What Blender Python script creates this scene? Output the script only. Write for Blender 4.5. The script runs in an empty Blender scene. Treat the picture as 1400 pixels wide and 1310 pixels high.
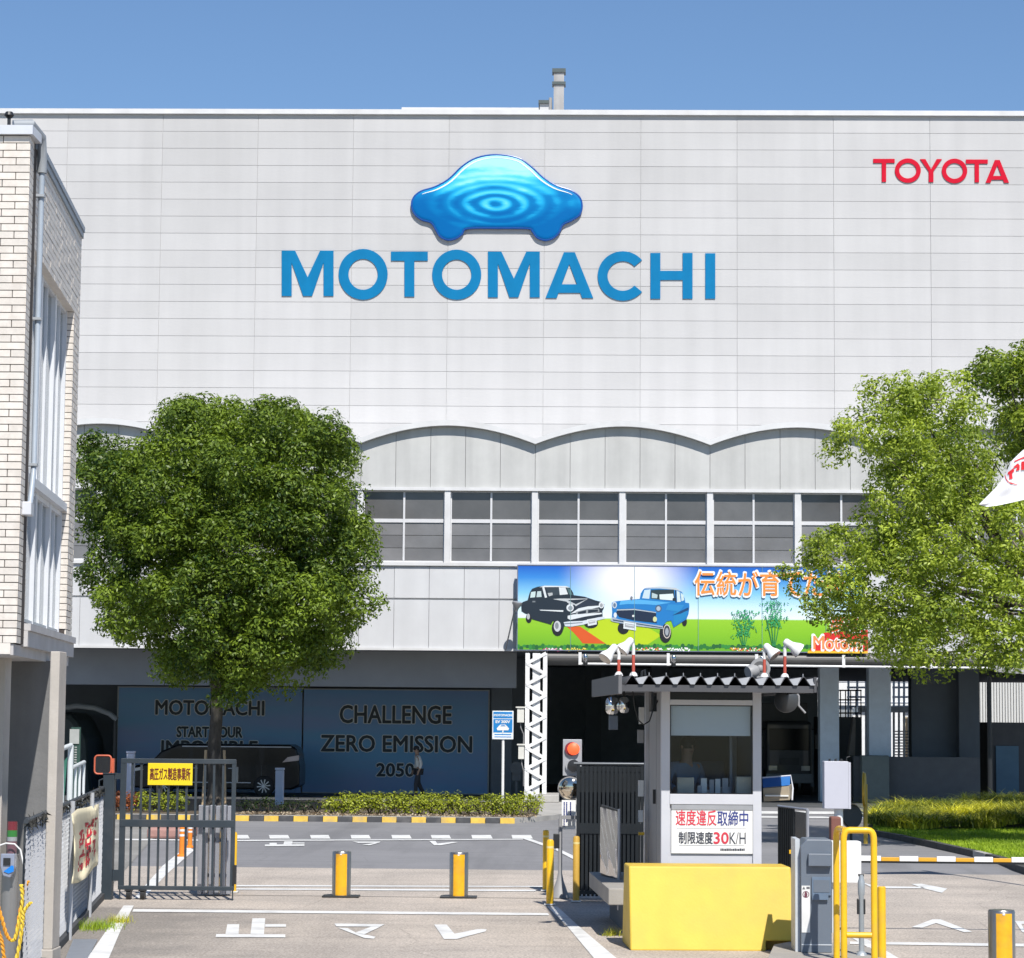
import bpy, bmesh, math, random
import numpy as np
from mathutils import Vector, Matrix
random.seed(7); rng = np.random.default_rng(7)
sc = bpy.context.scene
COL = sc.collection
# ------------------------------------------------------------------ camera
F = 3370.0; CZ = 2.5; YAW = .024; PITCH = math.atan(330/F); ROLL = .0085
_f = Vector((-math.sin(YAW)*math.cos(PITCH), math.cos(YAW)*math.cos(PITCH), math.sin(PITCH)))
_r0 = Vector((math.cos(YAW), math.sin(YAW), 0)); _u0 = _r0.cross(_f)
_r = math.cos(ROLL)*_r0 + math.sin(ROLL)*_u0
_u = -math.sin(ROLL)*_r0 + math.cos(ROLL)*_u0
cam = bpy.data.cameras.new('camera'); cam.sensor_width = 36; cam.lens = 36*F/1400
cam.clip_start = .5; cam.clip_end = 3000
co = bpy.data.objects.new('camera', cam); COL.objects.link(co)
co.matrix_world = Matrix(((_r.x, _u.x, -_f.x, 0), (_r.y, _u.y, -_f.y, 0), (_r.z, _u.z, -_f.z, CZ), (0, 0, 0, 1)))
sc.camera = co
# ------------------------------------------------------------------ light
SUN = Vector((-.22, .8, -1.0)).normalized()      # the way the light travels
w = bpy.data.worlds.new('World'); sc.world = w; w.use_nodes = True
nt = w.node_tree; nt.nodes.clear()
sky = nt.nodes.new('ShaderNodeTexSky'); sky.sky_type = 'NISHITA'; sky.sun_disc = False
sky.sun_elevation = math.asin(-SUN.z); sky.sun_rotation = math.atan2(-SUN.x, -SUN.y)
sky.air_density = 1.0; sky.dust_density = .0; sky.ozone_density = 6.5
bg = nt.nodes.new('ShaderNodeBackground'); bg.inputs[1].default_value = .09
wo = nt.nodes.new('ShaderNodeOutputWorld')
nt.links.new(sky.outputs[0], bg.inputs[0]); nt.links.new(bg.outputs[0], wo.inputs[0])
sl = bpy.data.lights.new('sun', 'SUN'); sl.energy = 4.4; sl.angle = math.radians(.5); sl.color = (1, .955, .89)
so = bpy.data.objects.new('sun', sl); COL.objects.link(so)
so.rotation_euler = SUN.to_track_quat('-Z', 'Y').to_euler(); so.location = (20, -40, 60)
vs = sc.view_settings; vs.view_transform = 'Standard'; vs.look = 'None'; vs.gamma = 1; vs.use_curve_mapping = False
vs.exposure = .42
sc.render.engine = 'CYCLES'
sc.cycles.max_bounces = 8; sc.cycles.transparent_max_bounces = 12; sc.cycles.use_denoising = True
# ------------------------------------------------------------------ photo pixel -> place
CAM = Vector((0, 0, CZ))
def ray(x, y): return _f + _r*((x-700)/F) + _u*((655-y)/F)
def onY(x, y, Y): d = ray(x, y); return CAM + d*(Y/d.y)
def onZ(x, y, z=0.0): d = ray(x, y); return CAM + d*((z-CZ)/d.z)
def rect(l, t, r, b, Y):
    my, mx = (t+b)/2, (l+r)/2
    return onY(l, my, Y).x, onY(r, my, Y).x, onY(mx, b, Y).z, onY(mx, t, Y).z   # x0,x1,z0,z1
def gY(x, y, z=0.0): return onZ(x, y, z).y
# ------------------------------------------------------------------ materials
def lin(c):
    return tuple((v/12.92 if v <= .04045 else ((v+.055)/1.055)**2.4) for v in c)
MATS = {}
def M(name, col, rough=.6, metal=0.0, var=.12, scale=3.0, bump=0.0, bscale=40.0, rnd=0.0, streak=0.0, trans=0.0, coat=0.0, dirt=None, dirtamt=0.0, spec=.5, stretch=(1, 1, 1)):
    if name in MATS: return MATS[name]
    m = bpy.data.materials.new(name); m.use_nodes = True; t = m.node_tree; N = t.nodes; L = t.links
    b = N['Principled BSDF']; b.inputs['Roughness'].default_value = rough; b.inputs['Metallic'].default_value = metal
    b.inputs['Specular IOR Level'].default_value = spec
    if coat: b.inputs['Coat Weight'].default_value = coat
    g = N.new('ShaderNodeNewGeometry')
    mp = N.new('ShaderNodeMapping'); mp.inputs['Scale'].default_value = stretch; L.new(g.outputs['Position'], mp.inputs[0])
    n1 = N.new('ShaderNodeTexNoise'); n1.inputs['Scale'].default_value = scale; n1.inputs['Detail'].default_value = 6; n1.inputs['Roughness'].default_value = .62
    L.new(mp.outputs[0], n1.inputs['Vector'])
    mr = N.new('ShaderNodeMapRange'); mr.inputs[1].default_value = .3; mr.inputs[2].default_value = .7
    mr.inputs[3].default_value = 1-var; mr.inputs[4].default_value = 1+var*.7
    L.new(n1.outputs[0], mr.inputs[0])
    fac = mr.outputs[0]
    if rnd:
        oi = N.new('ShaderNodeObjectInfo'); m2 = N.new('ShaderNodeMapRange'); m2.inputs[3].default_value = 1-rnd; m2.inputs[4].default_value = 1+rnd*.6
        L.new(oi.outputs['Random'], m2.inputs[0]); mm = N.new('ShaderNodeMath'); mm.operation = 'MULTIPLY'
        L.new(fac, mm.inputs[0]); L.new(m2.outputs[0], mm.inputs[1]); fac = mm.outputs[0]
    if streak:
        mp2 = N.new('ShaderNodeMapping'); mp2.inputs['Scale'].default_value = (1.6, 1.6, .09); L.new(g.outputs['Position'], mp2.inputs[0])
        n2 = N.new('ShaderNodeTexNoise'); n2.inputs['Scale'].default_value = 1.3; n2.inputs['Detail'].default_value = 7; L.new(mp2.outputs[0], n2.inputs['Vector'])
        m3 = N.new('ShaderNodeMapRange'); m3.inputs[1].default_value = .35; m3.inputs[2].default_value = .7; m3.inputs[3].default_value = 1; m3.inputs[4].default_value = 1-streak
        L.new(n2.outputs[0], m3.inputs[0]); mm = N.new('ShaderNodeMath'); mm.operation = 'MULTIPLY'
        L.new(fac, mm.inputs[0]); L.new(m3.outputs[0], mm.inputs[1]); fac = mm.outputs[0]
    vm = N.new('ShaderNodeVectorMath'); vm.operation = 'SCALE'; vm.inputs[0].default_value = col[:3]; L.new(fac, vm.inputs['Scale'])
    cout = vm.outputs[0]
    if dirt:
        n4 = N.new('ShaderNodeTexNoise'); n4.inputs['Scale'].default_value = scale*.45; n4.inputs['Detail'].default_value = 9; L.new(mp.outputs[0], n4.inputs['Vector'])
        m4 = N.new('ShaderNodeMapRange'); m4.inputs[1].default_value = .5; m4.inputs[2].default_value = .75; m4.inputs[4].default_value = dirtamt; L.new(n4.outputs[0], m4.inputs[0])
        mx = N.new('ShaderNodeMix'); mx.data_type = 'RGBA'; L.new(m4.outputs[0], mx.inputs[0]); L.new(cout, mx.inputs[6]); mx.inputs[7].default_value = (*dirt, 1); cout = mx.outputs[2]
    L.new(cout, b.inputs['Base Color'])
    if bump:
        nb = N.new('ShaderNodeTexNoise'); nb.inputs['Scale'].default_value = bscale; nb.inputs['Detail'].default_value = 4; L.new(g.outputs['Position'], nb.inputs['Vector'])
        bp = N.new('ShaderNodeBump'); bp.inputs['Strength'].default_value = min(1, bump); bp.inputs['Distance'].default_value = .02
        L.new(nb.outputs[0], bp.inputs['Height']); L.new(bp.outputs[0], b.inputs['Normal'])
    if trans:
        b.inputs['Transmission Weight'].default_value = trans
    MATS[name] = m; return m
def M_attr(name, rough=.5, spec=.4):            # flat print: one colour per printed shape
    if name in MATS: return MATS[name]
    m = bpy.data.materials.new(name); m.use_nodes = True; t = m.node_tree; b = t.nodes['Principled BSDF']
    a = t.nodes.new('ShaderNodeAttribute'); a.attribute_name = 'ink'
    t.links.new(a.outputs['Color'], b.inputs['Base Color']); b.inputs['Roughness'].default_value = rough; b.inputs['Specular IOR Level'].default_value = spec
    MATS[name] = m; return m
def M_leaf(name, dark, lite, rough=.45, tr=.35):
    m = bpy.data.materials.new(name); m.use_nodes = True; t = m.node_tree; N = t.nodes; L = t.links; b = N['Principled BSDF']
    a = N.new('ShaderNodeAttribute'); a.attribute_name = 'tint'
    cr = N.new('ShaderNodeMix'); cr.data_type = 'RGBA'; cr.inputs[6].default_value = (*dark, 1); cr.inputs[7].default_value = (*lite, 1)
    L.new(a.outputs['Fac'], cr.inputs[0]); L.new(cr.outputs[2], b.inputs['Base Color']); b.inputs['Roughness'].default_value = rough
    b.inputs['Specular IOR Level'].default_value = .35
    tl = N.new('ShaderNodeBsdfTranslucent'); sc2 = N.new('ShaderNodeVectorMath'); sc2.operation = 'MULTIPLY'; sc2.inputs[1].default_value = (1.25, 1.3, .5)
    L.new(cr.outputs[2], sc2.inputs[0]); L.new(sc2.outputs[0], tl.inputs[0])
    ms = N.new('ShaderNodeMixShader'); ms.inputs[0].default_value = tr
    L.new(b.outputs[0], ms.inputs[1]); L.new(tl.outputs[0], ms.inputs[2]); L.new(ms.outputs[0], N['Material Output'].inputs[0])
    return m
def M_glass(name, tint=(.8, .85, .88), rough=.03, mix=.75):
    m = bpy.data.materials.new(name); m.use_nodes = True; t = m.node_tree; N = t.nodes; L = t.links; N.remove(N['Principled BSDF'])
    tr = N.new('ShaderNodeBsdfTransparent'); tr.inputs[0].default_value = (*tint, 1)
    gl = N.new('ShaderNodeBsdfGlossy'); gl.inputs['Roughness'].default_value = rough
    lw0 = N.new('ShaderNodeLayerWeight'); lw0.inputs[0].default_value = .5; pw0 = N.new('ShaderNodeMath'); pw0.operation = 'POWER'; pw0.inputs[1].default_value = 4; L.new(lw0.outputs['Facing'], pw0.inputs[0])
    ad = N.new('ShaderNodeMath'); ad.operation = 'MULTIPLY_ADD'; ad.inputs[1].default_value = .7; ad.inputs[2].default_value = 1-mix; ad.use_clamp = True; L.new(pw0.outputs[0], ad.inputs[0])
    ms = N.new('ShaderNodeMixShader'); L.new(ad.outputs[0], ms.inputs[0]); L.new(tr.outputs[0], ms.inputs[1]); L.new(gl.outputs[0], ms.inputs[2])
    L.new(ms.outputs[0], N['Material Output'].inputs[0]); return m
def M_emit(name, col, s):
    m = bpy.data.materials.new(name); m.use_nodes = True; b = m.node_tree.nodes['Principled BSDF']
    b.inputs['Base Color'].default_value = (*col, 1); b.inputs['Emission Color'].default_value = (*col, 1); b.inputs['Emission Strength'].default_value = s
    return m
# ------------------------------------------------------------------ mesh builder (world coordinates)
class MB:
    def __init__(s): s.v = []; s.f = []; s.ink = []
    def add(s, vs, fs, ink=None):
        n = len(s.v); s.v += [Vector(p) for p in vs]; s.f += [tuple(n+i for i in f) for f in fs]
        s.ink += [ink]*len(fs)
    def hexa(s, p):      # 8 points: bottom 4 ccw, top 4 ccw
        s.add(p, [(3, 2, 1, 0), (4, 5, 6, 7), (0, 1, 5, 4), (1, 2, 6, 5), (2, 3, 7, 6), (3, 0, 4, 7)]); return s
    def box(s, x0, x1, y0, y1, z0, z1, T=None):
        p = [Vector(q) for q in ((x0, y0, z0), (x1, y0, z0), (x1, y1, z0), (x0, y1, z0), (x0, y0, z1), (x1, y0, z1), (x1, y1, z1), (x0, y1, z1))]
        if T is not None: p = [T @ q for q in p]
        return s.hexa(p)
    def cyl(s, a, b, r0, r1=None, n=12, caps=True):
        a = Vector(a); b = Vector(b); r1 = r0 if r1 is None else r1; d = (b-a).normalized()
        h = Vector((0, 0, 1)) if abs(d.z) < .9 else Vector((1, 0, 0)); e1 = d.cross(h).normalized(); e2 = d.cross(e1)
        vs = []
        for c, r in ((a, r0), (b, r1)):
            for i in range(n): t = 2*math.pi*i/n; vs.append(c+e1*(r*math.cos(t))+e2*(r*math.sin(t)))
        fs = [(i, (i+1) % n, n+(i+1) % n, n+i) for i in range(n)]
        if caps: fs += [tuple(range(n-1, -1, -1)), tuple(range(n, 2*n))]
        s.add(vs, fs); return s
    def tube(s, pts, r, n=10):
        pts = [Vector(p) for p in pts]; k = len(pts); rr = r if isinstance(r, (list, tuple)) else [r]*k
        vs = []; prev = None
        for i, p in enumerate(pts):
            d = (pts[min(i+1, k-1)]-pts[max(i-1, 0)]).normalized()
            if prev is None: h = Vector((0, 0, 1)) if abs(d.z) < .9 else Vector((1, 0, 0)); e1 = d.cross(h).normalized()
            else: e1 = (prev-d*prev.dot(d)).normalized()
            prev = e1; e2 = d.cross(e1)
            for j in range(n): t = 2*math.pi*j/n; vs.append(p+e1*(rr[i]*math.cos(t))+e2*(rr[i]*math.sin(t)))
        fs = [(i*n+j, i*n+(j+1) % n, (i+1)*n+(j+1) % n, (i+1)*n+j) for i in range(k-1) for j in range(n)]
        fs += [tuple(range(n-1, -1, -1)), tuple(range((k-1)*n, k*n))]
        s.add(vs, fs); return s
    def prism(s, poly, off):     # poly: 3D points of one face; off: vector to the other face
        off = Vector(off); n = len(poly); a = [Vector(p) for p in poly]; b = [p+off for p in a]
        s.add(a+b, [tuple(range(n-1, -1, -1)), tuple(range(n, 2*n))]+[(i, (i+1) % n, n+(i+1) % n, n+i) for i in range(n)]); return s
    def sheet(s, poly, ink=None): s.add(poly, [tuple(range(len(poly)))], ink); return s
    def lathe(s, c, axis, prof, n=20):    # prof: (radius, distance along axis)
        c = Vector(c); d = Vector(axis).normalized(); h = Vector((0, 0, 1)) if abs(d.z) < .9 else Vector((1, 0, 0)); e1 = d.cross(h).normalized(); e2 = d.cross(e1)
        vs = []; k = len(prof)
        for r, z in prof:
            for i in range(n): t = 2*math.pi*i/n; vs.append(c+d*z+e1*(r*math.cos(t))+e2*(r*math.sin(t)))
        fs = [(i*n+j, i*n+(j+1) % n, (i+1)*n+(j+1) % n, (i+1)*n+j) for i in range(k-1) for j in range(n)]
        fs += [tuple(range(n-1, -1, -1)), tuple(range((k-1)*n, k*n))]
        s.add(vs, fs); return s
def finish(name, vs, fs, mat, smooth=False, bevel=0, ink=None):
    me = bpy.data.meshes.new(name); me.from_pydata([tuple(v) for v in vs], [], fs)
    me.materials.append(mat)
    if ink and any(i is not None for i in ink):
        a = me.attributes.new('ink', 'FLOAT_COLOR', 'FACE')
        a.data.foreach_set('color', [c for i in ink for c in (*(i or (1, 1, 1)), 1.0)])
    else:
        bm = bmesh.new(); bm.from_mesh(me); bmesh.ops.recalc_face_normals(bm, faces=bm.faces); bm.to_mesh(me); bm.free()
    o = bpy.data.objects.new(name, me); COL.objects.link(o)
    if smooth:
        me.polygons.foreach_set('use_smooth', [True]*len(me.polygons)); me.update()
        me.set_sharp_from_angle(angle=math.radians(38))
    if bevel:
        b = o.modifiers.new('bevel', 'BEVEL'); b.width = bevel; b.segments = 2; b.limit_method = 'ANGLE'; b.angle_limit = math.radians(40)
    return o
def tag(o, label=None, cat=None, group=None, kind=None):
    if label: o['label'] = label
    if cat: o['category'] = cat
    if group: o['group'] = group
    if kind: o['kind'] = kind
    return o
def thing(name, label, cat, loc, group=None):
    o = bpy.data.objects.new(name, None); COL.objects.link(o); o.location = loc; o.empty_display_size = .2
    o['_o'] = [float(c) for c in loc]
    return tag(o, label, cat, group)
def _org(root):
    while root.parent: root = root.parent
    return Vector(root['_o'])
def part(name, mb, mat, parent, smooth=False, bevel=0, label=None, kind=None):
    org = _org(parent)
    o = finish(name, [v-org for v in mb.v], mb.f, mat, smooth, bevel, mb.ink); o.parent = parent
    return tag(o, label, kind=kind)
def solo(name, mb, mat, label=None, cat=None, group=None, kind=None, smooth=False, bevel=0):
    xs = [v.x for v in mb.v]; ys = [v.y for v in mb.v]; zs = [v.z for v in mb.v]
    org = Vector(((min(xs)+max(xs))/2, (min(ys)+max(ys))/2, min(zs)))
    o = finish(name, [v-org for v in mb.v], mb.f, mat, smooth, bevel, mb.ink); o.location = org
    o['_o'] = [float(c) for c in org]
    return tag(o, label, cat, group, kind)
def copy_tree(o, off, parent=None):
    c = o.copy(); COL.objects.link(c)
    if parent is None: c.location = o.location+Vector(off)
    else: c.parent = parent
    for ch in o.children: copy_tree(ch, off, c)
    return c
def instance(name, me, loc, parent, org=None):   # a shared-mesh piece
    o = bpy.data.objects.new(name, me); COL.objects.link(o); o.parent = parent
    o.location = Vector(loc)-(_org(parent)); return o
def frect(mb, l, t, r, b, Y, th, off=0):         # front-facing slab from a photo rectangle, front face at Y+off
    x0, x1, z0, z1 = rect(l, t, r, b, Y); mb.box(x0, x1, Y+off, Y+off+th, z0, z1); return x0, x1, z0, z1
# text as mesh: returns verts (u,v) and faces, fitted in the unit of its own bounds
def glyphs(body, bold=0.0, spacing=1.0, vertical=False):
    cu = bpy.data.curves.new('t', 'FONT'); cu.body = body; cu.size = 1; cu.offset = bold; cu.resolution_u = 3; cu.space_character = spacing
    ob = bpy.data.objects.new('t', cu); COL.objects.link(ob)
    dg = bpy.context.evaluated_depsgraph_get(); dg.update()
    me = bpy.data.meshes.new_from_object(ob.evaluated_get(dg))
    V = [(v.co.x, v.co.y) for v in me.vertices]; Fa = [tuple(p.vertices) for p in me.polygons]
    bpy.data.objects.remove(ob); bpy.data.curves.remove(cu); bpy.data.meshes.remove(me)
    us = [v[0] for v in V]; ws = [v[1] for v in V]
    u0, u1, v0, v1 = min(us), max(us), min(ws), max(ws)
    return [((u-u0)/(u1-u0), (v-v0)/(v1-v0)) for u, v in V], Fa
def text_px(mb, body, l, t, r, b, Y, off=-.004, bold=.0, ink=None, spacing=1.0):
    V, Fa = glyphs(body, bold, spacing)
    x0, x1, z0, z1 = rect(l, t, r, b, Y)
    mb.add([(x0+u*(x1-x0), Y+off, z0+v*(z1-z0)) for u, v in V], Fa, ink)
def text_multi(mb, body, l, t, r, b, Y, off, d, ink=None, n=8, step=.00015, spacing=1.0):
    V, Fa = glyphs(body, 0, spacing); x0, x1, z0, z1 = rect(l, t, r, b, Y); k = d*Y/F
    for i in range(n+1):
        a = 2*math.pi*i/n; dx, dz = (0, 0) if i == n else (k*math.cos(a), k*math.sin(a))
        mb.add([(x0+u*(x1-x0)+dx, Y+off-step*i, z0+v*(z1-z0)+dz) for u, v in V], Fa, ink)
def catmull(P, k=5):
    n = len(P); out = []
    for i in range(n):
        p0, p1, p2, p3 = (P[(i+j-1) % n] for j in range(4))
        for q in range(k):
            t = q/k
            out.append(tuple(.5*(2*p1[c]+(p2[c]-p0[c])*t+(2*p0[c]-5*p1[c]+4*p2[c]-p3[c])*t*t+(3*p1[c]-p0[c]-3*p2[c]+p3[c])*t**3) for c in (0, 1)))
    return out
# ------------------------------------------------------------------ foliage
def leaf_mesh(name, C, Nn, size, mat, tint, aspect=.45, droop=0.0):
    """C (n,3) centres, Nn (n,3) preferred normals, size (n,), tint (n,)"""
    n = len(C); rn = Nn+rng.normal(0, .36, (n, 3)); rn /= np.linalg.norm(rn, axis=1)[:, None]
    t = rng.normal(0, 1, (n, 3)); t[:, 2] -= droop; a = np.cross(rn, t); a /= np.linalg.norm(a, axis=1)[:, None]; b = np.cross(rn, a)
    L = size[:, None]*.5; Wd = L*aspect
    v = np.stack([C-b*L, C+a*Wd+rn*Wd*.15, C+b*L, C-a*Wd+rn*Wd*.15], 1).reshape(-1, 3)
    me = bpy.data.meshes.new(name); me.vertices.add(4*n); me.vertices.foreach_set('co', v.astype(np.float32).ravel())
    me.loops.add(4*n); me.loops.foreach_set('vertex_index', np.arange(4*n, dtype=np.int32))
    me.polygons.add(n); me.polygons.foreach_set('loop_start', np.arange(0, 4*n, 4, dtype=np.int32))
    me.update(calc_edges=True)
    at = me.attributes.new('tint', 'FLOAT', 'FACE'); at.data.foreach_set('value', np.clip(tint, 0, 1).astype(np.float32))
    me.materials.append(mat); return me
def lobes_leaves(lobes, per_area, size, up=.45):
    """lobes: list (x,y,z,r,tone). leaves on their upper/outer shells"""
    Cs, Ns, Ts = [], [], []
    for (x, y, z, r, tone) in lobes:
        n = int(per_area*r*r); d = rng.normal(0, 1, (n, 3)); d[:, 2] += .25; d /= np.linalg.norm(d, axis=1)[:, None]
        ph = rng.uniform(0, 6.28, 3)
        bum = 1+.13*np.sin(d[:, 0]*7+ph[0])*np.sin(d[:, 1]*7+ph[1])+.11*np.sin(d[:, 2]*9+ph[2])
        rad = r*bum*(1-np.abs(rng.normal(0, .13, n)))
        Cs.append(np.array([x, y, z])+d*rad[:, None]*np.array([1, 1, .85]))
        nn = d*.8; nn[:, 2] += up; Ns.append(nn)
        Ts.append(tone+rng.normal(0, .20, n))
    C = np.concatenate(Cs); return C, np.concatenate(Ns), size*rng.uniform(.65, 1.25, len(C)), np.concatenate(Ts)
def sprout(big, per, rs, seed, tones=.12):     # leafy sprays standing out from each big bough
    R = random.Random(seed); out = []
    for (x, y, z, r, t) in big:
        n = max(4, int(per*r*r)); tt = t+R.uniform(-.08, .08)
        for i in range(n):
            for _ in range(30):
                d = Vector((R.gauss(0, 1), R.gauss(0, 1), R.gauss(.25, 1))).normalized()
                if d.y < .45: break
            q = R.uniform(*rs); k = (r-q*.55)*R.uniform(.86, 1.08); out.append((x+d.x*k, y+d.y*k, z+d.z*k*.9, q, tt+R.uniform(-tones, tones)))
    return out
def inside(p, poly):
    x, y = p; c = False; n = len(poly)
    for i in range(n):
        x1, y1 = poly[i]; x2, y2 = poly[i-1]
        if (y1 > y) != (y2 > y) and x < (x2-x1)*(y-y1)/(y2-y1)+x1: c = not c
    return c
def edge_dist(p, poly):
    best = 1e9; n = len(poly)
    for i in range(n):
        a = np.array(poly[i-1]); b = np.array(poly[i]); q = np.array(p); t = np.clip(np.dot(q-a, b-a)/max(1e-9, np.dot(b-a, b-a)), 0, 1)
        best = min(best, np.linalg.norm(q-a-t*(b-a)))
    return best
# ================================================================== THE SETTING
white_paint = M('road_paint', (.72, .72, .70), .6, var=.1, scale=5, dirt=(.33, .32, .31), dirtamt=.5)
def ground_mat(name, col, dark, scale, amt, speck=.25, crack=.5, tracks=0.0, old=False):
    m = bpy.data.materials.new(name); m.use_nodes = True; t = m.node_tree; N = t.nodes; L = t.links; b = N['Principled BSDF']; b.inputs['Roughness'].default_value = .85
    b.inputs['Specular IOR Level'].default_value = .25
    g = N.new('ShaderNodeNewGeometry')
    def noise(sc_, det, vec=None, rough=.6):
        n = N.new('ShaderNodeTexNoise'); n.inputs['Scale'].default_value = sc_; n.inputs['Detail'].default_value = det; n.inputs['Roughness'].default_value = rough
        L.new(vec or g.outputs['Position'], n.inputs['Vector']); return n.outputs[0]
    def mr(s, a, b_, c, d):
        x = N.new('ShaderNodeMapRange'); x.inputs[1].default_value = a; x.inputs[2].default_value = b_; x.inputs[3].default_value = c; x.inputs[4].default_value = d; L.new(s, x.inputs[0]); return x.outputs[0]
    def mix(fac, a, c):
        x = N.new('ShaderNodeMix'); x.data_type = 'RGBA'; L.new(fac, x.inputs[0])
        if isinstance(a, tuple): x.inputs[6].default_value = (*a, 1)
        else: L.new(a, x.inputs[6])
        if isinstance(c, tuple): x.inputs[7].default_value = (*c, 1)
        else: L.new(c, x.inputs[7])
        return x.outputs[2]
    c = mix(mr(noise(scale, 7), .36, .68, 0, amt), col, dark)
    mp = N.new('ShaderNodeMapping'); mp.inputs['Scale'].default_value = (.16, 1.0, 1); mp.inputs['Rotation'].default_value = (0, 0, .12); L.new(g.outputs['Position'], mp.inputs[0])
    c = mix(mr(noise(1.7, 8, mp.outputs[0], .7), .48, .75, 0, .45), c, tuple(v*.68 for v in dark))
    if tracks:
        mp3 = N.new('ShaderNodeMapping'); mp3.inputs['Scale'].default_value = (1.0, .07, 1); L.new(g.outputs['Position'], mp3.inputs[0])
        c = mix(mr(noise(.85, 5, mp3.outputs[0], .6), .5, .72, 0, tracks), c, tuple(v*.6 for v in dark))
    if old:      # older, darker surfacing on the fence side of the stop line
        sp = N.new('ShaderNodeSeparateXYZ'); L.new(g.outputs['Position'], sp.inputs[0]); nq = noise(1.1, 6)
        aa = N.new('ShaderNodeMath'); aa.operation = 'MULTIPLY_ADD'; aa.inputs[1].default_value = 3.0; L.new(nq, aa.inputs[0]); L.new(sp.outputs['X'], aa.inputs[2])
        m1 = mr(aa.outputs[0], -3.4, -1.6, .8, 0); yy = mr(sp.outputs['Y'], 32.6, 32.9, 1, 0); mu = N.new('ShaderNodeMath'); mu.operation = 'MULTIPLY'; L.new(m1, mu.inputs[0]); L.new(yy, mu.inputs[1])
        c = mix(mu.outputs[0], c, (.20, .185, .168))
    c = mix(mr(noise(1.9, 4), .63, .74, 0, .42), c, tuple(v*.55 for v in dark)); c = mix(mr(noise(5.5, 3), .66, .72, 0, .35), c, tuple(min(1, v*1.5) for v in col))
    vo = N.new('ShaderNodeTexVoronoi'); vo.feature = 'DISTANCE_TO_EDGE'; vo.inputs['Scale'].default_value = .35
    wv = N.new('ShaderNodeMix'); wv.data_type = 'RGBA'; wv.inputs[0].default_value = .12; L.new(g.outputs['Position'], wv.inputs[6])
    nn = N.new('ShaderNodeTexNoise'); nn.inputs['Scale'].default_value = 2; L.new(g.outputs['Position'], nn.inputs['Vector']); L.new(nn.outputs[1], wv.inputs[7]); L.new(wv.outputs[2], vo.inputs['Vector'])
    c = mix(mr(vo.outputs['Distance'], .0, .006, crack, 0), c, tuple(v*.4 for v in dark))
    n3 = noise(34, 3, None, .8); c2 = N.new('ShaderNodeVectorMath'); c2.operation = 'SCALE'; L.new(c, c2.inputs[0]); L.new(mr(n3, .3, .7, 1-speck, 1+speck), c2.inputs['Scale'])
    L.new(c2.outputs[0], b.inputs['Base Color'])
    bp = N.new('ShaderNodeBump'); bp.inputs['Strength'].default_value = .35; bp.inputs['Distance'].default_value = .01; L.new(noise(60, 4), bp.inputs['Height']); L.new(bp.outputs[0], b.inputs['Normal'])
    return m
asph = ground_mat('grey_asphalt', (.245, .242, .248), (.195, .194, .20), .25, .8, .12, .15, .5)
beige = ground_mat('worn_beige_asphalt', (.49, .43, .37), (.37, .33, .29), .5, .9, .5, .3, .4, True)
conc_floor = ground_mat('yard_concrete', (.30, .29, .27), (.2, .195, .18), .4, .8, .15, .3)
mb = MB(); mb.sheet([(-350, -60, 0), (350, -60, 0), (350, 700, 0), (-350, 700, 0)])
solo('ground', mb, asph, kind='structure')
Yb = gY(530, 1188)
mb = MB(); mb.sheet([(-30, 5, .004), (30, 5, .004), (30, Yb, .004), (-30, Yb, .004)])
solo('forecourt', mb, beige, kind='structure')
mb = MB(); A, B = onZ(139, 1229), onZ(60, 1320)
dv = (B-A).normalized(); A2 = A+dv*-30; B2 = A+dv*30
mb.sheet([(A2.x-.02, A2.y, .010), (-60, A2.y, .010), (-60, B2.y, .010), (B2.x-.02, B2.y, .010)])
solo('yard', mb, conc_floor, kind='structure')
# a joint line running across the bollards
joint = M('black_joint', (.05, .05, .05), .8)
mb = MB(); y0 = gY(600, 1227.5); mb.sheet([(-6.5, y0-.02, .009), (1.2, y0-.02, .009), (1.2, y0+.02, .009), (-6.5, y0+.02, .009)])
solo('ground_joint', mb, joint, kind='structure')
# painted markings, each a mark of its own
def paint(name, polys, z=.011):
    mb = MB()
    for P in polys: mb.sheet([onZ(x, y, z) for x, y in P])
    for i, f in enumerate(mb.f): pass
    return solo(name, mb, white_paint, kind='structure')
Z8 = lambda P: [(130+x/2.2222, 1080+y/2.2222) for x, y in P]
Z4 = lambda P: [(730+x/4.118, 1080+y/4.118) for x, y in P]
Z7 = lambda P: [(1060+x/4.118, 1060+y/4.118) for x, y in P]
paint('stop_line', [Z8([(117, 362), (1375, 374), (1380, 381), (113, 370)])])
paint('double_line', [Z8([(425, 289), (1360, 292), (1360, 295), (425, 293)]), Z8([(425, 299), (1340, 303), (1340, 308), (425, 303)])])
paint('edge_line', [[(169, 1238), (183, 1238), (165, 1272), (148, 1312), (118, 1312)]])
paint('diagonal_line', [[(183, 1228), (197, 1228), (228, 1195), (266, 1162), (255, 1157), (222, 1184)]])
paint('right_edge_line', [Z4([(72, 655), (185, 765), (340, 950), (480, 960), (250, 765), (130, 655)])])
paint('thin_line', [Z8([(400, 152), (1300, 149), (1300, 151), (400, 155.5)]), Z8([(60, 148), (400, 152), (400, 155), (60, 152)])])
paint('corner_line', [Z8([(1300, 148), (1318, 147), (1400, 175), (1400, 183)]), Z4([(95, 325), (120, 322), (225, 372), (225, 392)])])
for a, b in ((425, 470), (528, 592), (653, 715), (776, 838), (900, 962), (1020, 1082), (1143, 1208), (1265, 1330)):
    paint('lane_dash', [Z8([(a, 137+(a-425)*.0), (b-6, 137), (b, 148), (a+3, 148)])])
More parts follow.
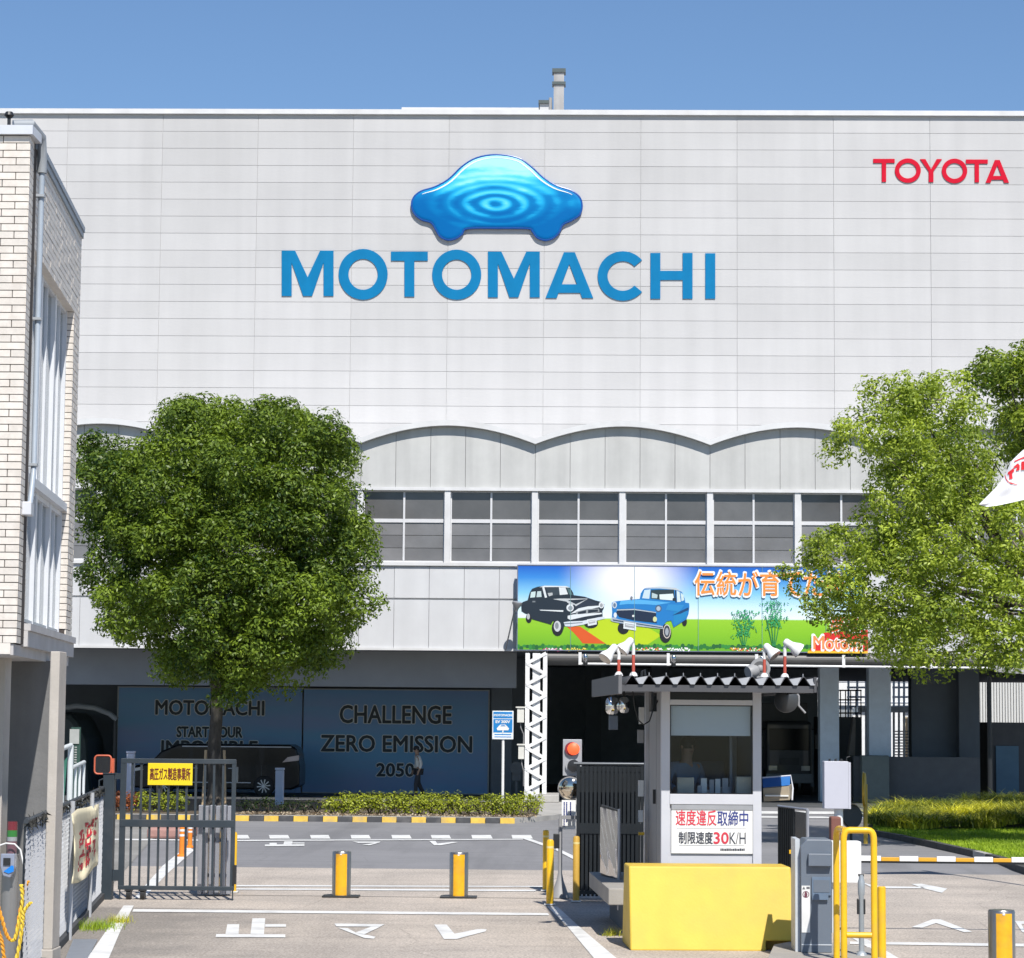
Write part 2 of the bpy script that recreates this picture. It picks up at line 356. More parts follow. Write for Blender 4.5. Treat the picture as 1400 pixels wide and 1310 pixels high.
# far stop character strokes
paint('painted_character', [Z8([(516, 166), (636, 165), (636, 170), (516, 171)]), Z8([(575, 156), (600, 156), (598, 166), (572, 166)]), Z8([(598, 160), (636, 160), (636, 163), (598, 163)]), Z8([(530, 161), (552, 161), (552, 166), (530, 166)])])
paint('painted_character', [Z8([(782, 157), (868, 157), (862, 161), (800, 161)]), Z8([(850, 161), (864, 160), (835, 168), (812, 167)])])
paint('painted_character', [Z8([(1015, 155), (1034, 155), (1040, 163), (1085, 158), (1102, 159), (1050, 168), (1030, 168)])])
# near characters
paint('painted_character', [Z8([(368, 438), (578, 439), (578, 448), (366, 447)]), Z8([(478, 390), (517, 390), (513, 438.2), (472, 437.6)]), Z8([(402, 408), (438, 408), (436, 437.5), (396, 437.4)]), Z8([(517, 408), (580, 408), (580, 416), (516.5, 416)])])
paint('painted_character', [Z8([(727, 406), (880, 408), (866, 415.6), (733, 414.6)]), Z8([(838, 415.8), (866, 416), (818, 439), (792, 433)]), Z8([(738, 419), (768, 420), (792, 433.6), (818, 439.4), (852, 446), (846, 452), (818, 450)])])
paint('painted_character', [Z8([(1030, 409), (1068, 409), (1092, 437), (1162, 423), (1190, 423), (1186, 430), (1098, 453), (1060, 453)])])
# right-hand lane
paint('direction_arrow', [Z7([(480, 600), (560, 622), (620, 625), (840, 628), (840, 636), (620, 636), (540, 630)]), Z7([(765, 612), (820, 610), (968, 638), (938, 662), (835, 636.5)])])
paint('direction_arrow', [Z7([(765, 855), (885, 811), (930, 811), (1108, 881), (1062, 883), (905, 832), (828, 858)])])
paint('stop_line', [Z7([(420, 936), (1400, 948), (1400, 964), (420, 950)])])
paint('right_edge_line', [Z7([(430, 915), (520, 925), (720, 1045), (650, 1045)])])
paint('painted_character', [Z7([(1348, 820), (1480, 824), (1480, 840), (1385, 836), (1410, 890), (1388, 880)])])
# raised island in front of the factory with the striped kerb
Yk = gY(530, 1124.5); KH = .13
kb_y = M('kerb_yellow', (.62, .40, .05), .6, var=.2, scale=6, dirt=(.3, .25, .18), dirtamt=.6)
kb_k = M('kerb_black', (.035, .036, .04), .6, var=.2, scale=6, dirt=(.2, .19, .18), dirtamt=.4)
conc = M('pale_concrete', (.40, .385, .36), .8, var=.14, scale=2.5, bump=.2, dirt=(.22, .21, .2), dirtamt=.5)
xa, xb = onZ(322, 1122, 0).x, onZ(705, 1124, 0).x
kerb = thing('striped_kerb', 'long yellow and black striped kerb along the far side of the road', 'kerb', ((xa+xb)/2, Yk, 0))
nK = 19; wK = (xb-xa)/nK
meK = None
for i in range(-9, nK):
    if meK is None:
        b0 = MB(); b0.hexa([(-wK/2+.006, 0, 0), (wK/2-.006, 0, 0), (wK/2-.006, .16, 0), (-wK/2+.006, .16, 0), (-wK/2+.006, .025, KH), (wK/2-.006, .025, KH), (wK/2-.006, .16, KH), (-wK/2+.006, .16, KH)])
        o = finish('kerb_block', b0.v, b0.f, kb_y, bevel=0); meK = o.data; meK2 = meK.copy(); meK2.materials[0] = kb_k
        bpy.data.objects.remove(o)
    instance('kerb_block', meK if i % 2 == 0 else meK2, (xa+(i+.5)*wK, Yk, 0), kerb)
isl = [(onZ(70, 1120).x, Yk+.162), (xb-.0, Yk+.162), (onZ(735, 1118).x, Yk+1.2), (onZ(770, 1112).x, Yk+3.2), (onZ(775, 1106).x, 73), (onZ(70, 1106).x, 73)]
mb = MB(); mb.prism([(x, y, 0) for x, y in isl], (0, 0, KH-.004)); solo('traffic_island', mb, conc, kind='structure')
soil = M('planting_soil', (.10, .075, .05), .95, var=.3, scale=6, bump=.5, dirt=(.2, .17, .1), dirtamt=.5)
mb = MB(); mb.sheet([(onZ(60, 1116).x, Yk+.75, KH+.003), (onZ(728, 1116).x, Yk+.75, KH+.003), (onZ(738, 1112).x, Yk+2.2, KH+.003), (onZ(738, 1106).x, 72.5, KH+.003), (onZ(60, 1106).x, 72.5, KH+.003)])
solo('planting_bed', mb, soil, kind='structure')
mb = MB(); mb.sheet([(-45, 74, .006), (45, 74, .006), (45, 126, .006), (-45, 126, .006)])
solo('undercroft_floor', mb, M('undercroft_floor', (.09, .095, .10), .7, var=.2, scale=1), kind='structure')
for ya, yb2 in ((1109, 1112.5), (1116, 1118)):
    paint('far_line', [[(1040, ya), (1215, ya+1), (1215, yb2+1), (1040, yb2)]])
# ================================================================== FACTORY
wallm = M('factory_panel_paint', (.505, .498, .495), .75, var=.045, scale=.45, rnd=.05, streak=.07, dirt=(.40, .395, .385), dirtamt=.35, bump=.05, bscale=20)
archm = M('arch_panel_concrete', (.51, .51, .495), .75, var=.07, scale=1.3, rnd=.04, streak=.16, bump=.06, bscale=20)
spanm = M('spandrel_paint', (.56, .565, .575), .7, var=.05, scale=1.0, rnd=.025, streak=.07)
jointm = M('panel_joint', (.50, .50, .50), .8)
trimm = M('white_trim', (.62, .62, .62), .5, var=.08, scale=2, dirt=(.4, .38, .36), dirtamt=.35)
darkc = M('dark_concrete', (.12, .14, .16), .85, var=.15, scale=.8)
fac = thing('factory_building', 'huge pale factory block with scalloped roof edge, window band and open undercroft', 'building', (0, 100, 0))
YU = 79.0; YL = 75.0
X87, X1273 = onY(87, 400, YU).x, onY(1273, 400, YU).x; pw = (X1273-X87)/9
zt = onY(1010, 158.5, YU).z; zr1 = onY(1010, 181.8, YU).z; zrL = onY(1010, 181.8+23.45*14, YU).z; ph = (zr1-zrL)/14
zceil = onY(600, 889.5, YL).z; zsc = onY(732, 604, YL).z
GAP = .012
def unit_panel(w_, h_, mat, th=.022):
    b0 = MB(); b0.box(-w_/2+GAP/2, w_/2-GAP/2, 0, th, GAP/2, h_-GAP/2); o = finish('wall_panel', b0.v, b0.f, mat); me = o.data; bpy.data.objects.remove(o); return me
meP = unit_panel(pw, ph, wallm); meT = unit_panel(pw, zt-zr1, wallm)
mb = MB(); mb.box(X87-2*pw, X1273+2.4*pw, YU+.024, 125, zceil+2, zt); part('wall_core', mb, jointm, fac)
for c in range(-2, 11):
    X = X87+(c+.5)*pw
    instance('wall_panel', meT, (X, YU+random.uniform(-.001, .001), zr1), fac)
    for r in range(1, 20):
        instance('wall_panel', meP, (X, YU+random.uniform(-.001, .001), zr1-r*ph), fac)
mb = MB(); mb.box(X87-2.1*pw, X1273+2.5*pw, YU-.12, YU+1, zt, zt+.16); part('coping', mb, trimm, fac)
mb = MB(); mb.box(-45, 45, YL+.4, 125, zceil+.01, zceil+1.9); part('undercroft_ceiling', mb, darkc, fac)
# scalloped vaults
S = (onY(1208, 600, YL).x-onY(492, 600, YL).x)/3; XV = onY(732, 600, YL).x
zvT, zvB = onY(732, 600, YL-.25).z, onY(732, 607, YL-.25).z; zpT, zpB = onY(850, 575.5, YL-.25).z, onY(850, 583, YL-.25).z
def arcz(t, zv, zp): return zv+(zp-zv)*(1-abs(2*t-1)**1.9)
zb_arch = onY(850, 668, YL).z
for k in range(-5, 5):
    x0 = XV+k*S; n = 22; mb = MB()
    lo = [(x0+S*i/n, YL-.25, arcz(i/n, zvB, zpB)) for i in range(n+1)]; hi = [(x0+S*i/n, YL-.25, arcz(i/n, zvT, zpT)) for i in range(n+1)]
    for i in range(n):
        a, b_, c_, d_ = lo[i], lo[i+1], hi[i+1], hi[i]
        bk = lambda p: (p[0], YU-.02, p[2])
        mb.add([a, b_, c_, d_, bk(a), bk(b_), bk(c_), bk(d_)], [(0, 1, 2, 3), (7, 6, 5, 4), (0, 4, 5, 1), (3, 2, 6, 7)]+([(0, 3, 7, 4)] if i == 0 else [])+([(1, 5, 6, 2)] if i == n-1 else []))
    part('roof_vault', mb, trimm, fac)
    mb = MB(); P = [(x0+.02, YL+.09, zb_arch-.02)]+[(x0+.02+(S-.04)*i/n, YL+.09, arcz(i/n, zvB, zpB)-.02) for i in range(n+1)]+[(x0+S-.02, YL+.09, zb_arch-.02)]
    mb.prism(P[::-1], (0, .3, 0)); part('arch_wall', mb, jointm, fac)
    for j in range(5):
        a, b_ = j/5, (j+1)/5; g = GAP/2/S
        P = [(x0+S*(a+g), YL-.02, zb_arch)]+[(x0+S*t, YL-.02, arcz(t, zvB, zpB)-.005) for t in [a+g+(b_-a-2*g)*q/6 for q in range(7)]]+[(x0+S*(b_-g), YL-.02, zb_arch)]
        mb = MB(); mb.prism(P, (0, .1, 0)); part('arch_panel', mb, archm, fac)
# window band
zW1 = zb_arch-.11; zW0 = onY(850, 771, YL).z; zS = zW0-.10
mb = MB(); mb.box(XV-5*S, XV+5*S, YL-.08, YL+.4, zb_arch-.10, zb_arch-.005); part('string_course', mb, trimm, fac)
mb = MB(); mb.box(XV-5*S, XV+5*S, YL-.08, YL+.4, zS, zW0); part('string_course', mb, trimm, fac)
framem = M('window_frame_white', (.60, .60, .61), .4, var=.05)
def pane_mat(name, col, rough):
    m = M(name, col, rough, var=.22, scale=.8, coat=.3, rnd=.26); return m
paneU = pane_mat('upper_pane', (.12, .117, .116), .22); paneL = pane_mat('lower_pane', (.175, .173, .177), .3)
zM1, zM0 = onY(850, 711, YL).z, onY(850, 716, YL).z
hb = S/2
for k in range(-10, 10):
    x0 = XV+k*hb
    mb = MB(); mb.box(x0-.09, x0+.09, YL-.04, YL+.35, zW0+.002, zW1+.008); part('window_post', mb, trimm, fac)
    xl, xr = x0+.092, x0+hb-.092; xm = (xl+xr)/2
    fm = MB(); yf = YL+.1
    fm.box(xl, xr, yf, yf+.08, zW0+.003, zW0+.06); fm.box(xl, xr, yf, yf+.08, zW1-.03, zW1+.006)
    fm.box(xl, xl+.035, yf, yf+.08, zW0+.06, zW1-.03); fm.box(xr-.035, xr, yf, yf+.08, zW0+.06, zW1-.03)
    fm.box(xm-.03, xm+.03, yf-.01, yf+.08, zW0+.06, zW1-.03); fm.box(xl+.035, xm-.03, yf, yf+.08, zM0, zM1); fm.box(xm+.03, xr-.035, yf, yf+.08, zM0, zM1)
    w_ = part('window', fm, framem, fac)
    for (a, b_) in ((xl+.035, xm-.03), (xm+.03, xr-.035)):
        pm = MB(); pm.box(a, b_, yf+.04+random.uniform(-.003, .003), yf+.06, zM1, zW1-.03); part('pane', pm, paneU, w_)
        h3 = (zM0-zW0-.06)/3
        for q in range(3):
            pm = MB(); pm.box(a, b_, yf+.035, yf+.055, zW0+.06+q*h3+.008, zW0+.06+(q+1)*h3-.008); part('pane', pm, paneL, w_)
    bk = MB(); bk.box(xl, xr, yf+.09, yf+.2, zW0, zW1); part('window_backing', bk, jointm, fac)
# a folded orange and beige thing standing behind one window, seen through the pane, is left to the pane's own colour
# spandrel panels
zA1, zA0, zB1, zB0 = zS-.005, onY(600, 818, YL).z, onY(600, 820, YL).z, onY(600, 886.5, YL).z
mb = MB(); mb.box(XV-5*S, XV+5*S, YL+.06, YL+.4, zceil+.012, zS-.003); part('spandrel_core', mb, jointm, fac)
meA = unit_panel(S/5, zA1-zA0, spanm, .06); meB = unit_panel(S/5, zB1-zB0, spanm, .06)
for k in range(-25, 25):
    X = XV+(k+.5)*S/5
    if onY(0, 0, YL).x-3 < X < onY(1400, 0, YL).x+3:
        instance('spandrel_panel', meA, (X, YL+random.uniform(-.003, .003), zA0), fac); instance('spandrel_panel', meB, (X, YL+random.uniform(-.003, .003), zB0), fac)
mb = MB(); mb.box(XV-5*S, XV+5*S, YL-.05, YL+.4, zceil, zB0+.008); part('drip_edge', mb, trimm, fac)
# under the building: lintel beam, back wall, side wall, pillars
gm = M('beam_grey', (.33, .345, .37), .85, var=.1, scale=.6)
x0, x1, z0, z1 = rect(60, 893, 706, 938, 76.6); mb = MB(); mb.box(-22, x1, 76.6, 77.1, z0, zceil+.008); part('lintel_beam', mb, gm, fac)
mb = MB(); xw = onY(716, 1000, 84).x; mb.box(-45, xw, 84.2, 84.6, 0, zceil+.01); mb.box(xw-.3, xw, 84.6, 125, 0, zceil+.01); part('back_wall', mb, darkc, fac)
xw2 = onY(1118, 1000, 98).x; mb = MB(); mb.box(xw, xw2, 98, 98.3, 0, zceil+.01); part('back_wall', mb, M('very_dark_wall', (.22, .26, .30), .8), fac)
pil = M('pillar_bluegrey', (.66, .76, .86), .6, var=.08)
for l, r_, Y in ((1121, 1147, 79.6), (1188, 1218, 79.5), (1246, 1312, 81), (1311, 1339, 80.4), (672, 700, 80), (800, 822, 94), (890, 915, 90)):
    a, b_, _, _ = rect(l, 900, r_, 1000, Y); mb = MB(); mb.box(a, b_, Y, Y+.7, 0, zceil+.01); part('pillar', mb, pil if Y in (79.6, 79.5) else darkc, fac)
# rounded dark gutter beam beneath the hoarding
x0, x1, z0, z1 = rect(749, 892, 1420, 912, 74.7)
mb = MB(); P = [(x0, 74.7-.14*math.sin(math.pi*i/8)+.0, z0+(z1-z0-.0)*i/8) for i in range(9)]+[(x0, 75.3, z1), (x0, 75.3, z0)]
mb.prism(P[::-1], (x1-x0, 0, 0)); part('gutter_beam', mb, M('gutter_dark', (.09, .088, .085), .45, var=.1), fac)
# roof things
x0, x1, z0, z1 = rect(549, 147, 737, 160, 92); mb = MB(); mb.box(x0, x1, 92, 100, z0, z1); part('roof_house', mb, trimm, fac)
x0, x1, z0, z1 = rect(738, 142, 753, 160, 90); mb = MB(); mb.box(x0, x1, 90, 91.5, z0, z1); rh = part('roof_house', mb, spanm, fac)
mb = MB(); mb.box(x0-.05, x1+.05, 89.9, 91.6, z1, z1+.12); part('hood', mb, M('hood_dark', (.07, .09, .09), .5), rh)
x0, x1, z0, z1 = rect(757, 94, 771, 165, 88)
mb = MB(); mb.box(x0, x1, 88, 88+(x1-x0), z0, z1); ch = part('chimney', mb, M('chimney_concrete', (.42, .41, .40), .8, var=.15, scale=2, streak=.3), fac)
for t, hh in ((94, .14), (112, .1)):
    z = onY(764, t, 88).z; mb = MB(); mb.box(x0-.06, x1+.06, 87.94, 88.06+(x1-x0), z-hh, z+.001); part('chimney_band', mb, M('hood_dark', (.07, .09, .09), .5), ch)
mb = MB(); mb.cyl((x0-.12, 88.2, z0), (x0-.12, 88.2, onY(755, 132, 88).z), .06, n=8); part('flue_pipe', mb, MATS['chimney_concrete'], ch)
# ================================================================== SIGNS ON THE UPPER WALL
def ring(cx, cy, rx, ry, th, a0=0, a1=360, n=40):
    out = []
    for i in range(n):
        t0, t1 = math.radians(a0+(a1-a0)*i/n), math.radians(a0+(a1-a0)*(i+1)/n)
        out.append([(cx+rx*math.cos(t0), cy-ry*math.sin(t0)), (cx+rx*math.cos(t1), cy-ry*math.sin(t1)), (cx+(rx-th)*math.cos(t1), cy-(ry-th)*math.sin(t1)), (cx+(rx-th)*math.cos(t0), cy-(ry-th)*math.sin(t0))])
    return out
def letter(c, l, r, t, b, s):
    w_ = r-l
    if c == 'O': return ring((l+r)/2, (t+b)/2, w_/2, (b-t)/2, s)
    if c == 'C':
        return ring((l+r)/2+1, (t+b)/2, w_/2+1, (b-t)/2, s, 40, 320)
    if c == 'T': m = (l+r)/2; return [[(l, t), (r, t), (r, t+s*.92), (l, t+s*.92)], [(m-s/2, t+s*.92), (m+s/2, t+s*.92), (m+s/2, b), (m-s/2, b)]]
    if c == 'I': return [[(l, t), (r, t), (r, b), (l, b)]]
    if c == 'H': m = (t+b)/2-1; return [[(l, t), (l+s, t), (l+s, b), (l, b)], [(r-s, t), (r, t), (r, b), (r-s, b)], [(l+s, m-s/2+1), (r-s, m-s/2+1), (r-s, m+s/2), (l+s, m+s/2)]]
    if c == 'M':
        m = (l+r)/2
        return [[(l, t), (l+s*.4, t), (l+s, t+s*1.2), (l+s, b), (l, b)], [(r, t), (r, b), (r-s, b), (r-s, t+s*1.2), (r-s*.4, t)],
                [(l+s*.4, t), (l+s*1.35, t), (m, b-s*1.9), (m, b), (m-s*.45, b), (l+s, t+s*1.2)], [(r-s*.4, t), (r-s, t+s*1.2), (m+s*.45, b), (m, b), (m, b-s*1.9), (r-s*1.35, t)]]
    if c == 'A':
        m = (l+r)/2; k = (m-s*.5-l)/(b-t); y1 = b-(b-t)*.30; y2 = y1+s*.86
        def xin(y): return (m-(m-(l+s*1.12))*((y-(t+s*1.2))/(b-t-s*1.2)))
        return [[(m-s*.55, t), (m, t), (m, t+s*1.2), (xin(b), b), (l, b)], [(m, t), (m+s*.55, t), (r, b), (2*m-xin(b), b), (m, t+s*1.2)], [(xin(y1), y1), (2*m-xin(y1), y1), (2*m-xin(y2), y2), (xin(y2), y2)]]
    if c == 'Y':
        m = (l+r)/2; q = (t+b)/2+1; return [[(m-s*.55, q), (m+s*.55, q), (m+s*.55, b), (m-s*.55, b)], [(l, t), (l+s*1.2, t), (m, q-s*.5), (m, q), (m-s*.55, q)], [(r-s*1.2, t), (r, t), (m+s*.55, q), (m, q), (m, q-s*.5)]]
def wall_text(name, label, body, boxes, sw, mat, Y, th):
    c0 = onY(sum(b[0]+b[1] for b in boxes)/2/len(boxes), boxes[0][3], Y)
    T = thing(name, label, 'sign', c0)
    for c, (l, r, t, b) in zip(body, boxes):
        mb = MB()
        for P in letter(c, l, r, t, b, sw): mb.prism([onY(x, y, Y) for x, y in P], (0, th, 0))
        part('letter', mb, mat, T)
    return T
q = lambda L: [(370+a*.4571, 370+b*.4571, 190+c*.4571, 190+d*.4571) for a, b, c, d in L]
blue = M('sign_blue', (.003, .17, .37), .6, spec=.12, var=.05, streak=.1)
wall_text('factory_name_sign', 'large blue nine letter factory name MOTOMACHI under the blue car emblem', 'MOTOMACHI',
          q([(33, 188, 334, 470), (203, 350, 329, 481), (360, 470, 337, 472), (483, 630, 331, 481), (650, 805, 337, 474), (822, 965, 339, 476), (978, 1124, 336, 484), (1136, 1262, 341, 478), (1300, 1330, 342, 478)]), 13.6, blue, YU-.035, .025)
q5 = lambda L: [(1000+a/3.275, 1000+b/3.275, 140+c/3.275, 140+d/3.275) for a, b, c, d in L]
red = M('sign_red', (.56, .006, .028), .6, spec=.12, var=.05, streak=.08)
wall_text('company_name_sign', 'smaller red six letter TOYOTA sign at the top right of the wall', 'TOYOTA',
          q5([(635, 731, 253, 356), (732, 848, 251, 360), (845, 943, 254, 357), (942, 1056, 252, 362), (1050, 1148, 256, 358), (1138, 1243, 258, 360)]), 6.0, red, YU-.035, .025)
# car emblem
EP = [(675, 44), (740, 54), (780, 80), (815, 112), (855, 137), (900, 152), (926, 172), (934, 200), (926, 228), (900, 246), (876, 258), (864, 282), (845, 299), (820, 305), (795, 296), (781, 278), (768, 270), (680, 269), (590, 270), (575, 285), (556, 299), (530, 304), (505, 293), (491, 271), (478, 252), (450, 243), (428, 225), (419, 200), (425, 174), (448, 154), (492, 140), (532, 117), (571, 80), (615, 54)]
EPx = [(370+x*.4571, 190+y*.4571) for x, y in catmull(EP, 4)]
emb = thing('car_emblem', 'blue water drop shaped car emblem with ripples above the factory name', 'sign', onY(678, 330, YU))
mb = MB(); YE = YU-.13; mb.prism([onY(x, y, YE) for x, y in EPx], (0, .11, 0)); part('emblem_body', mb, M('emblem_rim', (.005, .07, .30), .3), emb, bevel=.03)
def inset(P, d):
    n = len(P); out = []
    for i in range(n):
        a = np.array(P[i-1]); b = np.array(P[(i+1) % n]); t = (b-a)/np.linalg.norm(b-a); nn = np.array([-t[1], t[0]]); out.append(tuple(np.array(P[i])+nn*d))
    return out
m = bpy.data.materials.new('emblem_face'); m.use_nodes = True; t = m.node_tree; N = t.nodes; L = t.links; b = N['Principled BSDF']; b.inputs['Roughness'].default_value = .5; b.inputs['Specular IOR Level'].default_value = .08
tc = N.new('ShaderNodeTexCoord'); ce = onY(678, 280, YE)-onY(678, 330, YU)
mp = N.new('ShaderNodeMapping'); mp.inputs['Location'].default_value = (-ce.x, 0, -ce.z); L.new(tc.outputs['Object'], mp.inputs[0])
sx = N.new('ShaderNodeSeparateXYZ'); L.new(mp.outputs[0], sx.inputs[0])
m2 = N.new('ShaderNodeMapping'); m2.inputs['Scale'].default_value = (.42, 0, 1.0); L.new(mp.outputs[0], m2.inputs[0])
ln = N.new('ShaderNodeVectorMath'); ln.operation = 'LENGTH'; L.new(m2.outputs[0], ln.inputs[0])
nz = N.new('ShaderNodeTexNoise'); nz.inputs['Scale'].default_value = 1.3; nz.inputs['Detail'].default_value = 4; m3 = N.new('ShaderNodeMapping'); m3.inputs['Scale'].default_value = (.45, 1, 1.8); L.new(mp.outputs[0], m3.inputs[0]); L.new(m3.outputs[0], nz.inputs['Vector'])
ma = N.new('ShaderNodeMath'); ma.operation = 'MULTIPLY_ADD'; ma.inputs[1].default_value = .24; L.new(nz.outputs[0], ma.inputs[0]); L.new(ln.outputs['Value'], ma.inputs[2])
sn = N.new('ShaderNodeMath'); sn.operation = 'MULTIPLY'; sn.inputs[1].default_value = 27; L.new(ma.outputs[0], sn.inputs[0]); s2 = N.new('ShaderNodeMath'); s2.operation = 'SINE'; L.new(sn.outputs[0], s2.inputs[0])
fo = N.new('ShaderNodeMapRange'); fo.inputs[1].default_value = .1; fo.inputs[2].default_value = 1.15; fo.inputs[3].default_value = .30; fo.inputs[4].default_value = 0; L.new(ln.outputs['Value'], fo.inputs[0])
rp = N.new('ShaderNodeMath'); rp.operation = 'MULTIPLY'; L.new(s2.outputs[0], rp.inputs[0]); L.new(fo.outputs[0], rp.inputs[1])
hg = N.new('ShaderNodeMapRange'); hg.inputs[1].default_value = -1.1; hg.inputs[2].default_value = 1.6; hg.inputs[3].default_value = -.62; hg.inputs[4].default_value = .46; L.new(sx.outputs['Z'], hg.inputs[0])
ax = N.new('ShaderNodeMath'); ax.operation = 'ABSOLUTE'; L.new(sx.outputs['X'], ax.inputs[0]); hx = N.new('ShaderNodeMapRange'); hx.inputs[1].default_value = .9; hx.inputs[2].default_value = 2.6; hx.inputs[3].default_value = .16; hx.inputs[4].default_value = -.12; L.new(ax.outputs[0], hx.inputs[0])
s3 = N.new('ShaderNodeMath'); s3.operation = 'ADD'; L.new(rp.outputs[0], s3.inputs[0]); L.new(hg.outputs[0], s3.inputs[1]); s4 = N.new('ShaderNodeMath'); s4.operation = 'ADD'; L.new(s3.outputs[0], s4.inputs[0]); L.new(hx.outputs[0], s4.inputs[1])
s5 = N.new('ShaderNodeMath'); s5.operation = 'MULTIPLY_ADD'; s5.inputs[1].default_value = .95; L.new(nz.outputs[0], s5.inputs[0]); L.new(s4.outputs[0], s5.inputs[2])
cr = N.new('ShaderNodeValToRGB'); L.new(s5.outputs[0], cr.inputs[0]); E_ = cr.color_ramp.elements
E_[0].position = .1; E_[0].color = (.001, .12, .36, 1); E_[1].position = 1.0; E_[1].color = (.34, .72, .82, 1)
for p_, c_ in ((.38, (.002, .18, .44, 1)), (.6, (.015, .36, .64, 1)), (.8, (.08, .53, .76, 1))): e = E_.new(p_); e.color = c_
L.new(cr.outputs[0], b.inputs['Base Color'])
mb = MB(); ring0 = inset(EPx, 2.6); ring1 = inset(EPx, 4.2); ring2 = inset(EPx, 6.0); n = len(ring0)
v = [onY(x, y, YE-.006) for x, y in ring0]+[onY(x, y, YE-.020) for x, y in ring1]+[onY(x, y, YE-.026) for x, y in ring2]
f = [(i, (i+1) % n, n+(i+1) % n, n+i) for i in range(n)]+[(n+i, n+(i+1) % n, 2*n+(i+1) % n, 2*n+i) for i in range(n)]+[tuple(range(2*n, 3*n))]
mb.add(v, f); part('emblem_face', mb, m, emb, smooth=True)
hl = M('emblem_highlight', (.75, .85, .9), .3); mb = MB()   # printed white contour line along the top edge
def strip(P, w_, Y):
    for i in range(len(P)-1):
        (xa_, ya_), (xb_, yb_) = P[i], P[i+1]; t = np.array([xb_-xa_, yb_-ya_]); t = t/np.linalg.norm(t); nn = np.array([-t[1], t[0]])
        wa = w_*math.sin(math.pi*min(1, (i+.3)/(len(P)-1)))+.35; wb = w_*math.sin(math.pi*min(1, (i+1)/(len(P)-1)))+.3
        mb.sheet([onY(xa_+nn[0]*wa, ya_+nn[1]*wa, Y), onY(xb_+nn[0]*wb, yb_+nn[1]*wb, Y), onY(xb_-nn[0]*wb, yb_-nn[1]*wb, Y), onY(xa_-nn[0]*wa, ya_-nn[1]*wa, Y)])
ins = inset(EPx, 5.6); n4 = len(EPx)
strip([ins[i % n4] for i in range(n4-20, n4)]+[ins[0]], .75, YE-.034); strip([ins[i] for i in range(0, 22)], .75, YE-.034)
part('emblem_highlight', mb, hl, emb)
# ================================================================== HOARDING
YH = 74.55
bl, bt, br, bb = 708, 775, 1180, 890
x0, x1, z0, z1 = rect(bl, bt, br, bb, YH)
hb_ = thing('advertising_hoarding', 'wide colourful hoarding with two vintage cars on green grass under blue sky', 'billboard', ((x0+x1)/2, YH, z0))
m = bpy.data.materials.new('hoarding_print'); m.use_nodes = True; t = m.node_tree; N = t.nodes; L = t.links; b = N['Principled BSDF']; b.inputs['Roughness'].default_value = .45
tc = N.new('ShaderNodeTexCoord'); sx = N.new('ShaderNodeSeparateXYZ'); L.new(tc.outputs['Object'], sx.inputs[0])
mr = N.new('ShaderNodeMapRange'); mr.inputs[1].default_value = 0; mr.inputs[2].default_value = z1-z0; L.new(sx.outputs['Z'], mr.inputs[0])
cr = N.new('ShaderNodeValToRGB'); L.new(mr.outputs[0], cr.inputs[0]); e = cr.color_ramp.elements
e[0].position = 0; e[0].color = (.12, .36, .015, 1); e[1].position = 1; e[1].color = (.005, .10, .48, 1)
for p_, c_ in ((.2, (.20, .46, .012, 1)), (.37, (.26, .52, .02, 1)), (.385, (.70, .80, .82, 1)), (.5, (.55, .74, .82, 1)), (.68, (.20, .50, .72, 1)), (.86, (.03, .22, .60, 1))): q_ = e.new(p_); q_.color = c_
gx = onY(862, 800, YH).x-(x0+x1)/2; gz = onY(862, 792, YH).z-z0
mp = N.new('ShaderNodeMapping'); mp.inputs['Location'].default_value = (-gx*.5, 0, -gz*.8); mp.inputs['Scale'].default_value = (.5, 0, .8); L.new(tc.outputs['Object'], mp.inputs[0])
ln = N.new('ShaderNodeVectorMath'); ln.operation = 'LENGTH'; L.new(mp.outputs[0], ln.inputs[0]); gr = N.new('ShaderNodeMapRange'); gr.inputs[1].default_value = .15; gr.inputs[2].default_value = 1.15; gr.inputs[3].default_value = 1; gr.inputs[4].default_value = 0; gr.interpolation_type = 'SMOOTHSTEP'; L.new(ln.outputs['Value'], gr.inputs[0])
gt = N.new('ShaderNodeMath'); gt.operation = 'GREATER_THAN'; gt.inputs[1].default_value = .385; L.new(mr.outputs[0], gt.inputs[0]); gm_ = N.new('ShaderNodeMath'); gm_.operation = 'MULTIPLY'; L.new(gt.outputs[0], gm_.inputs[0]); L.new(gr.outputs[0], gm_.inputs[1])
mx = N.new('ShaderNodeMix'); mx.data_type = 'RGBA'; L.new(gm_.outputs[0], mx.inputs[0]); L.new(cr.outputs[0], mx.inputs[6]); mx.inputs[7].default_value = (.82, .80, .86, 1)
L.new(mx.outputs[2], b.inputs['Base Color'])
mb = MB(); mb.box(x0, x1, YH, YH+.12, z0, z1); part('printed_panel', mb, m, hb_)
mb = MB()
for a in (x0-.03, x1): mb.box(a, a+.03, YH-.01, YH+.13, z0-.03, z1+.03)
mb.box(x0, x1, YH-.01, YH+.13, z0-.03, z0); mb.box(x0, x1, YH-.01, YH+.13, z1, z1+.03); part('frame', mb, M('steel_edge', (.12, .14, .2), .5), hb_)
pr = MB(); lay = [0]
def ink(P, c, T=None, st=.00016):
    lay[0] += st; o_ = -.002-lay[0]; pr.sheet([onY(*(T(p) if T else p), YH)+Vector((0, o_, 0)) for p in P], tuple(c))
TZ = lambda p: (700+p[0]/5.385, 765+p[1]/5.385)
TY = lambda p: (930+p[0]/5.385, 765+p[1]/5.385)
def I(P, c): ink(P, c, TZ)
def J(P, c): ink(P, c, TY)
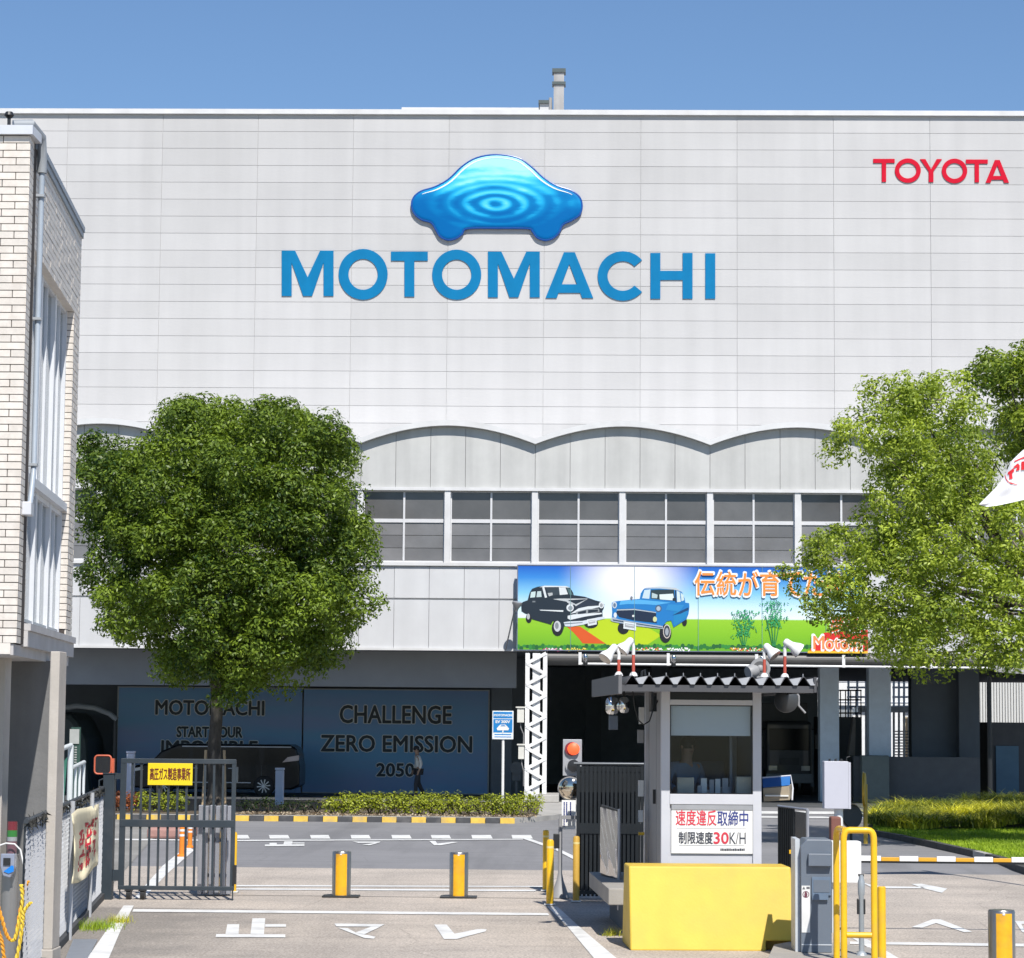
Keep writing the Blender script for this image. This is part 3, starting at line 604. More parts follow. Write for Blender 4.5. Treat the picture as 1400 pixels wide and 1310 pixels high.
def disc(cx, cy, rx, ry, n=16): return [(cx+rx*math.cos(2*math.pi*i/n), cy+ry*math.sin(2*math.pi*i/n)) for i in range(n)]
# ground bands of the print
I([(640, 440), (900, 440), (1100, 560), (1000, 625), (700, 635), (540, 545)], (.42, .56, .01)); I([(405, 497), (500, 492), (690, 620), (520, 618), (495, 585), (450, 535)], (.60, .09, .015))
rp_ = random.Random(3)
for i in range(110):
    x = 45+i*(2560-45)/110; y = 640+rp_.uniform(-12, 6); r_ = rp_.uniform(11, 22); ink(disc(x, y+8, 16, r_, 7), rp_.choice([(.02, .16, .03), (.03, .22, .04), (.015, .11, .03)]), TZ, .00004)
for (a, b_, cs) in ((235, 375, [(.7, .7, .7), (.6, .05, .2), (.7, .3, .4)]), (400, 545, [(.75, .55, .05), (.7, .6, .1)]), (915, 1110, [(.75, .75, .7), (.6, .05, .04), (.7, .5, .1)]), (1145, 1315, [(.8, .8, .8)]), (1610, 1850, [(.6, .1, .04), (.75, .7, .6), (.7, .45, .05)])):
    x = a
    while x < b_: ink(disc(x, 662+rp_.uniform(-10, 10), rp_.uniform(4, 8), rp_.uniform(4, 8), 6), rp_.choice(cs), TZ, .00004); x += rp_.uniform(5, 10)
K = (.012, .022, .035); W_ = (.62, .66, .68); G_ = (.16, .18, .2)
# black car
I(disc(124, 432, 22, 36), (.01, .012, .016)); I(disc(335, 504, 42, 60), (.01, .012, .016)); I(disc(582, 470, 52, 36), (.012, .014, .018))
I([(70, 380), (68, 335), (78, 314), (115, 300), (130, 245), (148, 216), (185, 202), (240, 193), (400, 196), (430, 212), (450, 245), (455, 263), (535, 274), (610, 300), (655, 312), (680, 330), (676, 360), (665, 380), (668, 420), (520, 482), (430, 495), (385, 490), (378, 520), (345, 450), (300, 455), (288, 480), (148, 440), (135, 405), (98, 398)], K)
I([(240, 193), (400, 196), (425, 208), (350, 203), (200, 204)], W_); I([(140, 240), (174, 235), (170, 278), (134, 282)], (.5, .62, .62)); I([(186, 235), (214, 233), (218, 276), (180, 278)], (.45, .55, .56))
I([(222, 205), (238, 203), (258, 280), (242, 282)], W_); I([(250, 206), (342, 204), (350, 258), (285, 268), (262, 245)], (.03, .045, .06)); I([(345, 205), (394, 207), (412, 256), (352, 262)], (.6, .64, .66)); I([(403, 206), (425, 215), (448, 262), (420, 258)], (.06, .12, .13))
I([(262, 248), (298, 244), (300, 262), (272, 272)], (.4, .42, .43))
I([(300, 292), (350, 288), (560, 288), (470, 345), (455, 330), (440, 345), (400, 310)], (.45, .48, .5)); I([(410, 300), (552, 292), (470, 330)], K); I([(480, 338), (560, 295), (640, 330), (540, 345), (470, 365)], (.02, .03, .05)); I([(560, 345), (640, 340), (645, 350), (500, 385), (430, 400), (490, 360)], W_)
I(disc(428, 356, 27, 27), W_); I(disc(430, 358, 17, 17), (.25, .27, .3)); I(disc(658, 336, 19, 24), W_); I(disc(658, 338, 11, 15), (.28, .3, .32))
I([(470, 385), (560, 365), (640, 362), (645, 385), (560, 405), (470, 415)], (.25, .27, .28)); I([(485, 388), (545, 373), (545, 395), (485, 408)], K); I([(560, 372), (632, 368), (634, 384), (560, 396)], K)
I([(410, 415), (450, 405), (660, 392), (662, 402), (540, 420), (430, 445), (410, 435)], W_); I([(200, 370), (378, 374), (376, 386), (210, 376)], W_)
I([(380, 462), (420, 456), (520, 452), (640, 425), (680, 420), (684, 436), (640, 446), (525, 480), (440, 494), (390, 492)], (.55, .6, .66)); I([(385, 470), (520, 462), (520, 468), (385, 478)], (.15, .18, .22))
I([(552, 442), (622, 430), (624, 478), (560, 490)], W_); I([(562, 452), (614, 443), (615, 466), (565, 476)], (.35, .36, .38)); I([(566, 456), (610, 448), (611, 454), (567, 462)], W_)
I(disc(334, 492, 26, 40), (.5, .52, .55)); I(disc(330, 488, 14, 24), (.2, .22, .24)); I(disc(120, 420, 12, 22), (.4, .42, .44)); I([(150, 305), (172, 305), (172, 316), (150, 316)], G_)
# blue car
Bl = (.01, .17, .46)
I(disc(820, 505, 42, 44), (.01, .012, .016)); I(disc(1270, 460, 18, 30), (.01, .012, .016)); I(disc(1130, 545, 44, 68), (.01, .012, .016))
I([(735, 320), (750, 310), (800, 304), (940, 290), (948, 250), (965, 222), (985, 208), (1090, 202), (1200, 209), (1250, 240), (1272, 290), (1276, 318), (1304, 322), (1306, 350), (1300, 400), (1284, 440), (1190, 500), (1172, 450), (1140, 455), (1110, 490), (1060, 500), (930, 480), (790, 470), (735, 430), (738, 380)], Bl)
I([(970, 214), (990, 207), (1090, 200), (1205, 208), (1262, 240), (1190, 222), (1090, 214)], (.45, .5, .52)); I([(958, 285), (975, 225), (1020, 220), (1010, 290)], (.48, .6, .66)); I([(1022, 226), (1080, 222), (1192, 222), (1200, 305), (1080, 296), (1020, 288)], (.02, .04, .05)); I([(1085, 258), (1185, 252), (1196, 302), (1088, 294)], (.62, .72, .72)); I([(1030, 245), (1072, 260), (1068, 286), (1028, 284)], (.4, .5, .52))
I([(1212, 232), (1234, 238), (1242, 312), (1216, 314)], (.55, .65, .64)); I([(1240, 242), (1262, 262), (1268, 300), (1248, 308)], (.5, .62, .62)); I([(1200, 225), (1208, 228), (1212, 320), (1202, 316)], K)
I([(800, 305), (940, 296), (1170, 318), (1060, 335), (985, 330), (850, 328), (790, 335)], (.08, .36, .66)); I([(780, 365), (900, 362), (1050, 385), (1062, 400), (1055, 440), (1068, 470), (900, 450), (790, 425), (765, 395)], (.008, .02, .05))
I([(770, 368), (900, 364), (1060, 388), (1060, 394), (900, 372), (772, 376)], (.4, .45, .5)); I([(740, 425), (790, 442), (940, 466), (1110, 490), (1112, 512), (925, 492), (740, 458), (724, 448)], (.35, .4, .46)); I([(740, 440), (1108, 500), (1106, 507), (745, 452)], (.05, .08, .12))
I(disc(755, 335, 17, 25), (.5, .55, .6)); I(disc(755, 337, 10, 16), (.1, .16, .25)); I(disc(1078, 362, 24, 26), (.06, .1, .16)); I(disc(1078, 362, 15, 17), (.35, .42, .5)); I(disc(760, 410, 12, 20), (.6, .64, .66)); I(disc(1052, 440, 15, 20), (.55, .58, .3)); I(disc(893, 416, 9, 8), (.65, .66, .66))
I([(1150, 330), (1270, 335), (1230, 385), (1130, 372)], (.02, .22, .50)); I([(1190, 385), (1290, 380), (1280, 430), (1190, 490)], (.01, .20, .44)); I([(1230, 385), (1300, 352), (1300, 372), (1240, 400), (1180, 412)], (.005, .05, .15))
I([(822, 456), (914, 470), (912, 524), (820, 508)], W_); I([(832, 470), (904, 481), (903, 508), (830, 497)], (.30, .31, .33)); I([(838, 477), (898, 487), (898, 493), (838, 483)], W_)
I(disc(1140, 530, 28, 52), (.55, .5, .45)); I(disc(1140, 530, 23, 45), (.04, .05, .07)); I(disc(1140, 532, 13, 28), (.3, .33, .36)); I(disc(1193, 294, 12, 12), K); I(disc(880, 282, 9, 11), G_); I([(878, 290), (883, 290), (883, 304), (878, 304)], G_)
for sx_ in (430, 900, 1370, 1840, 2310): I([(sx_, 50), (sx_+3, 50), (sx_+3, 674), (sx_, 674)], (.16, .30, .30))
# printed young trees
for (bx, by, top, hw) in ((468, 632, 365, 115), (690, 640, 300, 115)):
    for q_ in (-1, -.4, .2, .8):
        xt = bx+q_*hw*.55; J([(bx-3+q_*9, by), (bx+4+q_*9, by), (xt+3, top+110), (xt-2, top+110)], (.02, .20, .06))
    for i in range(210):
        u, v_ = rp_.gauss(0, .42), rp_.random(); x = bx+u*hw*(1.05-.45*v_); y = top+v_*190+abs(u)*25
        a_ = rp_.uniform(0, 3.1); l_, s_ = rp_.uniform(6, 13), rp_.uniform(2.5, 5); ca, sa = math.cos(a_), math.sin(a_)
        ink([(x-l_*ca, y-l_*sa), (x+s_*sa, y-s_*ca), (x+l_*ca, y+l_*sa), (x-s_*sa, y+s_*ca)], rp_.choice([(.01, .22, .10), (.02, .30, .10), (.01, .16, .08), (.04, .38, .10)]), TY, .00004)
# lettering of the print
def glyph_ink(body, l, t, r, b_, c, bold, off, spacing=1.0):
    n_ = 8 if bold > .05 else 6; text_multi(pr, body, l, t, r, b_, YH, -.002-lay[0]-.0002, 1.35 if bold > .05 else .42, c, n_, .00006); lay[0] += .0009
chs = '伝統が育てた技'; cx = 950
for i, chh in enumerate(chs):
    l = 950+i*29.8; glyph_ink(chh, l-1.4, 779.5+i*.25, l+27.9, 815.9+i*.25, (.78, .78, .76), .085, 0)
for i, chh in enumerate(chs):
    l = 950+i*29.8; glyph_ink(chh, l, 781.5+i*.25, l+26.5, 814+i*.25, (.80, .26, .05), .03, 0)
J([(1000, 590), (1060, 540), (1380, 520), (1380, 690), (940, 690)], (.62, .02, .02)); J([(940, 672), (1380, 676), (1380, 692), (935, 690)], (.75, .45, .03))
for i, (chh, l) in enumerate((('夢', 1135), ('を', 1157))): glyph_ink(chh, l, 842, l+20, 865, (.78, .78, .76), .09, 0); glyph_ink(chh, l+1, 843, l+19, 864, (.70, .08, .02), .03, 0)
glyph_ink('Motom', 1110.5, 868, 1178, 890, (.80, .80, .78), .09, 0); glyph_ink('Motom', 1112, 870, 1176, 888, (.78, .25, .08), .03, 0)
part('printed_picture', pr, M_attr('printed_ink'), hb_, kind='stuff')
# white service pipe with brackets and small lamps under the hoarding
pl = M('white_pipe', (.72, .72, .72), .4, var=.08)
YP = 74.1; a = onY(793, 907.5, YP); b_ = onY(1400, 914, YP); b_ = a+(b_-a)*1.08
T = thing('pipe_rail', 'thin white pipe running along under the hoarding with short hangers', 'pipe', a)
mb = MB(); mb.cyl(a, b_, .035, n=10); part('pipe', mb, pl, T, smooth=True)
for px in (793, 914, 1035, 1154, 1273, 1392):
    p = a+(b_-a)*((px-793)/((1400-793)*1.08)); mb = MB(); mb.box(p.x-.045, p.x+.045, YP-.03, YP+.03, p.z-.03, p.z+.34); part('hanger', mb, pl, T)
    if px < 1100:
        L_ = thing('small_downlight', 'small black and chrome downlight on the white pipe '+{793: 'at its left end', 914: 'above the kiosk roof middle', 1035: 'beside the horn loudspeaker'}[px], 'lamp', (p.x+.16, YP, p.z), 'small downlights on the white pipe')
        mb = MB(); mb.lathe((p.x+.16, YP-.05, p.z+.3), (0, 0, -1), [(.03, 0), (.075, .06), (.08, .16), (.05, .22)]); part('lamp_head', mb, M('chrome', (.6, .6, .62), .15, 1.0), L_, smooth=True)
        mb = MB(); mb.lathe((p.x+.16, YP-.05, p.z+.08), (0, 0, -1), [(.05, 0), (.075, .04), (.06, .14)]); mb.cyl((p.x+.02, YP, p.z+.15), (p.x+.16, YP-.05, p.z+.15), .015); part('lamp_base', mb, M('black_metal', (.02, .021, .023), .4), L_)
# leaning floodlight arm left of the hoarding
T = thing('leaning_lamp', 'small grey lamp on a thin leaning arm left of the hoarding', 'lamp', onY(692, 888, 74.3))
mb = MB(); mb.cyl(onY(691, 889, 74.85), onY(704, 832, 74.0), .022); part('arm', mb, M('grey_metal', (.25, .25, .26), .4), T)
mb = MB(); c = onY(706, 832, 74.0); mb.lathe(c, (.15, -.2, 1), [(.05, -.08), (.07, 0), (.15, .14), (.15, .2)]); part('lamp_head', mb, MATS['grey_metal'], T, smooth=True)
# lattice column
YC = 73.9; lw = M('lattice_white', (.78, .78, .78), .45, var=.06, dirt=(.45, .42, .4), dirtamt=.3)
T = thing('lattice_column', 'white riveted steel lattice column holding up the left end of the hoarding', 'column', onZ(733, 1098))
zt_, zb_ = onY(732, 893, YC).z, .12
def colx(px): return onY(px, 1000, YC).x
for l, r_, dy in ((717.6, 723.4, 0), (741.8, 747.6, 0)):
    mb = MB(); a_, b2 = colx(l), colx(r_); mb.box(a_, b2, YC, YC+.03, zb_, zt_); mb.box(a_, b2, YC+.45, YC+.48, zb_, zt_); mb.box((a_ if l < 730 else b2-.03), (a_+.03 if l < 730 else b2), YC+.03, YC+.45, zb_, zt_); part('chord', mb, lw, T)
mb = MB(); mb.box(colx(727.5), colx(738), YC+.06, YC+.1, zb_, zt_); part('web_plate', mb, lw, T)
n = int((zt_-zb_)/.55); hz = (zt_-zb_)/n
for i in range(n):
    za, zc = zb_+i*hz, zb_+(i+1)*hz; xl_, xr_ = colx(719), colx(746)
    for s_, (pa, pb) in enumerate((((xr_, za), (xl_, za+hz*.52)), ((xl_, za+hz*.5), (xr_, zc)))):
        d = Vector((pb[0]-pa[0], 0, pb[1]-pa[1])).normalized(); nn = Vector((-d.z, 0, d.x))*.05; o_ = -.012-.008*s_
        A_, B_ = Vector((pa[0], YC+o_, pa[1])), Vector((pb[0], YC+o_, pb[1])); mb = MB(); mb.prism([A_-nn, B_-nn, B_+nn, A_+nn], (0, .007, 0)); part('lacing_bar', mb, lw, T)
mb = MB(); mb.box(colx(715), colx(750), YC-.1, YC+.6, 0.0, .16); part('foot_plate', mb, conc, T)
x0, x1, z0, z1 = rect(733, 1100, 764, 1116, 72.6); mb = MB(); mb.box(colx(736), x1, 72.4, 75, KH-.002, .34); solo('concrete_plinth', mb, conc, 'low concrete plinth on the kerb end beside the white lattice column', 'plinth', bevel=.02)
wbx = M('cream_box', (.66, .65, .60), .5)
for (t_, b2, l, r_, lab) in ((968, 988, 707, 716.5, 'upper'), (1019, 1038, 708.5, 716.5, 'lower')):
    x0, x1, z0, z1 = rect(l, t_, r_, b2, YC); T2 = thing('junction_box', lab+' of two cream junction boxes on the left of the lattice column', 'box', ((x0+x1)/2, YC, z0), 'junction boxes on the lattice column')
    mb = MB(); mb.box(x0, x1, YC, YC+.25, z0, z1); part('housing', mb, wbx, T2, bevel=.01); mb = MB(); mb.box(x0-.04, x1+.03, YC-.04, YC+.28, z1, z1+.04); part('lid', mb, wbx, T2)
    mb = MB(); mb.tube([(x0+.1, YC+.1, z0), (x0+.11, YC+.1, z0-.15), (x1-.01, YC+.1, z0-.35), (x1-.01, YC+.1, z0-.8)], .018); part('cable', mb, MATS['grey_metal'], T2)
# ================================================================== TILED OFFICE BUILDING ON THE LEFT
ZS = 3.28
A0 = onZ(26, 879, ZS); B0 = onZ(98, 897, ZS)
A = Vector((onY(31.5, 530, A0.y).x, A0.y, 0)); B = Vector((onY(104, 620, B0.y).x, B0.y, 0))
es = (B-A).normalized(); en = Vector((es.y, -es.x, 0)); LEN = (B-A).length
WT = Matrix(((es.x, en.x, 0, A.x), (es.y, en.y, 0, A.y), (0, 0, 1, 0), (0, 0, 0, 1)))
def onWall(px, py, off=0):
    d = ray(px, py); p0 = A+en*off; t = (p0-CAM).dot(en)/d.dot(en); p = CAM+d*t; return (p-A).dot(es), p.z
ZT = onY(38, 185, A.y).z
off = thing('tiled_office_building', 'cream tiled office building at the left edge with metal coping and side windows', 'building', (A.x, A.y, 0))
def mat_tile():
    m = M('cream_tile', (.68, .63, .57), .45, var=.10, scale=14, rnd=.07, dirt=(.52, .45, .38), dirtamt=.35, bump=.1, bscale=60); return m
tile = mat_tile(); grout = M('tile_joint', (.06, .05, .045), .9)
s1, zl = onWall(47.6, 329); s2, zl2 = onWall(100.8, 433.6); zl = (zl+zl2)/2
_, zsill = onWall(65, 860); _, zmid = onWall(67, 673)
# body: core with an opening on the side
RC = .14
mb = MB()
mb.box(A.x-9, A.x-.03, A.y+.015, A.y+.5, ZS, ZT)                       # front
part('front_wall', mb, grout, off)
mb = MB()
def wb(mb, a, b, o0, o1, z0, z1): mb.box(a, b, o0, o1, z0, z1, WT)
wb(mb, .075, s1, -RC-.3, -.015, ZS, ZT); wb(mb, s2, LEN, -RC-.3, -.015, ZS, ZT); wb(mb, s1, s2, -RC-.3, -.015, zl, ZT); wb(mb, s1, s2, -RC-.3, -.015, ZS, zsill)
part('side_wall', mb, grout, off)
mb = MB(); mb.prism([(A.x-9, A.y+.55, ZS+.01), (A.x-.75, A.y+.55, ZS+.01), (B.x-.75, B.y-.02, ZS+.01), (B.x-9, B.y-.02, ZS+.01)], (0, 0, ZT-ZS-.03)); part('inner_block', mb, darkc, off)
# tiles
nr = 68; CH, BL, G = (ZT-ZS)/nr, .29, .010
def unit(w_, name='tile', face='front'):
    b0 = MB()
    if face == 'front': b0.box(0, w_-G, -.004, .02, 0, CH-G)
    else:
        for_ = (0, w_-G); p = [Vector((0, 0, 0))+es*a+en*b_+Vector((0, 0, c)) for c in (0, CH-G) for a, b_ in ((0, -.02), (w_-G, -.02), (w_-G, .004), (0, .004))]; b0.hexa(p)
    o = finish(name, b0.v, b0.f, tile); me = o.data; bpy.data.objects.remove(o); return me
uF, uH = unit(BL), unit(BL/2); sF, sH = unit(BL, face='s'), unit(BL/2, face='s')
rb = random.Random(5); cnt = 0; rest = MB()
for r in range(nr):
    z = ZS+r*CH
    if r % 2: xs_ = [(A.x-BL+.0, uF), (A.x-2*BL, uF)]; 
    else: xs_ = [(A.x-BL/2, uH), (A.x-1.5*BL, uF)]
    for x, me in xs_:
        instance('tile', me, (x+G/2, A.y+rb.uniform(-.002, .003), z), off); cnt += 1
    x = xs_[-1][0]
    while x > A.x-6: x -= BL; rest.box(x+G/2, x+BL-G/2, A.y-.004+rb.uniform(-.002, .002), A.y+.02, z, z+CH-G)
for r in range(nr):
    z = ZS+r*CH; s = 0.0; first = True
    while s < LEN-.02:
        L_ = (BL/2 if (first and r % 2) else BL); e = min(s+L_, LEN); zc_ = z+CH/2
        blocked = (s+.01 > s1-.0 and e < s2+.0 and zsill-.02 < zc_ < zl) or (zc_ < zsill and s > s1-.05)
        if not blocked:
            a, b_ = s, e
            if zsill < zc_ < zl:
                if a < s1 < b_: b_ = s1
                if a < s2 < b_: a = s2
            if abs(b_-a-L_) < 1e-4 and cnt < 290 and s < .5:
                p = A+es*(a+G/2)+Vector((0, 0, z)); instance('tile', sH if L_ < BL else sF, p, off); cnt += 1
            elif b_-a > .03: wb(rest, a+G/2, b_-G/2, -.02, .004+rb.uniform(-.002, .002), z, z+CH-G)
        s = e; first = False
# far pier reveal (tiles facing the gate-side street)
for r in range(nr):
    z = ZS+r*CH
    if zsill < z < zl-CH: wb(rest, s2-.012, s2-.001, -RC, -.004, z, z+CH-G)
part('tile', rest, tile, off, kind='stuff')
cop = M('coping_metal', (.58, .60, .64), .35, .0, var=.06)
mb = MB(); mb.box(A.x-9, A.x+.04, A.y-.06, A.y+.4, ZT, ZT+.10); part('coping', mb, cop, off)
mb = MB(); wb(mb, .41, LEN+.03, -.4, .04, ZT+.03, ZT+.10); wb(mb, .41, LEN+.02, -.01, .025, ZT-.05, ZT+.029); part('coping', mb, M('coping_side', (.20, .24, .29), .4, var=.1), off)
# sill band
conc2 = M('smooth_concrete', (.46, .45, .45), .75, var=.10, scale=3, dirt=(.3, .28, .26), dirtamt=.4)
mb = MB(); wb(mb, s1-.02, LEN-.10, -.1, .045, ZS-.02, zsill-.10); part('sill_band', mb, conc2, off)
mb = MB(); wb(mb, s1-.02, LEN-.14, -.12, .075, zsill-.098, zsill-.02); part('window_sill', mb, conc2, off)
# windows: two rows of three lights
wf = M('aluminium_white', (.62, .64, .67), .35, var=.05)
curt = M('pale_curtain', (.80, .81, .82), .8, var=.12, scale=5, stretch=(6, 6, .3))
glassw = M_glass('office_glass', (.88, .92, .94), .04, .82)
mul = [s1, s1+(s2-s1)*.36, s1+(s2-s1)*.70, s2]
for (za, zb2) in ((zsill, zmid-.05), (zmid+.05, zl)):
    for i in range(3):
        a, b_ = mul[i]+.04, mul[i+1]-.04
        fm = MB(); wb(fm, a-.04, a+.03, -RC-.02, -RC+.06, za, zb2); wb(fm, b_-.03, b_+.04, -RC-.02, -RC+.06, za, zb2)
        wb(fm, a+.03, b_-.03, -RC-.02, -RC+.05, za, za+.06); wb(fm, a+.03, b_-.03, -RC-.02, -RC+.05, zb2-.06, zb2); mm_ = (a+b_)/2; wb(fm, mm_-.02, mm_+.02, -RC-.02, -RC+.04, za+.06, zb2-.06)
        wn = part('window', fm, wf, off)
        for aa, bb_ in ((a+.03, mm_-.02), (mm_+.02, b_-.03)):
            pm = MB(); wb(pm, aa, bb_, -RC, -RC+.008, za+.06, zb2-.06); part('pane', pm, glassw, wn)
        cm = MB(); k = 26; wv_ = [(a+(b_-a)*j/k, -RC-.08-.03*math.sin(j*1.9+i)) for j in range(k+1)]
        for j in range(k):
            (a1, o1), (a2, o2) = wv_[j], wv_[j+1]; cm.add([WT @ Vector(p) for p in ((a1, o1, za+.02), (a2, o2, za+.02), (a2, o2, zb2-.02), (a1, o1, zb2-.02))], [(0, 1, 2, 3)])
        part('curtain', cm, curt, wn)
mb = MB(); wb(mb, s1, s2, -RC-.0, -.02, zmid-.049, zmid+.049); part('transom', mb, wf, off)
mb = MB(); wb(mb, s1+.01, s2-.01, -RC, -.005, zl-.02, zl-.002); part('lintel_soffit', mb, MATS['cream_tile'], off)
# drainpipe with clips and box
steel0 = M('clip_steel', (.38, .40, .42), .4, .3); pm_ = M('pipe_grey_blue', (.33, .38, .44), .4, var=.08)
sp_ = onWall(46, 330)[0]
zt1 = onWall(46, 232)[1]; mb = MB()
mb.tube([WT @ Vector(p) for p in ((.12, -.2, ZT+.14), (.18, -.02, ZT+.17), (sp_-.06, .06, ZT+.10), (sp_, .07, ZT-.15), (sp_, .07, zt1))], .055, 10)
part('pipe_bend', mb, M('grey_hose', (.28, .30, .32), .5), off, smooth=True)
zt2 = onWall(40, 640)[1]
mb = MB(); mb.tube([WT @ Vector(p) for p in ((sp_, .07, zt1+.02), (sp_, .07, zt2), (sp_-.05, .07, zt2-.12), (sp_-.25, .07, zt2-.45), (sp_-.27, .07, zt2-.55))], .032, 10); part('drainpipe', mb, pm_, off, smooth=True)
for zz in (onWall(46, 265)[1], zt2+.02, (zt1+zt2)/2):
    mb = MB(); mb.box(sp_-.06, sp_+.04, 0, .11, zz-.016, zz+.012, WT); part('pipe_clip', mb, steel0, off)
mb = MB(); zbx = onWall(38, 700)[1]; mb.box(sp_-.38, sp_-.14, .0, .10, zbx-.075, zbx+.07, WT); part('meter_box', mb, cop, off, bevel=.01)
# soffit, ground floor wall and end fin
mb = MB(); mb.prism([(A.x-9, A.y+.02, ZS-.01), (A.x-.03, A.y+.02, ZS-.01), (B.x-.03, B.y, ZS-.01), (B.x-9, B.y, ZS-.01)], (0, 0, -.12)); part('soffit', mb, conc2, off)
mb = MB(); z_ = ZS-.10; mb.box(A.x-9, A.x-.06, A.y+.0, A.y+.1, ZS-.12, ZS-.002); part('soffit_edge', mb, tile, off)
bconc = M('board_formed_concrete', (.17, .17, .17), .85, var=.16, scale=1.2, streak=.3, bump=.3, bscale=15)
YW = 29.3; xr_ = onY(66, 1100, YW).x
for i in range(9):
    mb = MB(); mb.box(xr_-(i+1)*.6+.006, xr_-i*.6-.006, YW+rb.uniform(0, .008), YW+.3, 0, ZS-.12); part('concrete_panel', mb, bconc, off)
YF = 25.0; x0, x1 = onY(63.5, 1100, YF).x, onY(76.5, 1100, YF).x
mb = MB(); mb.box(x0, x1, YF, YF+.35, .17, ZS-.12); part('end_fin', mb, M('warm_concrete', (.47, .43, .38), .8, var=.1, scale=3, streak=.15, bump=.15), off, bevel=.01)
mb = MB(); mb.box(x0-.03, x1+.012, YF-.03, YF+.38, 0, .17); part('fin_base', mb, MATS['warm_concrete'], off, bevel=.01)
mb = MB(); mb.box(onY(-6, 1100, 27.5).x-.3, onY(2, 1100, 27.5).x, 27.5, 27.8, 0, ZS-.12); part('end_fin', mb, MATS['warm_concrete'], off)
# antenna lamp on the far roofline
p = onY(12, 169, 60); T = thing('roof_lamp', 'small dark lamp stub above the tiled building against the factory wall', 'lamp', onY(12, 180, 34))
p0, p1 = onY(12, 185, 34), onY(12.5, 160, 34); mb = MB(); mb.cyl(p0, p1, .025); part('stem', mb, MATS['black_metal'], T); mb = MB(); mb.lathe(p1, (0, 0, 1), [(.03, -.02), (.07, .02), (.05, .07)]); part('lamp_head', mb, MATS['black_metal'], T)
# ================================================================== CHAIN LINK FENCE
FA = onZ(139, 1229); FB = FA+(onZ(72, 1304)-FA).normalized()*11.4
fd = (FB-FA).normalized(); FL = 11.4; FH = 1.53
fen = thing('chain_link_fence', 'white chain link fence with dark rails running past the concrete fin', 'fence', FA)
wire = M('wire_white', (.40, .41, .43), .4, var=.05); dk = M('fence_dark', (.035, .042, .05), .5, var=.15)
mb = MB(); step = .095; zb0, zt0 = .10, FH-.06; Hh = zt0-zb0; fn = Vector((fd.y, -fd.x, 0))
k = -int(Hh/step)-1
while k*step < FL:
    for sg in (1, -1):
        s0 = k*step; pts = []
        for t in (0.0, 1.0):
            s_ = s0+(t*Hh if sg > 0 else (1-t)*Hh); pts.append((s_, zb0+t*Hh))
        (sa, za), (sb, zb2) = pts
        def cl(sa, za, sb, zb2):
            if sa > sb: sa, za, sb, zb2 = sb, zb2, sa, za
            if sb < 0 or sa > FL: return None
            if sa < 0: za += (zb2-za)*(-sa)/(sb-sa); sa = 0
            if sb > FL: zb2 -= (zb2-za)*(sb-FL)/(sb-sa); sb = FL
            return sa, za, sb, zb2
        c = cl(sa, za, sb, zb2)
        if c:
            sa, za, sb, zb2 = c; a = FA+fd*sa+Vector((0, 0, za)); b_ = FA+fd*sb+Vector((0, 0, zb2)); o_ = fn*(.004*sg); r_ = .0024
            d = (b_-a).normalized(); e2 = d.cross(fn).normalized(); n0 = len(mb.v)
            vs_ = [q+o_+w2 for q in (a, b_) for w2 in (e2*r_, -e2*r_*.5+fn*r_, -e2*r_*.5-fn*r_)]
            mb.add(vs_, [(0, 1, 4, 3), (1, 2, 5, 4), (2, 0, 3, 5)])
    k += 1
part('wire_mesh', mb, wire, fen, kind='stuff')
mb = MB(); mb.cyl(FA+Vector((0, 0, FH)), FB+Vector((0, 0, FH)), .024); part('top_rail', mb, dk, fen)
mb = MB(); a, b_ = FA+Vector((0, 0, .0)), FB; mb.prism([FA-fn*.05, FA+fn*.05, FB+fn*.05, FB-fn*.05], (0, 0, .09)); part('bottom_rail', mb, M('dark_curb', (.06, .062, .065), .8, var=.3, scale=8), fen)
for s_ in (0.05, 3.2, 6.4):
    p = FA+fd*s_; mb = MB(); mb.cyl(p-fn*.05, p-fn*.05+Vector((0, 0, FH+.02)), .028); part('post', mb, wire, fen)
s_ = 9.6; p = onZ(35.5, 1345); sN = (p-FA).dot(fd)
Yn = 23.5; x0 = onY(35.5, 1200, Yn).x; mb = MB(); mb.cyl((x0, Yn, 0), (x0, Yn, onY(35, 1117, Yn).z), .034); part('post', mb, dk, fen)
# rough hedge clippings caught on the top rail are the dark mesh edging
mb = MB()
for i in range(420):
    s_ = random.uniform(0, FL); c = FA+fd*s_+Vector((random.gauss(0, .02), 0, FH-.05+random.gauss(0, .028))); d = Vector((random.gauss(0, 1), random.gauss(0, 1), random.gauss(0, 1))).normalized()*.05; e_ = Vector((random.gauss(0, 1), random.gauss(0, 1), random.gauss(0, 1))).normalized()*.014
    mb.add([c-d, c+e_, c+d, c-e_], [(0, 1, 2, 3)])
part('dry_vine', mb, M('dry_vine', (.04, .04, .035), .9, var=.4), fen, kind='stuff')
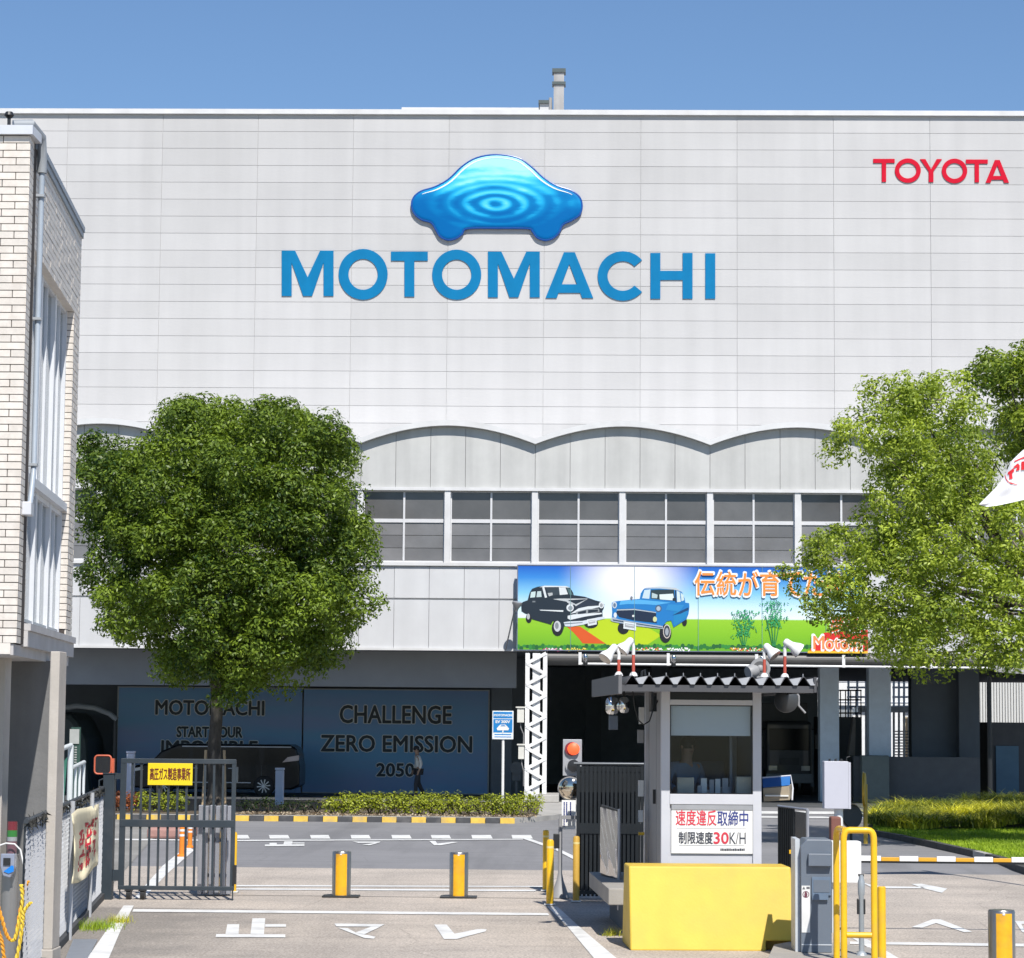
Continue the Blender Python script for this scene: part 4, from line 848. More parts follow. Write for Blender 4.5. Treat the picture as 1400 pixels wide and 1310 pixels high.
# cloth banner tied to the fence
def onFence(px, py, o=0):
    d = ray(px, py); p0 = FA+fn*o; t = (p0-CAM).dot(fn)/d.dot(fn); return CAM+d*t
if fn.x < 0: fn = -fn
bn = thing('cloth_banner', 'curled cream cloth banner with red brush lettering tied to the chain link fence', 'banner', onFence(115, 1200, .05))
Pt = [(98, 1113), (106, 1106), (118, 1104), (130, 1101), (135, 1099)]; Pb = [(98, 1208), (107, 1207), (118, 1200), (128, 1186), (134, 1182)]
mb = MB(); NU, NV = 16, 12; grid = []
def lerp_poly(P, u):
    f_ = u*(len(P)-1); i = min(int(f_), len(P)-2); t = f_-i; return (P[i][0]*(1-t)+P[i+1][0]*t, P[i][1]*(1-t)+P[i+1][1]*t)
def banner_pt(u, v, extra=0):
    a, b2 = lerp_poly(Pt, u), lerp_poly(Pb, u); x, y = a[0]*(1-v)+b2[0]*v, a[1]*(1-v)+b2[1]*v
    x += 3.0*math.sin(v*math.pi)*(1-u)*1.2
    return onFence(x, y, .06+.03*math.sin(u*9+v*3)+.012*math.sin(v*14)+.10*max(0, .25-u)*2+extra)
vs_ = [banner_pt(i/NU, j/NV) for j in range(NV+1) for i in range(NU+1)]
fs_ = [(j*(NU+1)+i, j*(NU+1)+i+1, (j+1)*(NU+1)+i+1, (j+1)*(NU+1)+i) for j in range(NV) for i in range(NU)]
mb.add(vs_, fs_); cl_ = part('cloth', mb, M('cream_cloth', (.72, .64, .44), .85, var=.1, scale=10), bn, smooth=True)
md = cl_.modifiers.new('t', 'SOLIDIFY'); md.thickness = .006; md.offset = 0
mb = MB(); rr = random.Random(11)
for r in range(4):
    for c in range(3):
        cu, cv = .30+c*.22, .30+r*.155-.03*c
        for st in range(5):
            u0, v0 = cu+rr.uniform(-.08, .08), cv+rr.uniform(-.06, .06)
            if st % 2: u1, v1, wu, wv = u0+rr.uniform(.07, .13), v0+rr.uniform(-.01, .01), 0, .018
            else: u1, v1, wu, wv = u0+rr.uniform(-.02, .02), v0+rr.uniform(.06, .11), .022, 0
            mb.sheet([banner_pt(min(.93, u0-wu), v0-wv, .008), banner_pt(min(.95, u0+wu), v0+(-wv if wu == 0 else 0)+0, .008) if wu else banner_pt(min(.95, u1), v1-wv, .008), banner_pt(min(.95, u1+wu), v1+wv, .008), banner_pt(min(.93, (u1-wu) if wu else u0), v1+wv if wu else v0+wv, .008)])
part('red_lettering', mb, M('banner_red', (.50, .012, .03), .7), bn)
# ================================================================== GATE LEAF, POST, SIGN
YG = gY(240, 1231); gg = M('gate_slate', (.034, .047, .060), .45, .1, var=.12, scale=5, dirt=(.12, .12, .12), dirtamt=.3)
def gz(py, px=240): return onY(px, py, YG).z
def gx(px): return onY(px, 1130, YG).x
gate = thing('steel_gate_leaf', 'dark slate steel bar gate leaf on wheels carrying a yellow sign', 'gate', (gx(240), YG, 0))
mb = MB(); mb.box(gx(163.5), gx(171), YG-.03, YG+.03, gz(1217), gz(1038)); part('stile', mb, gg, gate, bevel=.004); mb = MB(); mb.box(gx(316), gx(321.5), YG-.03, YG+.03, gz(1217), gz(1038)); part('stile', mb, gg, gate, bevel=.004)
for (t_, b2, o_) in ((1037.5, 1044, .034), (1121, 1131, .036), (1211.5, 1217, .034)):
    mb = MB(); mb.box(gx(164.5), gx(320.5), YG-o_, YG+o_, gz(b2), gz(t_)); part('rail', mb, gg, gate, bevel=.004)
for i in range(11):
    xc = gx(179.4+i*12.45); mb = MB(); mb.box(xc-.0145, xc+.0145, YG-.015, YG+.015, gz(1216), gz(1040)); part('bar', mb, gg, gate)
for px in (178, 197):
    mb = MB(); mb.box(gx(px)-.05, gx(px)+.05, YG-.05, YG+.05, .12, gz(1217)+.005); b_ = part('caster', mb, MATS['black_metal'], gate); mb = MB(); mb.cyl((gx(px)-.03, YG+.03, .075), (gx(px)+.03, YG+.03, .075), .075, n=18); part('wheel', mb, MATS['black_metal'], b_)
mb = MB(); mb.box(gx(319), gx(320.6), YG-.01, YG+.01, 0.0, gz(1216)); mb.box(gx(165), gx(166.6), YG-.01, YG+.01, 0, gz(1216)); part('drop_bolt', mb, gg, gate)
mb = MB(); mb.box(gx(320), gx(324.5), YG-.05, YG+.02, gz(1208), gz(1182)); part('lock_box', mb, MATS['black_metal'], gate); mb = MB(); mb.box(gx(321), gx(324), YG-.03, YG+.03, gz(1070), gz(1048)); part('latch', mb, gg, gate)
mb = MB(); mb.box(gx(156), gx(164), YG-.03, YG+.03, gz(1205), gz(1190)); mb.box(gx(156), gx(164), YG-.03, YG+.03, gz(1066), gz(1058)); part('hinge', mb, gg, gate)
x0, x1, z0, z1 = rect(203, 1043.5, 264, 1073.5, YG)
sg_ = thing('yellow_gas_sign', 'yellow rectangular sign with dark red Japanese lettering fixed on the gate bars', 'sign', ((x0+x1)/2, YG-.05, z0))
mb = MB(); mb.box(x0, x1, YG-.055, YG-.042, z0, z1); part('plate', mb, M('sign_yellow', (.80, .60, .015), .45, var=.04), sg_, bevel=.004)
mb = MB(); text_multi(mb, '高圧ガス製造事業所', 206, 1050, 261, 1066.5, YG, -.058, .28, None, 6, .0003); part('lettering', mb, M('maroon_ink', (.13, .015, .01), .6), sg_)
gp = thing('gate_post', 'dark slate square gate post between the fence and the gate leaf', 'post', (gx(148), YG, 0))
mb = MB(); mb.box(gx(141), gx(156), YG-.08, YG+.08, 0, gz(1059)); part('post', mb, gg, gp, bevel=.006); mb = MB(); mb.box(gx(140.4), gx(156.6), YG-.09, YG+.09, gz(1059), gz(1058)+.005); part('post_cap', mb, gg, gp)
mb = MB(); c = Vector((gx(140), YG-.05, gz(1071))); mb.tube([c+Vector((.02, 0, .06)), c+Vector((-.05, 0, .03)), c+Vector((-.05, 0, -.05)), c+Vector((.02, 0, -.07))], .012); part('hook', mb, gg, gp)
mi = thing('framed_mirror', 'small square mirror with orange frame on top of the gate post', 'mirror', (gx(142), YG, gz(1060)))
x0, x1, z0, z1 = rect(130.5, 1033, 153, 1058, YG)
fr_ = MB(); rad = .045; outl = [];
for (cx_, cz_, a0) in ((x1-rad, z1-rad, 0), (x0+rad, z1-rad, 90), (x0+rad, z0+rad, 180), (x1-rad, z0+rad, 270)):
    for j in range(5): t_ = math.radians(a0+j*22.5); outl.append((cx_+rad*math.cos(t_), YG-.06, cz_+rad*math.sin(t_)))
fr_.tube(outl+[outl[0]], .012, 8); part('frame', fr_, M('orange_frame', (.55, .12, .06), .5), mi)
mb = MB(); mb.prism(outl, (0, .03, 0)); part('mirror_glass', mb, M('mirror_dark', (.25, .26, .28), .08, .9, var=.05), mi)
mb = MB(); mb.box(x1-.02, x1+.035, YG-.04, YG+.04, z0-.03, z1-.04); part('bracket', mb, MATS['orange_frame'], mi)
# folded accordion gate behind the leaf
YA = gY(293, 1226); steel = M('brushed_steel', (.40, .41, .45), .35, .5, var=.08)
ac = thing('folded_accordion_gate', 'folded stack of upright silver slats standing behind the gate leaf', 'gate', (onY(293, 1200, YA).x, YA, 0))
for i in range(6):
    l = 270.5+i*7.9; x0, x1, z0, z1 = rect(l, 1101+(i % 2)*1, l+5.6, 1226, YA+.1*(i % 2)); mb = MB(); mb.box(x0, x1, YA+.1*(i % 2), YA+.1*(i % 2)+.16, .03, z1)
    part('slat', mb, steel, ac, bevel=.004)
for z in (.25, .75, 1.15):
    mb = MB(); mb.box(onY(272, 1200, YA).x, onY(315, 1200, YA).x, YA+.3, YA+.32, z, z+.05); part('crossbar', mb, MATS['black_metal'], ac)
yel = M('safety_yellow', (.80, .46, .008), .38, var=.08, scale=8, coat=.2, dirt=(.3, .22, .1), dirtamt=.35)
def ypost(l, r_, t_, b2, lab, mat=yel, band=True):
    cx_ = (l+r_)/2; g = onZ(cx_, b2); rad = (r_-l)/2*g.y/F; top = onY(cx_, t_, g.y).z
    T = thing('yellow_post', lab, 'post', g)
    mb = MB(); mb.lathe(g, (0, 0, 1), [(rad, .03), (rad, top-rad*.6), (rad*.8, top-rad*.15), (rad*.3, top)], 20); part('tube', mb, mat, T, smooth=True)
    mb = MB(); mb.box(g.x-rad*1.5, g.x+rad*1.5, g.y-rad*1.5, g.y+rad*1.5, 0.012, .03); part('base_plate', mb, white_paint, T)
    if band: mb = MB(); mb.lathe(g+Vector((0, 0, top-rad*2.4)), (0, 0, 1), [(rad*1.02, 0), (rad*1.02, rad*.6)], 20); part('reflective_band', mb, M('pale_band', (.75, .62, .25), .4), T)
    return T
ypost(311.5, 323, 1137, 1221, 'yellow post seen behind the free edge of the gate leaf', band=False)
ypost(741.7, 750, 1134.6, 1219, 'taller looking far one of the two yellow posts at the kiosk corner')
ypost(746.7, 756.7, 1147.5, 1238.5, 'nearer of the two yellow posts at the kiosk corner, standing on the white line')
ypost(783, 792, 1143, 1234, 'yellow post with shade in its dull colour, behind the notice board', M('dull_yellow', (.55, .33, .05), .5, var=.1))  # the post's shade is put into this duller yellow
# orange delineators
od = M('delineator_orange', (.75, .22, .02), .45, var=.06); wh = M('reflective_white', (.75, .75, .73), .4)
for i, (cx_, t_, b2, w_, lab) in enumerate(((248.5, 1130, 1172, 8, 'nearer'), (259.5, 1128, 1160, 6.5, 'farther'))):
    g = onZ(cx_, b2); rad = w_/2*g.y/F; top = onY(cx_, t_, g.y).z
    T = thing('lane_delineator', lab+' of two orange lane delineators at the end of the white diagonal line', 'traffic post', g, 'orange delineators by the diagonal line')
    mb = MB(); mb.lathe(g, (0, 0, 1), [(rad*1.6, .012), (rad*1.6, .04), (rad, .06), (rad*.9, top-.02), (rad*.5, top)], 18); part('tube', mb, od, T, smooth=True)
    for q_ in (.68, .84): mb = MB(); mb.lathe(g+Vector((0, 0, top*q_)), (0, 0, 1), [(rad*1.0, 0), (rad*1.0, top*.07)], 18); part('reflective_band', mb, wh, T)
# reddish kerb lump behind the gate
g = onZ(228, 1147); mb = MB(); mb.box(g.x-.42, g.x+.42, g.y, g.y+1.5, 0, .22); solo('red_kerb_stone', mb, M('red_kerb', (.36, .20, .17), .8, var=.2, scale=5), 'low reddish kerb stone lying on the road behind the gate bars', 'kerb', bevel=.05)
# white posts on the island
for (l, r_, t_, b2, Y, lab, wd) in ((172, 183, 1027, 1112, 64.5, 'tall white square post behind the gate leaf left part', .16), (376, 387.5, 1050, 1106, 68, 'short white rounded post in front of the black van', .16)):
    x0, x1, z0, z1 = rect(l, t_, r_, b2, Y); T = thing('white_post', lab, 'post', ((x0+x1)/2, Y, KH))
    mb = MB(); mb.box(x0, x1, Y, Y+wd, KH-.005, z1-.06); part('shaft', mb, M('post_white', (.60, .62, .72), .5, var=.06), T, bevel=.03)
    mb = MB(); mb.box(x0-.01, x1+.01, Y-.01, Y+wd+.01, z1-.06, z1); part('cap', mb, MATS['post_white'], T, bevel=.015)
# timber stakes
T = thing('timber_stake', 'pair of thin wooden stakes standing in the hedge behind the gate sign', 'stake', onZ(217, 1108))
for (xa_, xb_, Y) in ((213.5, 216.5, 65.0), (219, 221.5, 65.1)):
    x0, x1, z0, z1 = rect(xa_, 1062, xb_, 1108, Y); mb = MB(); mb.box(x0, x1, Y, Y+.06, KH-.005, z1+.35); part('stake', mb, M('stake_wood', (.45, .33, .20), .8, var=.2), T)
# white handrails beyond the fence
hr = M('rail_white', (.62, .65, .65), .4, var=.06)
T = thing('white_handrail', 'tall white tubular handrail frame beyond the chain link fence', 'railing', onZ(92, 1150))
Yh = 46.0
p = [onY(84, 1150, Yh), onY(84, 1024, Yh), onY(97, 1019, Yh+.6), onY(95.5, 1150, Yh+.6)]; mb = MB()
mb.tube([Vector((p[0].x, p[0].y, 0)), p[1]], .05); part('post', mb, hr, T, smooth=True); mb = MB(); mb.tube([Vector((p[2].x, p[2].y, 0)), p[2]], .055); part('post', mb, hr, T, smooth=True); mb = MB(); mb.tube([p[1], p[2]], .045); part('top_rail', mb, hr, T, smooth=True)
T = thing('barred_railing', 'low white barred railing sloping up beyond the chain link fence', 'railing', onZ(106, 1140)); Yh = 50.0
a, b_ = onY(98, 1050, Yh), onY(115, 1042, Yh+1.5); mb = MB(); mb.tube([a, b_], .04); part('top_rail', mb, hr, T, smooth=True)
for q_ in (0, .33, .66, 1): c = a+(b_-a)*q_; mb = MB(); mb.tube([Vector((c.x, c.y, 0)), c], .03); part('bar', mb, hr, T, smooth=True)
mb = MB(); mb.prism([onY(78, 1110, 48), onY(86, 1108, 48), onY(92, 1035, 48), onY(88, 1040, 48), onY(80, 1065, 48)], (0, .04, 0)); solo('green_tarpaulin', mb, M('green_tarp', (.03, .16, .11), .6, var=.2, scale=6), 'dark green tarpaulin strip hanging beside the white handrail', 'tarpaulin')
# a white notice and pale pole seen in the dark beyond
x0, x1, z0, z1 = rect(95.5, 997, 108.5, 1017, 62); T = thing('notice_board', 'small white notice on a dark green board in the shade at far left', 'sign', ((x0+x1)/2, 62, 0))
mb = MB(); mb.box(x0, x1, 61.97, 61.99, z0, z1); part('notice', mb, M('paper_grey', (.36, .37, .35), .8), T); a_, b2, c_, d_ = rect(96, 997, 109, 1100, 62); mb = MB(); mb.box(a_, b2, 62, 62.06, 0, z1+.05); part('board', mb, M('board_green', (.02, .06, .045), .6), T)
mb = MB(); rr = random.Random(2); xs0 = onY(107, 1020, 62).x
for i in range(7): zz = onY(106, 1021+i*3.4, 62).z; mb.box(xs0-.09, xs0-.03, 61.985, 61.995, zz-.03, zz)
part('lettering', mb, MATS['paper_grey'], T)
# ================================================================== SIGNAL STACK, POLE, ROPES AT THE BOTTOM LEFT
YP2 = 24.3; g = Vector((onY(13, 1250, YP2).x, YP2, 0))
T = thing('steel_card_pole', 'grey round steel pole with warning light stack at the lower left corner', 'pole', g)
zt3 = onY(13, 1168, YP2).z; mb = MB(); mb.lathe(g, (0, 0, 1), [(.085, 0), (.085, zt3)], 24); part('pole', mb, M('satin_steel', (.32, .31, .30), .35, .6, var=.06), T, smooth=True)
zz = zt3
for (t_, b2, c, nm) in ((1150, 1168, (.16, .08, .10), 'light_base'), (1144, 1150, (.30, .32, .33), 'white_lens'), (1135, 1144, (.03, .19, .035), 'green_lens'), (1123, 1135, (.17, .02, .03), 'red_lens')):
    z0, z1 = onY(13, b2, YP2).z, onY(13, t_, YP2).z; mb = MB(); mb.lathe((g.x+.005, g.y, z0), (0, 0, 1), [(.05, 0), (.05, z1-z0-.001)], 20); part(nm, mb, M('lens_'+nm, c, .25, coat=.5), T, smooth=True)
mb = MB(); a = Vector((g.x, g.y-.05, onY(10, 1155, YP2).z)); mb.tube([onY(-6, 1158, YP2-.1), onY(8, 1153, YP2-.1), onY(20, 1154, YP2-.1), onY(28, 1162, YP2-.1), onY(32, 1182, YP2-.1)], .008, 8); part('white_cable', mb, wh, T, smooth=True)
x0, x1, z0, z1 = rect(2, 1167, 21, 1200, YP2-.15); D_ = thing('card_reader', 'small dark card reader with clear cover and blue patch on the steel pole', 'card reader', ((x0+x1)/2, YP2-.1, z0))
mb = MB(); mb.prism([(x0, YP2-.2, z1), (x1, YP2-.2, z1), (x1, YP2-.2, z0+.1), ((x0+x1)/2+.03, YP2-.2, z0), ((x0+x1)/2-.04, YP2-.2, z0+.02), (x0, YP2-.2, z0+.11)][::-1], (0, .1, 0)); part('housing', mb, M('clear_cover', (.25, .28, .36), .12, coat=.8), D_, bevel=.008)
c = Vector((x0+(x1-x0)*.62, YP2-.21, z0+(z1-z0)*.40)); mb = MB(); mb.sheet([c+Vector((a_, 0, b2)) for a_, b2 in ((-.05, -.03), (-.01, .0), (.03, .03), (.05, .02), (.05, -.03), (0, -.05))]); part('blue_patch', mb, M('bright_blue', (.01, .20, .65), .4), D_)
mb = MB(); mb.box(x0+.03, x0+.10, YP2-.212, YP2-.204, z1-.11, z1-.04); part('screen', mb, MATS['black_metal'], D_)
rope_y = M('rope_yellow', (.72, .50, .04), .7, var=.25, scale=60); rope_o = M('rope_orange', (.70, .30, .02), .7, var=.25, scale=60)
def rope(P, Y, mat, lab, r=.018):
    T = thing('safety_rope', lab, 'rope', onY(P[0][0], P[0][1], Y)); pts = []
    for i in range(len(P)-1):
        p0, p1, p2, p3 = P[max(0, i-1)], P[i], P[i+1], P[min(len(P)-1, i+2)]
        for q_ in range(8):
            t = q_/8; pts.append(onY(*[.5*(2*p1[c]+(p2[c]-p0[c])*t+(2*p0[c]-5*p1[c]+4*p2[c]-p3[c])*t*t+(3*p1[c]-p0[c]-3*p2[c]+p3[c])*t**3) for c in (0, 1)], Y))
    for ph in (0, math.pi):
        mb = MB(); mb.tube([p+Vector((r*.55*math.cos(i*1.1+ph), r*.55*math.sin(i*1.1+ph), 0)) for i, p in enumerate(pts)], r*.62, 6); part('strand', mb, mat, T, smooth=True)
rope([(38, 1205), (32, 1222), (27, 1250), (22, 1280), (16, 1286), (9, 1278), (3, 1258), (-3, 1238)], 23.2, rope_o, 'orange yellow rope sagging between the steel pole and fence post')
rope([(29, 1210), (31, 1230), (27, 1255), (21, 1282), (15, 1287)], 23.1, rope_y, 'upper pale yellow rope tied at the dark fence post')
rope([(42, 1234), (33, 1246), (31, 1262), (27, 1290), (21, 1318), (17, 1335)], 23.0, rope_y, 'lower bright yellow rope falling out of the picture corner')
rope([(-4, 1270), (2, 1285), (5, 1305), (8, 1330)], 23.0, rope_o, 'short orange rope at the very left bottom corner')
# steel cover plate by the fence
pl_ = [(100, 1284), (133, 1284), (118, 1312), (86, 1318)]
g = [onZ(x, y, .03) for x, y in pl_]; mb = MB(); mb.prism(g, (0, 0, -.03)); solo('steel_cover_plate', mb, M('plate_steel', (.33, .36, .40), .4, .4, var=.12, scale=9), 'ribbed grey steel cover plate on the ground beside the white edge line', 'cover plate', bevel=.004)
# ================================================================== KIOSK ISLAND
bm_ = MATS['black_metal']
ey = Vector((-.0635, 1, 0)).normalized(); ex = Vector((ey.y, -ey.x, 0))
def frame_at(px, Y):
    o = onY(px, 1100, Y); return Matrix(((ex.x, ey.x, 0, o.x), (ex.y, ey.y, 0, o.y), (0, 0, 1, 0), (0, 0, 0, 1)))
KT = frame_at(904, 29.1); KTi = KT.inverted()
def kp(px, py, d=0.0):            # photo pixel -> local (x, z) on the plane local y = d
    o = KT @ Vector((0, d, 0)); r_ = ray(px, py); t = (o-CAM).dot(ey)/r_.dot(ey); q_ = KTi @ (CAM+r_*t); return q_.x, q_.z
def kbox(mb, l, t, r_, b, d0, d1):
    x0 = kp(l, (t+b)/2, d0)[0]; x1 = kp(r_, (t+b)/2, d0)[0]; z1 = kp((l+r_)/2, t, d0)[1]; z0 = kp((l+r_)/2, b, d0)[1]
    mb.box(x0, x1, d0, d1, z0, z1, KT); return x0, x1, z0, z1
alu = M('kiosk_aluminium', (.52, .53, .57), .4, var=.05, scale=2); grey = M('kiosk_grey_panel', (.27, .27, .275), .5, var=.08)
WK = kp(1041, 1000)[0]; DK = 2.1; ZF = .57; ZR = kp(970, 944)[1]
slab = M('island_slab', (.33, .31, .28), .85, var=.12, scale=3, bump=.2)
mb = MB(); xs0 = kp(832, 1215, -.15)[0]; mb.box(xs0, WK+.05, -.15, DK+.9, .38, ZF, KT)
sb = solo('kiosk_platform', mb, slab, 'raised concrete slab carrying the guard kiosk behind the yellow barrier', 'platform', bevel=.01)
mb = MB(); mb.box(xs0+.25, WK-.05, .1, DK+.7, 0, .38, KT); solo('platform_base', mb, darkc, 'dark block under the raised kiosk slab', 'platform')
ks = thing('guard_kiosk', 'narrow aluminium guard kiosk with grey folded metal roof and large front window', 'kiosk', KT @ Vector((WK/2, DK/2, ZF)))
def K_(name, mat, *bs, bevel=0, parent=ks, label=None):
    mb = MB()
    for b_ in bs: mb.box(*b_, KT)
    return part(name, mb, mat, parent, bevel=bevel, label=label)
pw_ = kp(916, 1000)[0]
K_('corner_post', alu, (0, pw_, 0, .11, ZF, ZR), bevel=.004); K_('corner_post', alu, (WK-pw_, WK, 0, .11, ZF, ZR), bevel=.004)
K_('corner_post', alu, (0, .1, DK-.1, DK, ZF, ZR)); K_('corner_post', alu, (WK-.1, WK, DK-.1, DK, ZF, ZR))
zs = [kp(970, y)[1] for y in (946, 957, 964, 1006, 1086, 1100, 1168)]
K_('top_rail', alu, (pw_, WK-pw_, 0, .1, zs[2], zs[1]), bevel=.003); K_('top_rail', alu, (pw_, WK-pw_, 0, .1, zs[0], ZR))
K_('sill_rail', alu, (pw_, WK-pw_, -.01, .1, zs[5], zs[4]), bevel=.003)
K_('lower_panel', alu, (pw_, WK-pw_, .03, .08, ZF, zs[5]-.002))
kg = M_glass('kiosk_glass', (.82, .87, .90), .02, .986)
wn = K_('window', bm_, (pw_, pw_+.012, .02, .06, zs[4], zs[2]), (WK-pw_-.012, WK-pw_, .02, .06, zs[4], zs[2]), (pw_+.012, WK-pw_-.012, .02, .06, zs[4], zs[4]+.012), (pw_+.012, WK-pw_-.012, .02, .06, zs[2]-.012, zs[2]))
K_('pane', kg, (pw_+.013, WK-pw_-.013, .035, .042, zs[4]+.013, zs[2]-.013), parent=wn)
K_('transom_pane', M('transom_dark', (.03, .035, .04), .15, spec=.15), (pw_, WK-pw_, .04, .05, zs[1]+.001, zs[0]-.001))
K_('roller_blind', M('blind_grey', (.70, .71, .74), .8, var=.03), (pw_+.02, WK-pw_-.02, .07, .085, zs[3], zs[2]-.013))
# side walls with door, back wall, floor, desk
K_('side_wall', grey, (.0, .03, .11, .55, ZF, ZR)); K_('side_wall', MATS['gutter_dark'], (.015, .03, .55, .63, ZF, ZR)); dr_ = K_('door', grey, (.005, .035, .63, 1.55, ZF+.02, ZR-.25)); K_('handle', bm_, (-.03, .0, .68, .72, ZF+.95, ZF+1.12), parent=dr_)
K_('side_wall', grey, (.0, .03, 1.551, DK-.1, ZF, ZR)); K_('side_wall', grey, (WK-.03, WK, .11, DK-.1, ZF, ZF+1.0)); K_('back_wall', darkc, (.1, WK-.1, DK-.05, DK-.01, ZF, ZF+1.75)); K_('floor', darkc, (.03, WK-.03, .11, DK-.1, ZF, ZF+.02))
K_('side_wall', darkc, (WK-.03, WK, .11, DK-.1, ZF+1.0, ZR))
zd = zs[4]-.03; K_('desk', darkc, (.04, WK-.04, .12, .55, zd-.03, zd))
paper = M('paper_white', (.68, .68, .66), .8); cb = M('carton_beige', (.50, .46, .38), .8, var=.08)
for (l, r_, t_, mat, lab) in ((926, 949, 1063, cb, 'left one of two beige boxes standing on the kiosk desk'), (1007, 1028, 1062, cb, 'right one of two beige boxes standing on the kiosk desk')):
    x0 = kp(l, 1075, .15)[0]; x1 = kp(r_, 1075, .15)[0]; z1 = kp(l, t_, .15)[1]; mb = MB(); mb.box(x0, x1, .15, .30, zd, z1, KT); solo('desk_box', mb, mat, lab, 'box', 'beige boxes on the kiosk desk', bevel=.004)
T = thing('desk_tray', 'rack of small white cups and papers between the two desk boxes', 'tray', KT @ Vector((WK/2, .2, zd)))
rr = random.Random(9)
for i, (l, w_, t_) in enumerate(((953, 6, 1074), (958, 8, 1064), (970, 6, 1066), (978, 7, 1065), (988, 8, 1064), (962, 14, 1080), (980, 20, 1076))):
    x0 = kp(l, 1075, .2)[0]; x1 = kp(l+w_, 1075, .2)[0]; z1 = kp(l, t_, .2)[1]; d_ = .15+.02*i; mb = MB(); mb.box(x0, x1, d_, d_+.015, zd, z1, KT); part('card', mb, paper if i % 2 else M('paper_grey2', (.35, .36, .38), .7), T)
mb = MB(); mb.cyl(KT @ Vector((kp(1013, 1000)[0], .9, ZF)), KT @ Vector((kp(1013, 1000)[0], .9, ZR)), .02); mb2 = mb; solo('inner_pole', mb, alu, 'thin pale pole standing inside the kiosk behind the window', 'pole')
# sign on the lower panel
x0, x1 = kp(918, 1135)[0], kp(1029, 1135)[0]; z1, z0 = kp(973, 1103)[1], kp(973, 1167)[1]
T = thing('speed_sign', 'white sign with red and blue Japanese speed limit lettering below the kiosk window', 'sign', KT @ Vector(((x0+x1)/2, 0, z0)))
mb = MB(); mb.box(x0, x1, .005, .02, z0, z1, KT); part('plate', mb, M('sign_white', (.80, .80, .78), .35, var=.02), T)
mb = MB(); mb.box(x0, x1, -.005, .02, z1-.035, z1+.02, KT); part('clip_rail', mb, M('clip_grey', (.30, .31, .33), .4), T)
def ktext(name, body, l, t, r_, b, mat, bold=.0, spacing=1.0, vlean=0):
    V, Fa = glyphs(body, 0, spacing); a, zt_ = kp(l, t); _, zb_ = kp(l, b); c_ = kp(r_, t)[0]; mb = MB()
    for i in range(5): dx, dz = ((0, 0), (bold*.2, 0), (-bold*.2, 0), (0, bold*.2), (0, -bold*.2))[i]; mb.add([KT @ Vector((a+u*(c_-a)+dx, .0015-.0003*i, zb_+v*(zt_-zb_)+dz)) for u, v in V], Fa)
    return part(name, mb, mat, T)
s_red = M('ink_red', (.62, .04, .07), .5); s_blue = M('ink_blue', (.03, .045, .22), .5); s_blk = M('ink_black', (.05, .055, .075), .5)
ktext('red_lettering', '速度違反', 924, 1107.5, 979.5, 1128.5, s_red, .010); ktext('blue_lettering', '取締中', 981, 1108.5, 1023, 1129, s_blue, .010)
ktext('lettering', '制限速度', 928, 1137, 974.5, 1153.5, s_blk, .012); ktext('red_lettering', '30', 976, 1138, 996, 1153.5, s_red, .02); ktext('lettering', 'K/H', 997.5, 1138, 1019.5, 1154, s_blk, .0)
mb = MB()
for (l, t_, r_, b2) in ((925, 1132.2, 1021, 1132.9), (928, 1155.5, 1018, 1156.2)): a, zt_ = kp(l, t_); c_, zb_ = kp(r_, b2); mb.box(a, c_, .0005, .004, zb_, zt_, KT)
part('ruled_line', mb, s_blk, T, kind='stuff')
mb = MB(); rr = random.Random(4); x = 985.0
while x < 1017: w_ = rr.uniform(1.0, 2.4); a, zt_ = kp(x, 1160+rr.uniform(0, .6)); c_, zb_ = kp(x+w_, 1163.3); mb.box(a, c_, .001, .004, zb_, zt_, KT); x += w_+.5
part('small_print', mb, s_blk, T, kind='stuff')
# roof: folded plate with end fascia
d0 = -.95; RD = 4.2; xl, xr_ = kp(848, 930, d0)[0], kp(1113, 930, d0)[0]; zr0, zr1 = kp(980, 936, d0)[1], kp(980, 924.5, d0)[1]; nP = 11; pp = (xr_-xl-.06)/nP
rm = M('roof_dark_grey', (.075, .075, .08), .5, .2, var=.12, scale=4); rl = M('roof_pale_grey', (.27, .28, .295), .55, var=.1, scale=8)
mb = MB(); prof = []
for i in range(nP):
    for a_, b2 in ((0, .0), (.16, .45), (.34, 1), (.46, 1), (.62, .45), (.80, 0)): prof.append((xl+.06+(i+a_)*pp, zr0+b2*(zr1-zr0)))
prof.append((xl+.06+nP*pp, zr0))
for i in range(len(prof)-1):
    (a_, za), (b2, zb2) = prof[i], prof[i+1]; mb.hexa([KT @ Vector(p) for p in ((a_, d0, za-.008), (b2, d0, zb2-.008), (b2, d0+RD, zb2-.008), (a_, d0+RD, za-.008), (a_, d0, za), (b2, d0, zb2), (b2, d0+RD, zb2), (a_, d0+RD, za))])
rf = part('folded_roof_sheet', mb, rm, ks)
for i in range(nP):
    x_ = xl+.06+(i+.62)*pp; mb = MB(); P = [(x_, zr0+.45*(zr1-zr0)), (x_+.20*pp, zr0+.005), (x_+.36*pp, zr0+.01), (x_+.70*pp, zr1), (x_+.1*pp, zr0+.80*(zr1-zr0))]
    if i < nP: P2 = [(x_-.02*pp, zr0+.70*(zr1-zr0)), (x_+.16*pp, zr0), (x_+.40*pp, zr0), (x_+.70*pp, zr1-.005)]; mb.prism([KT @ Vector((a_, d0-.012+.10*((zz-zr0)/(zr1-zr0)), zz)) for a_, zz in P2], KT.to_3x3() @ Vector((0, .006, 0))); part('closure_plate', mb, rl, rf)
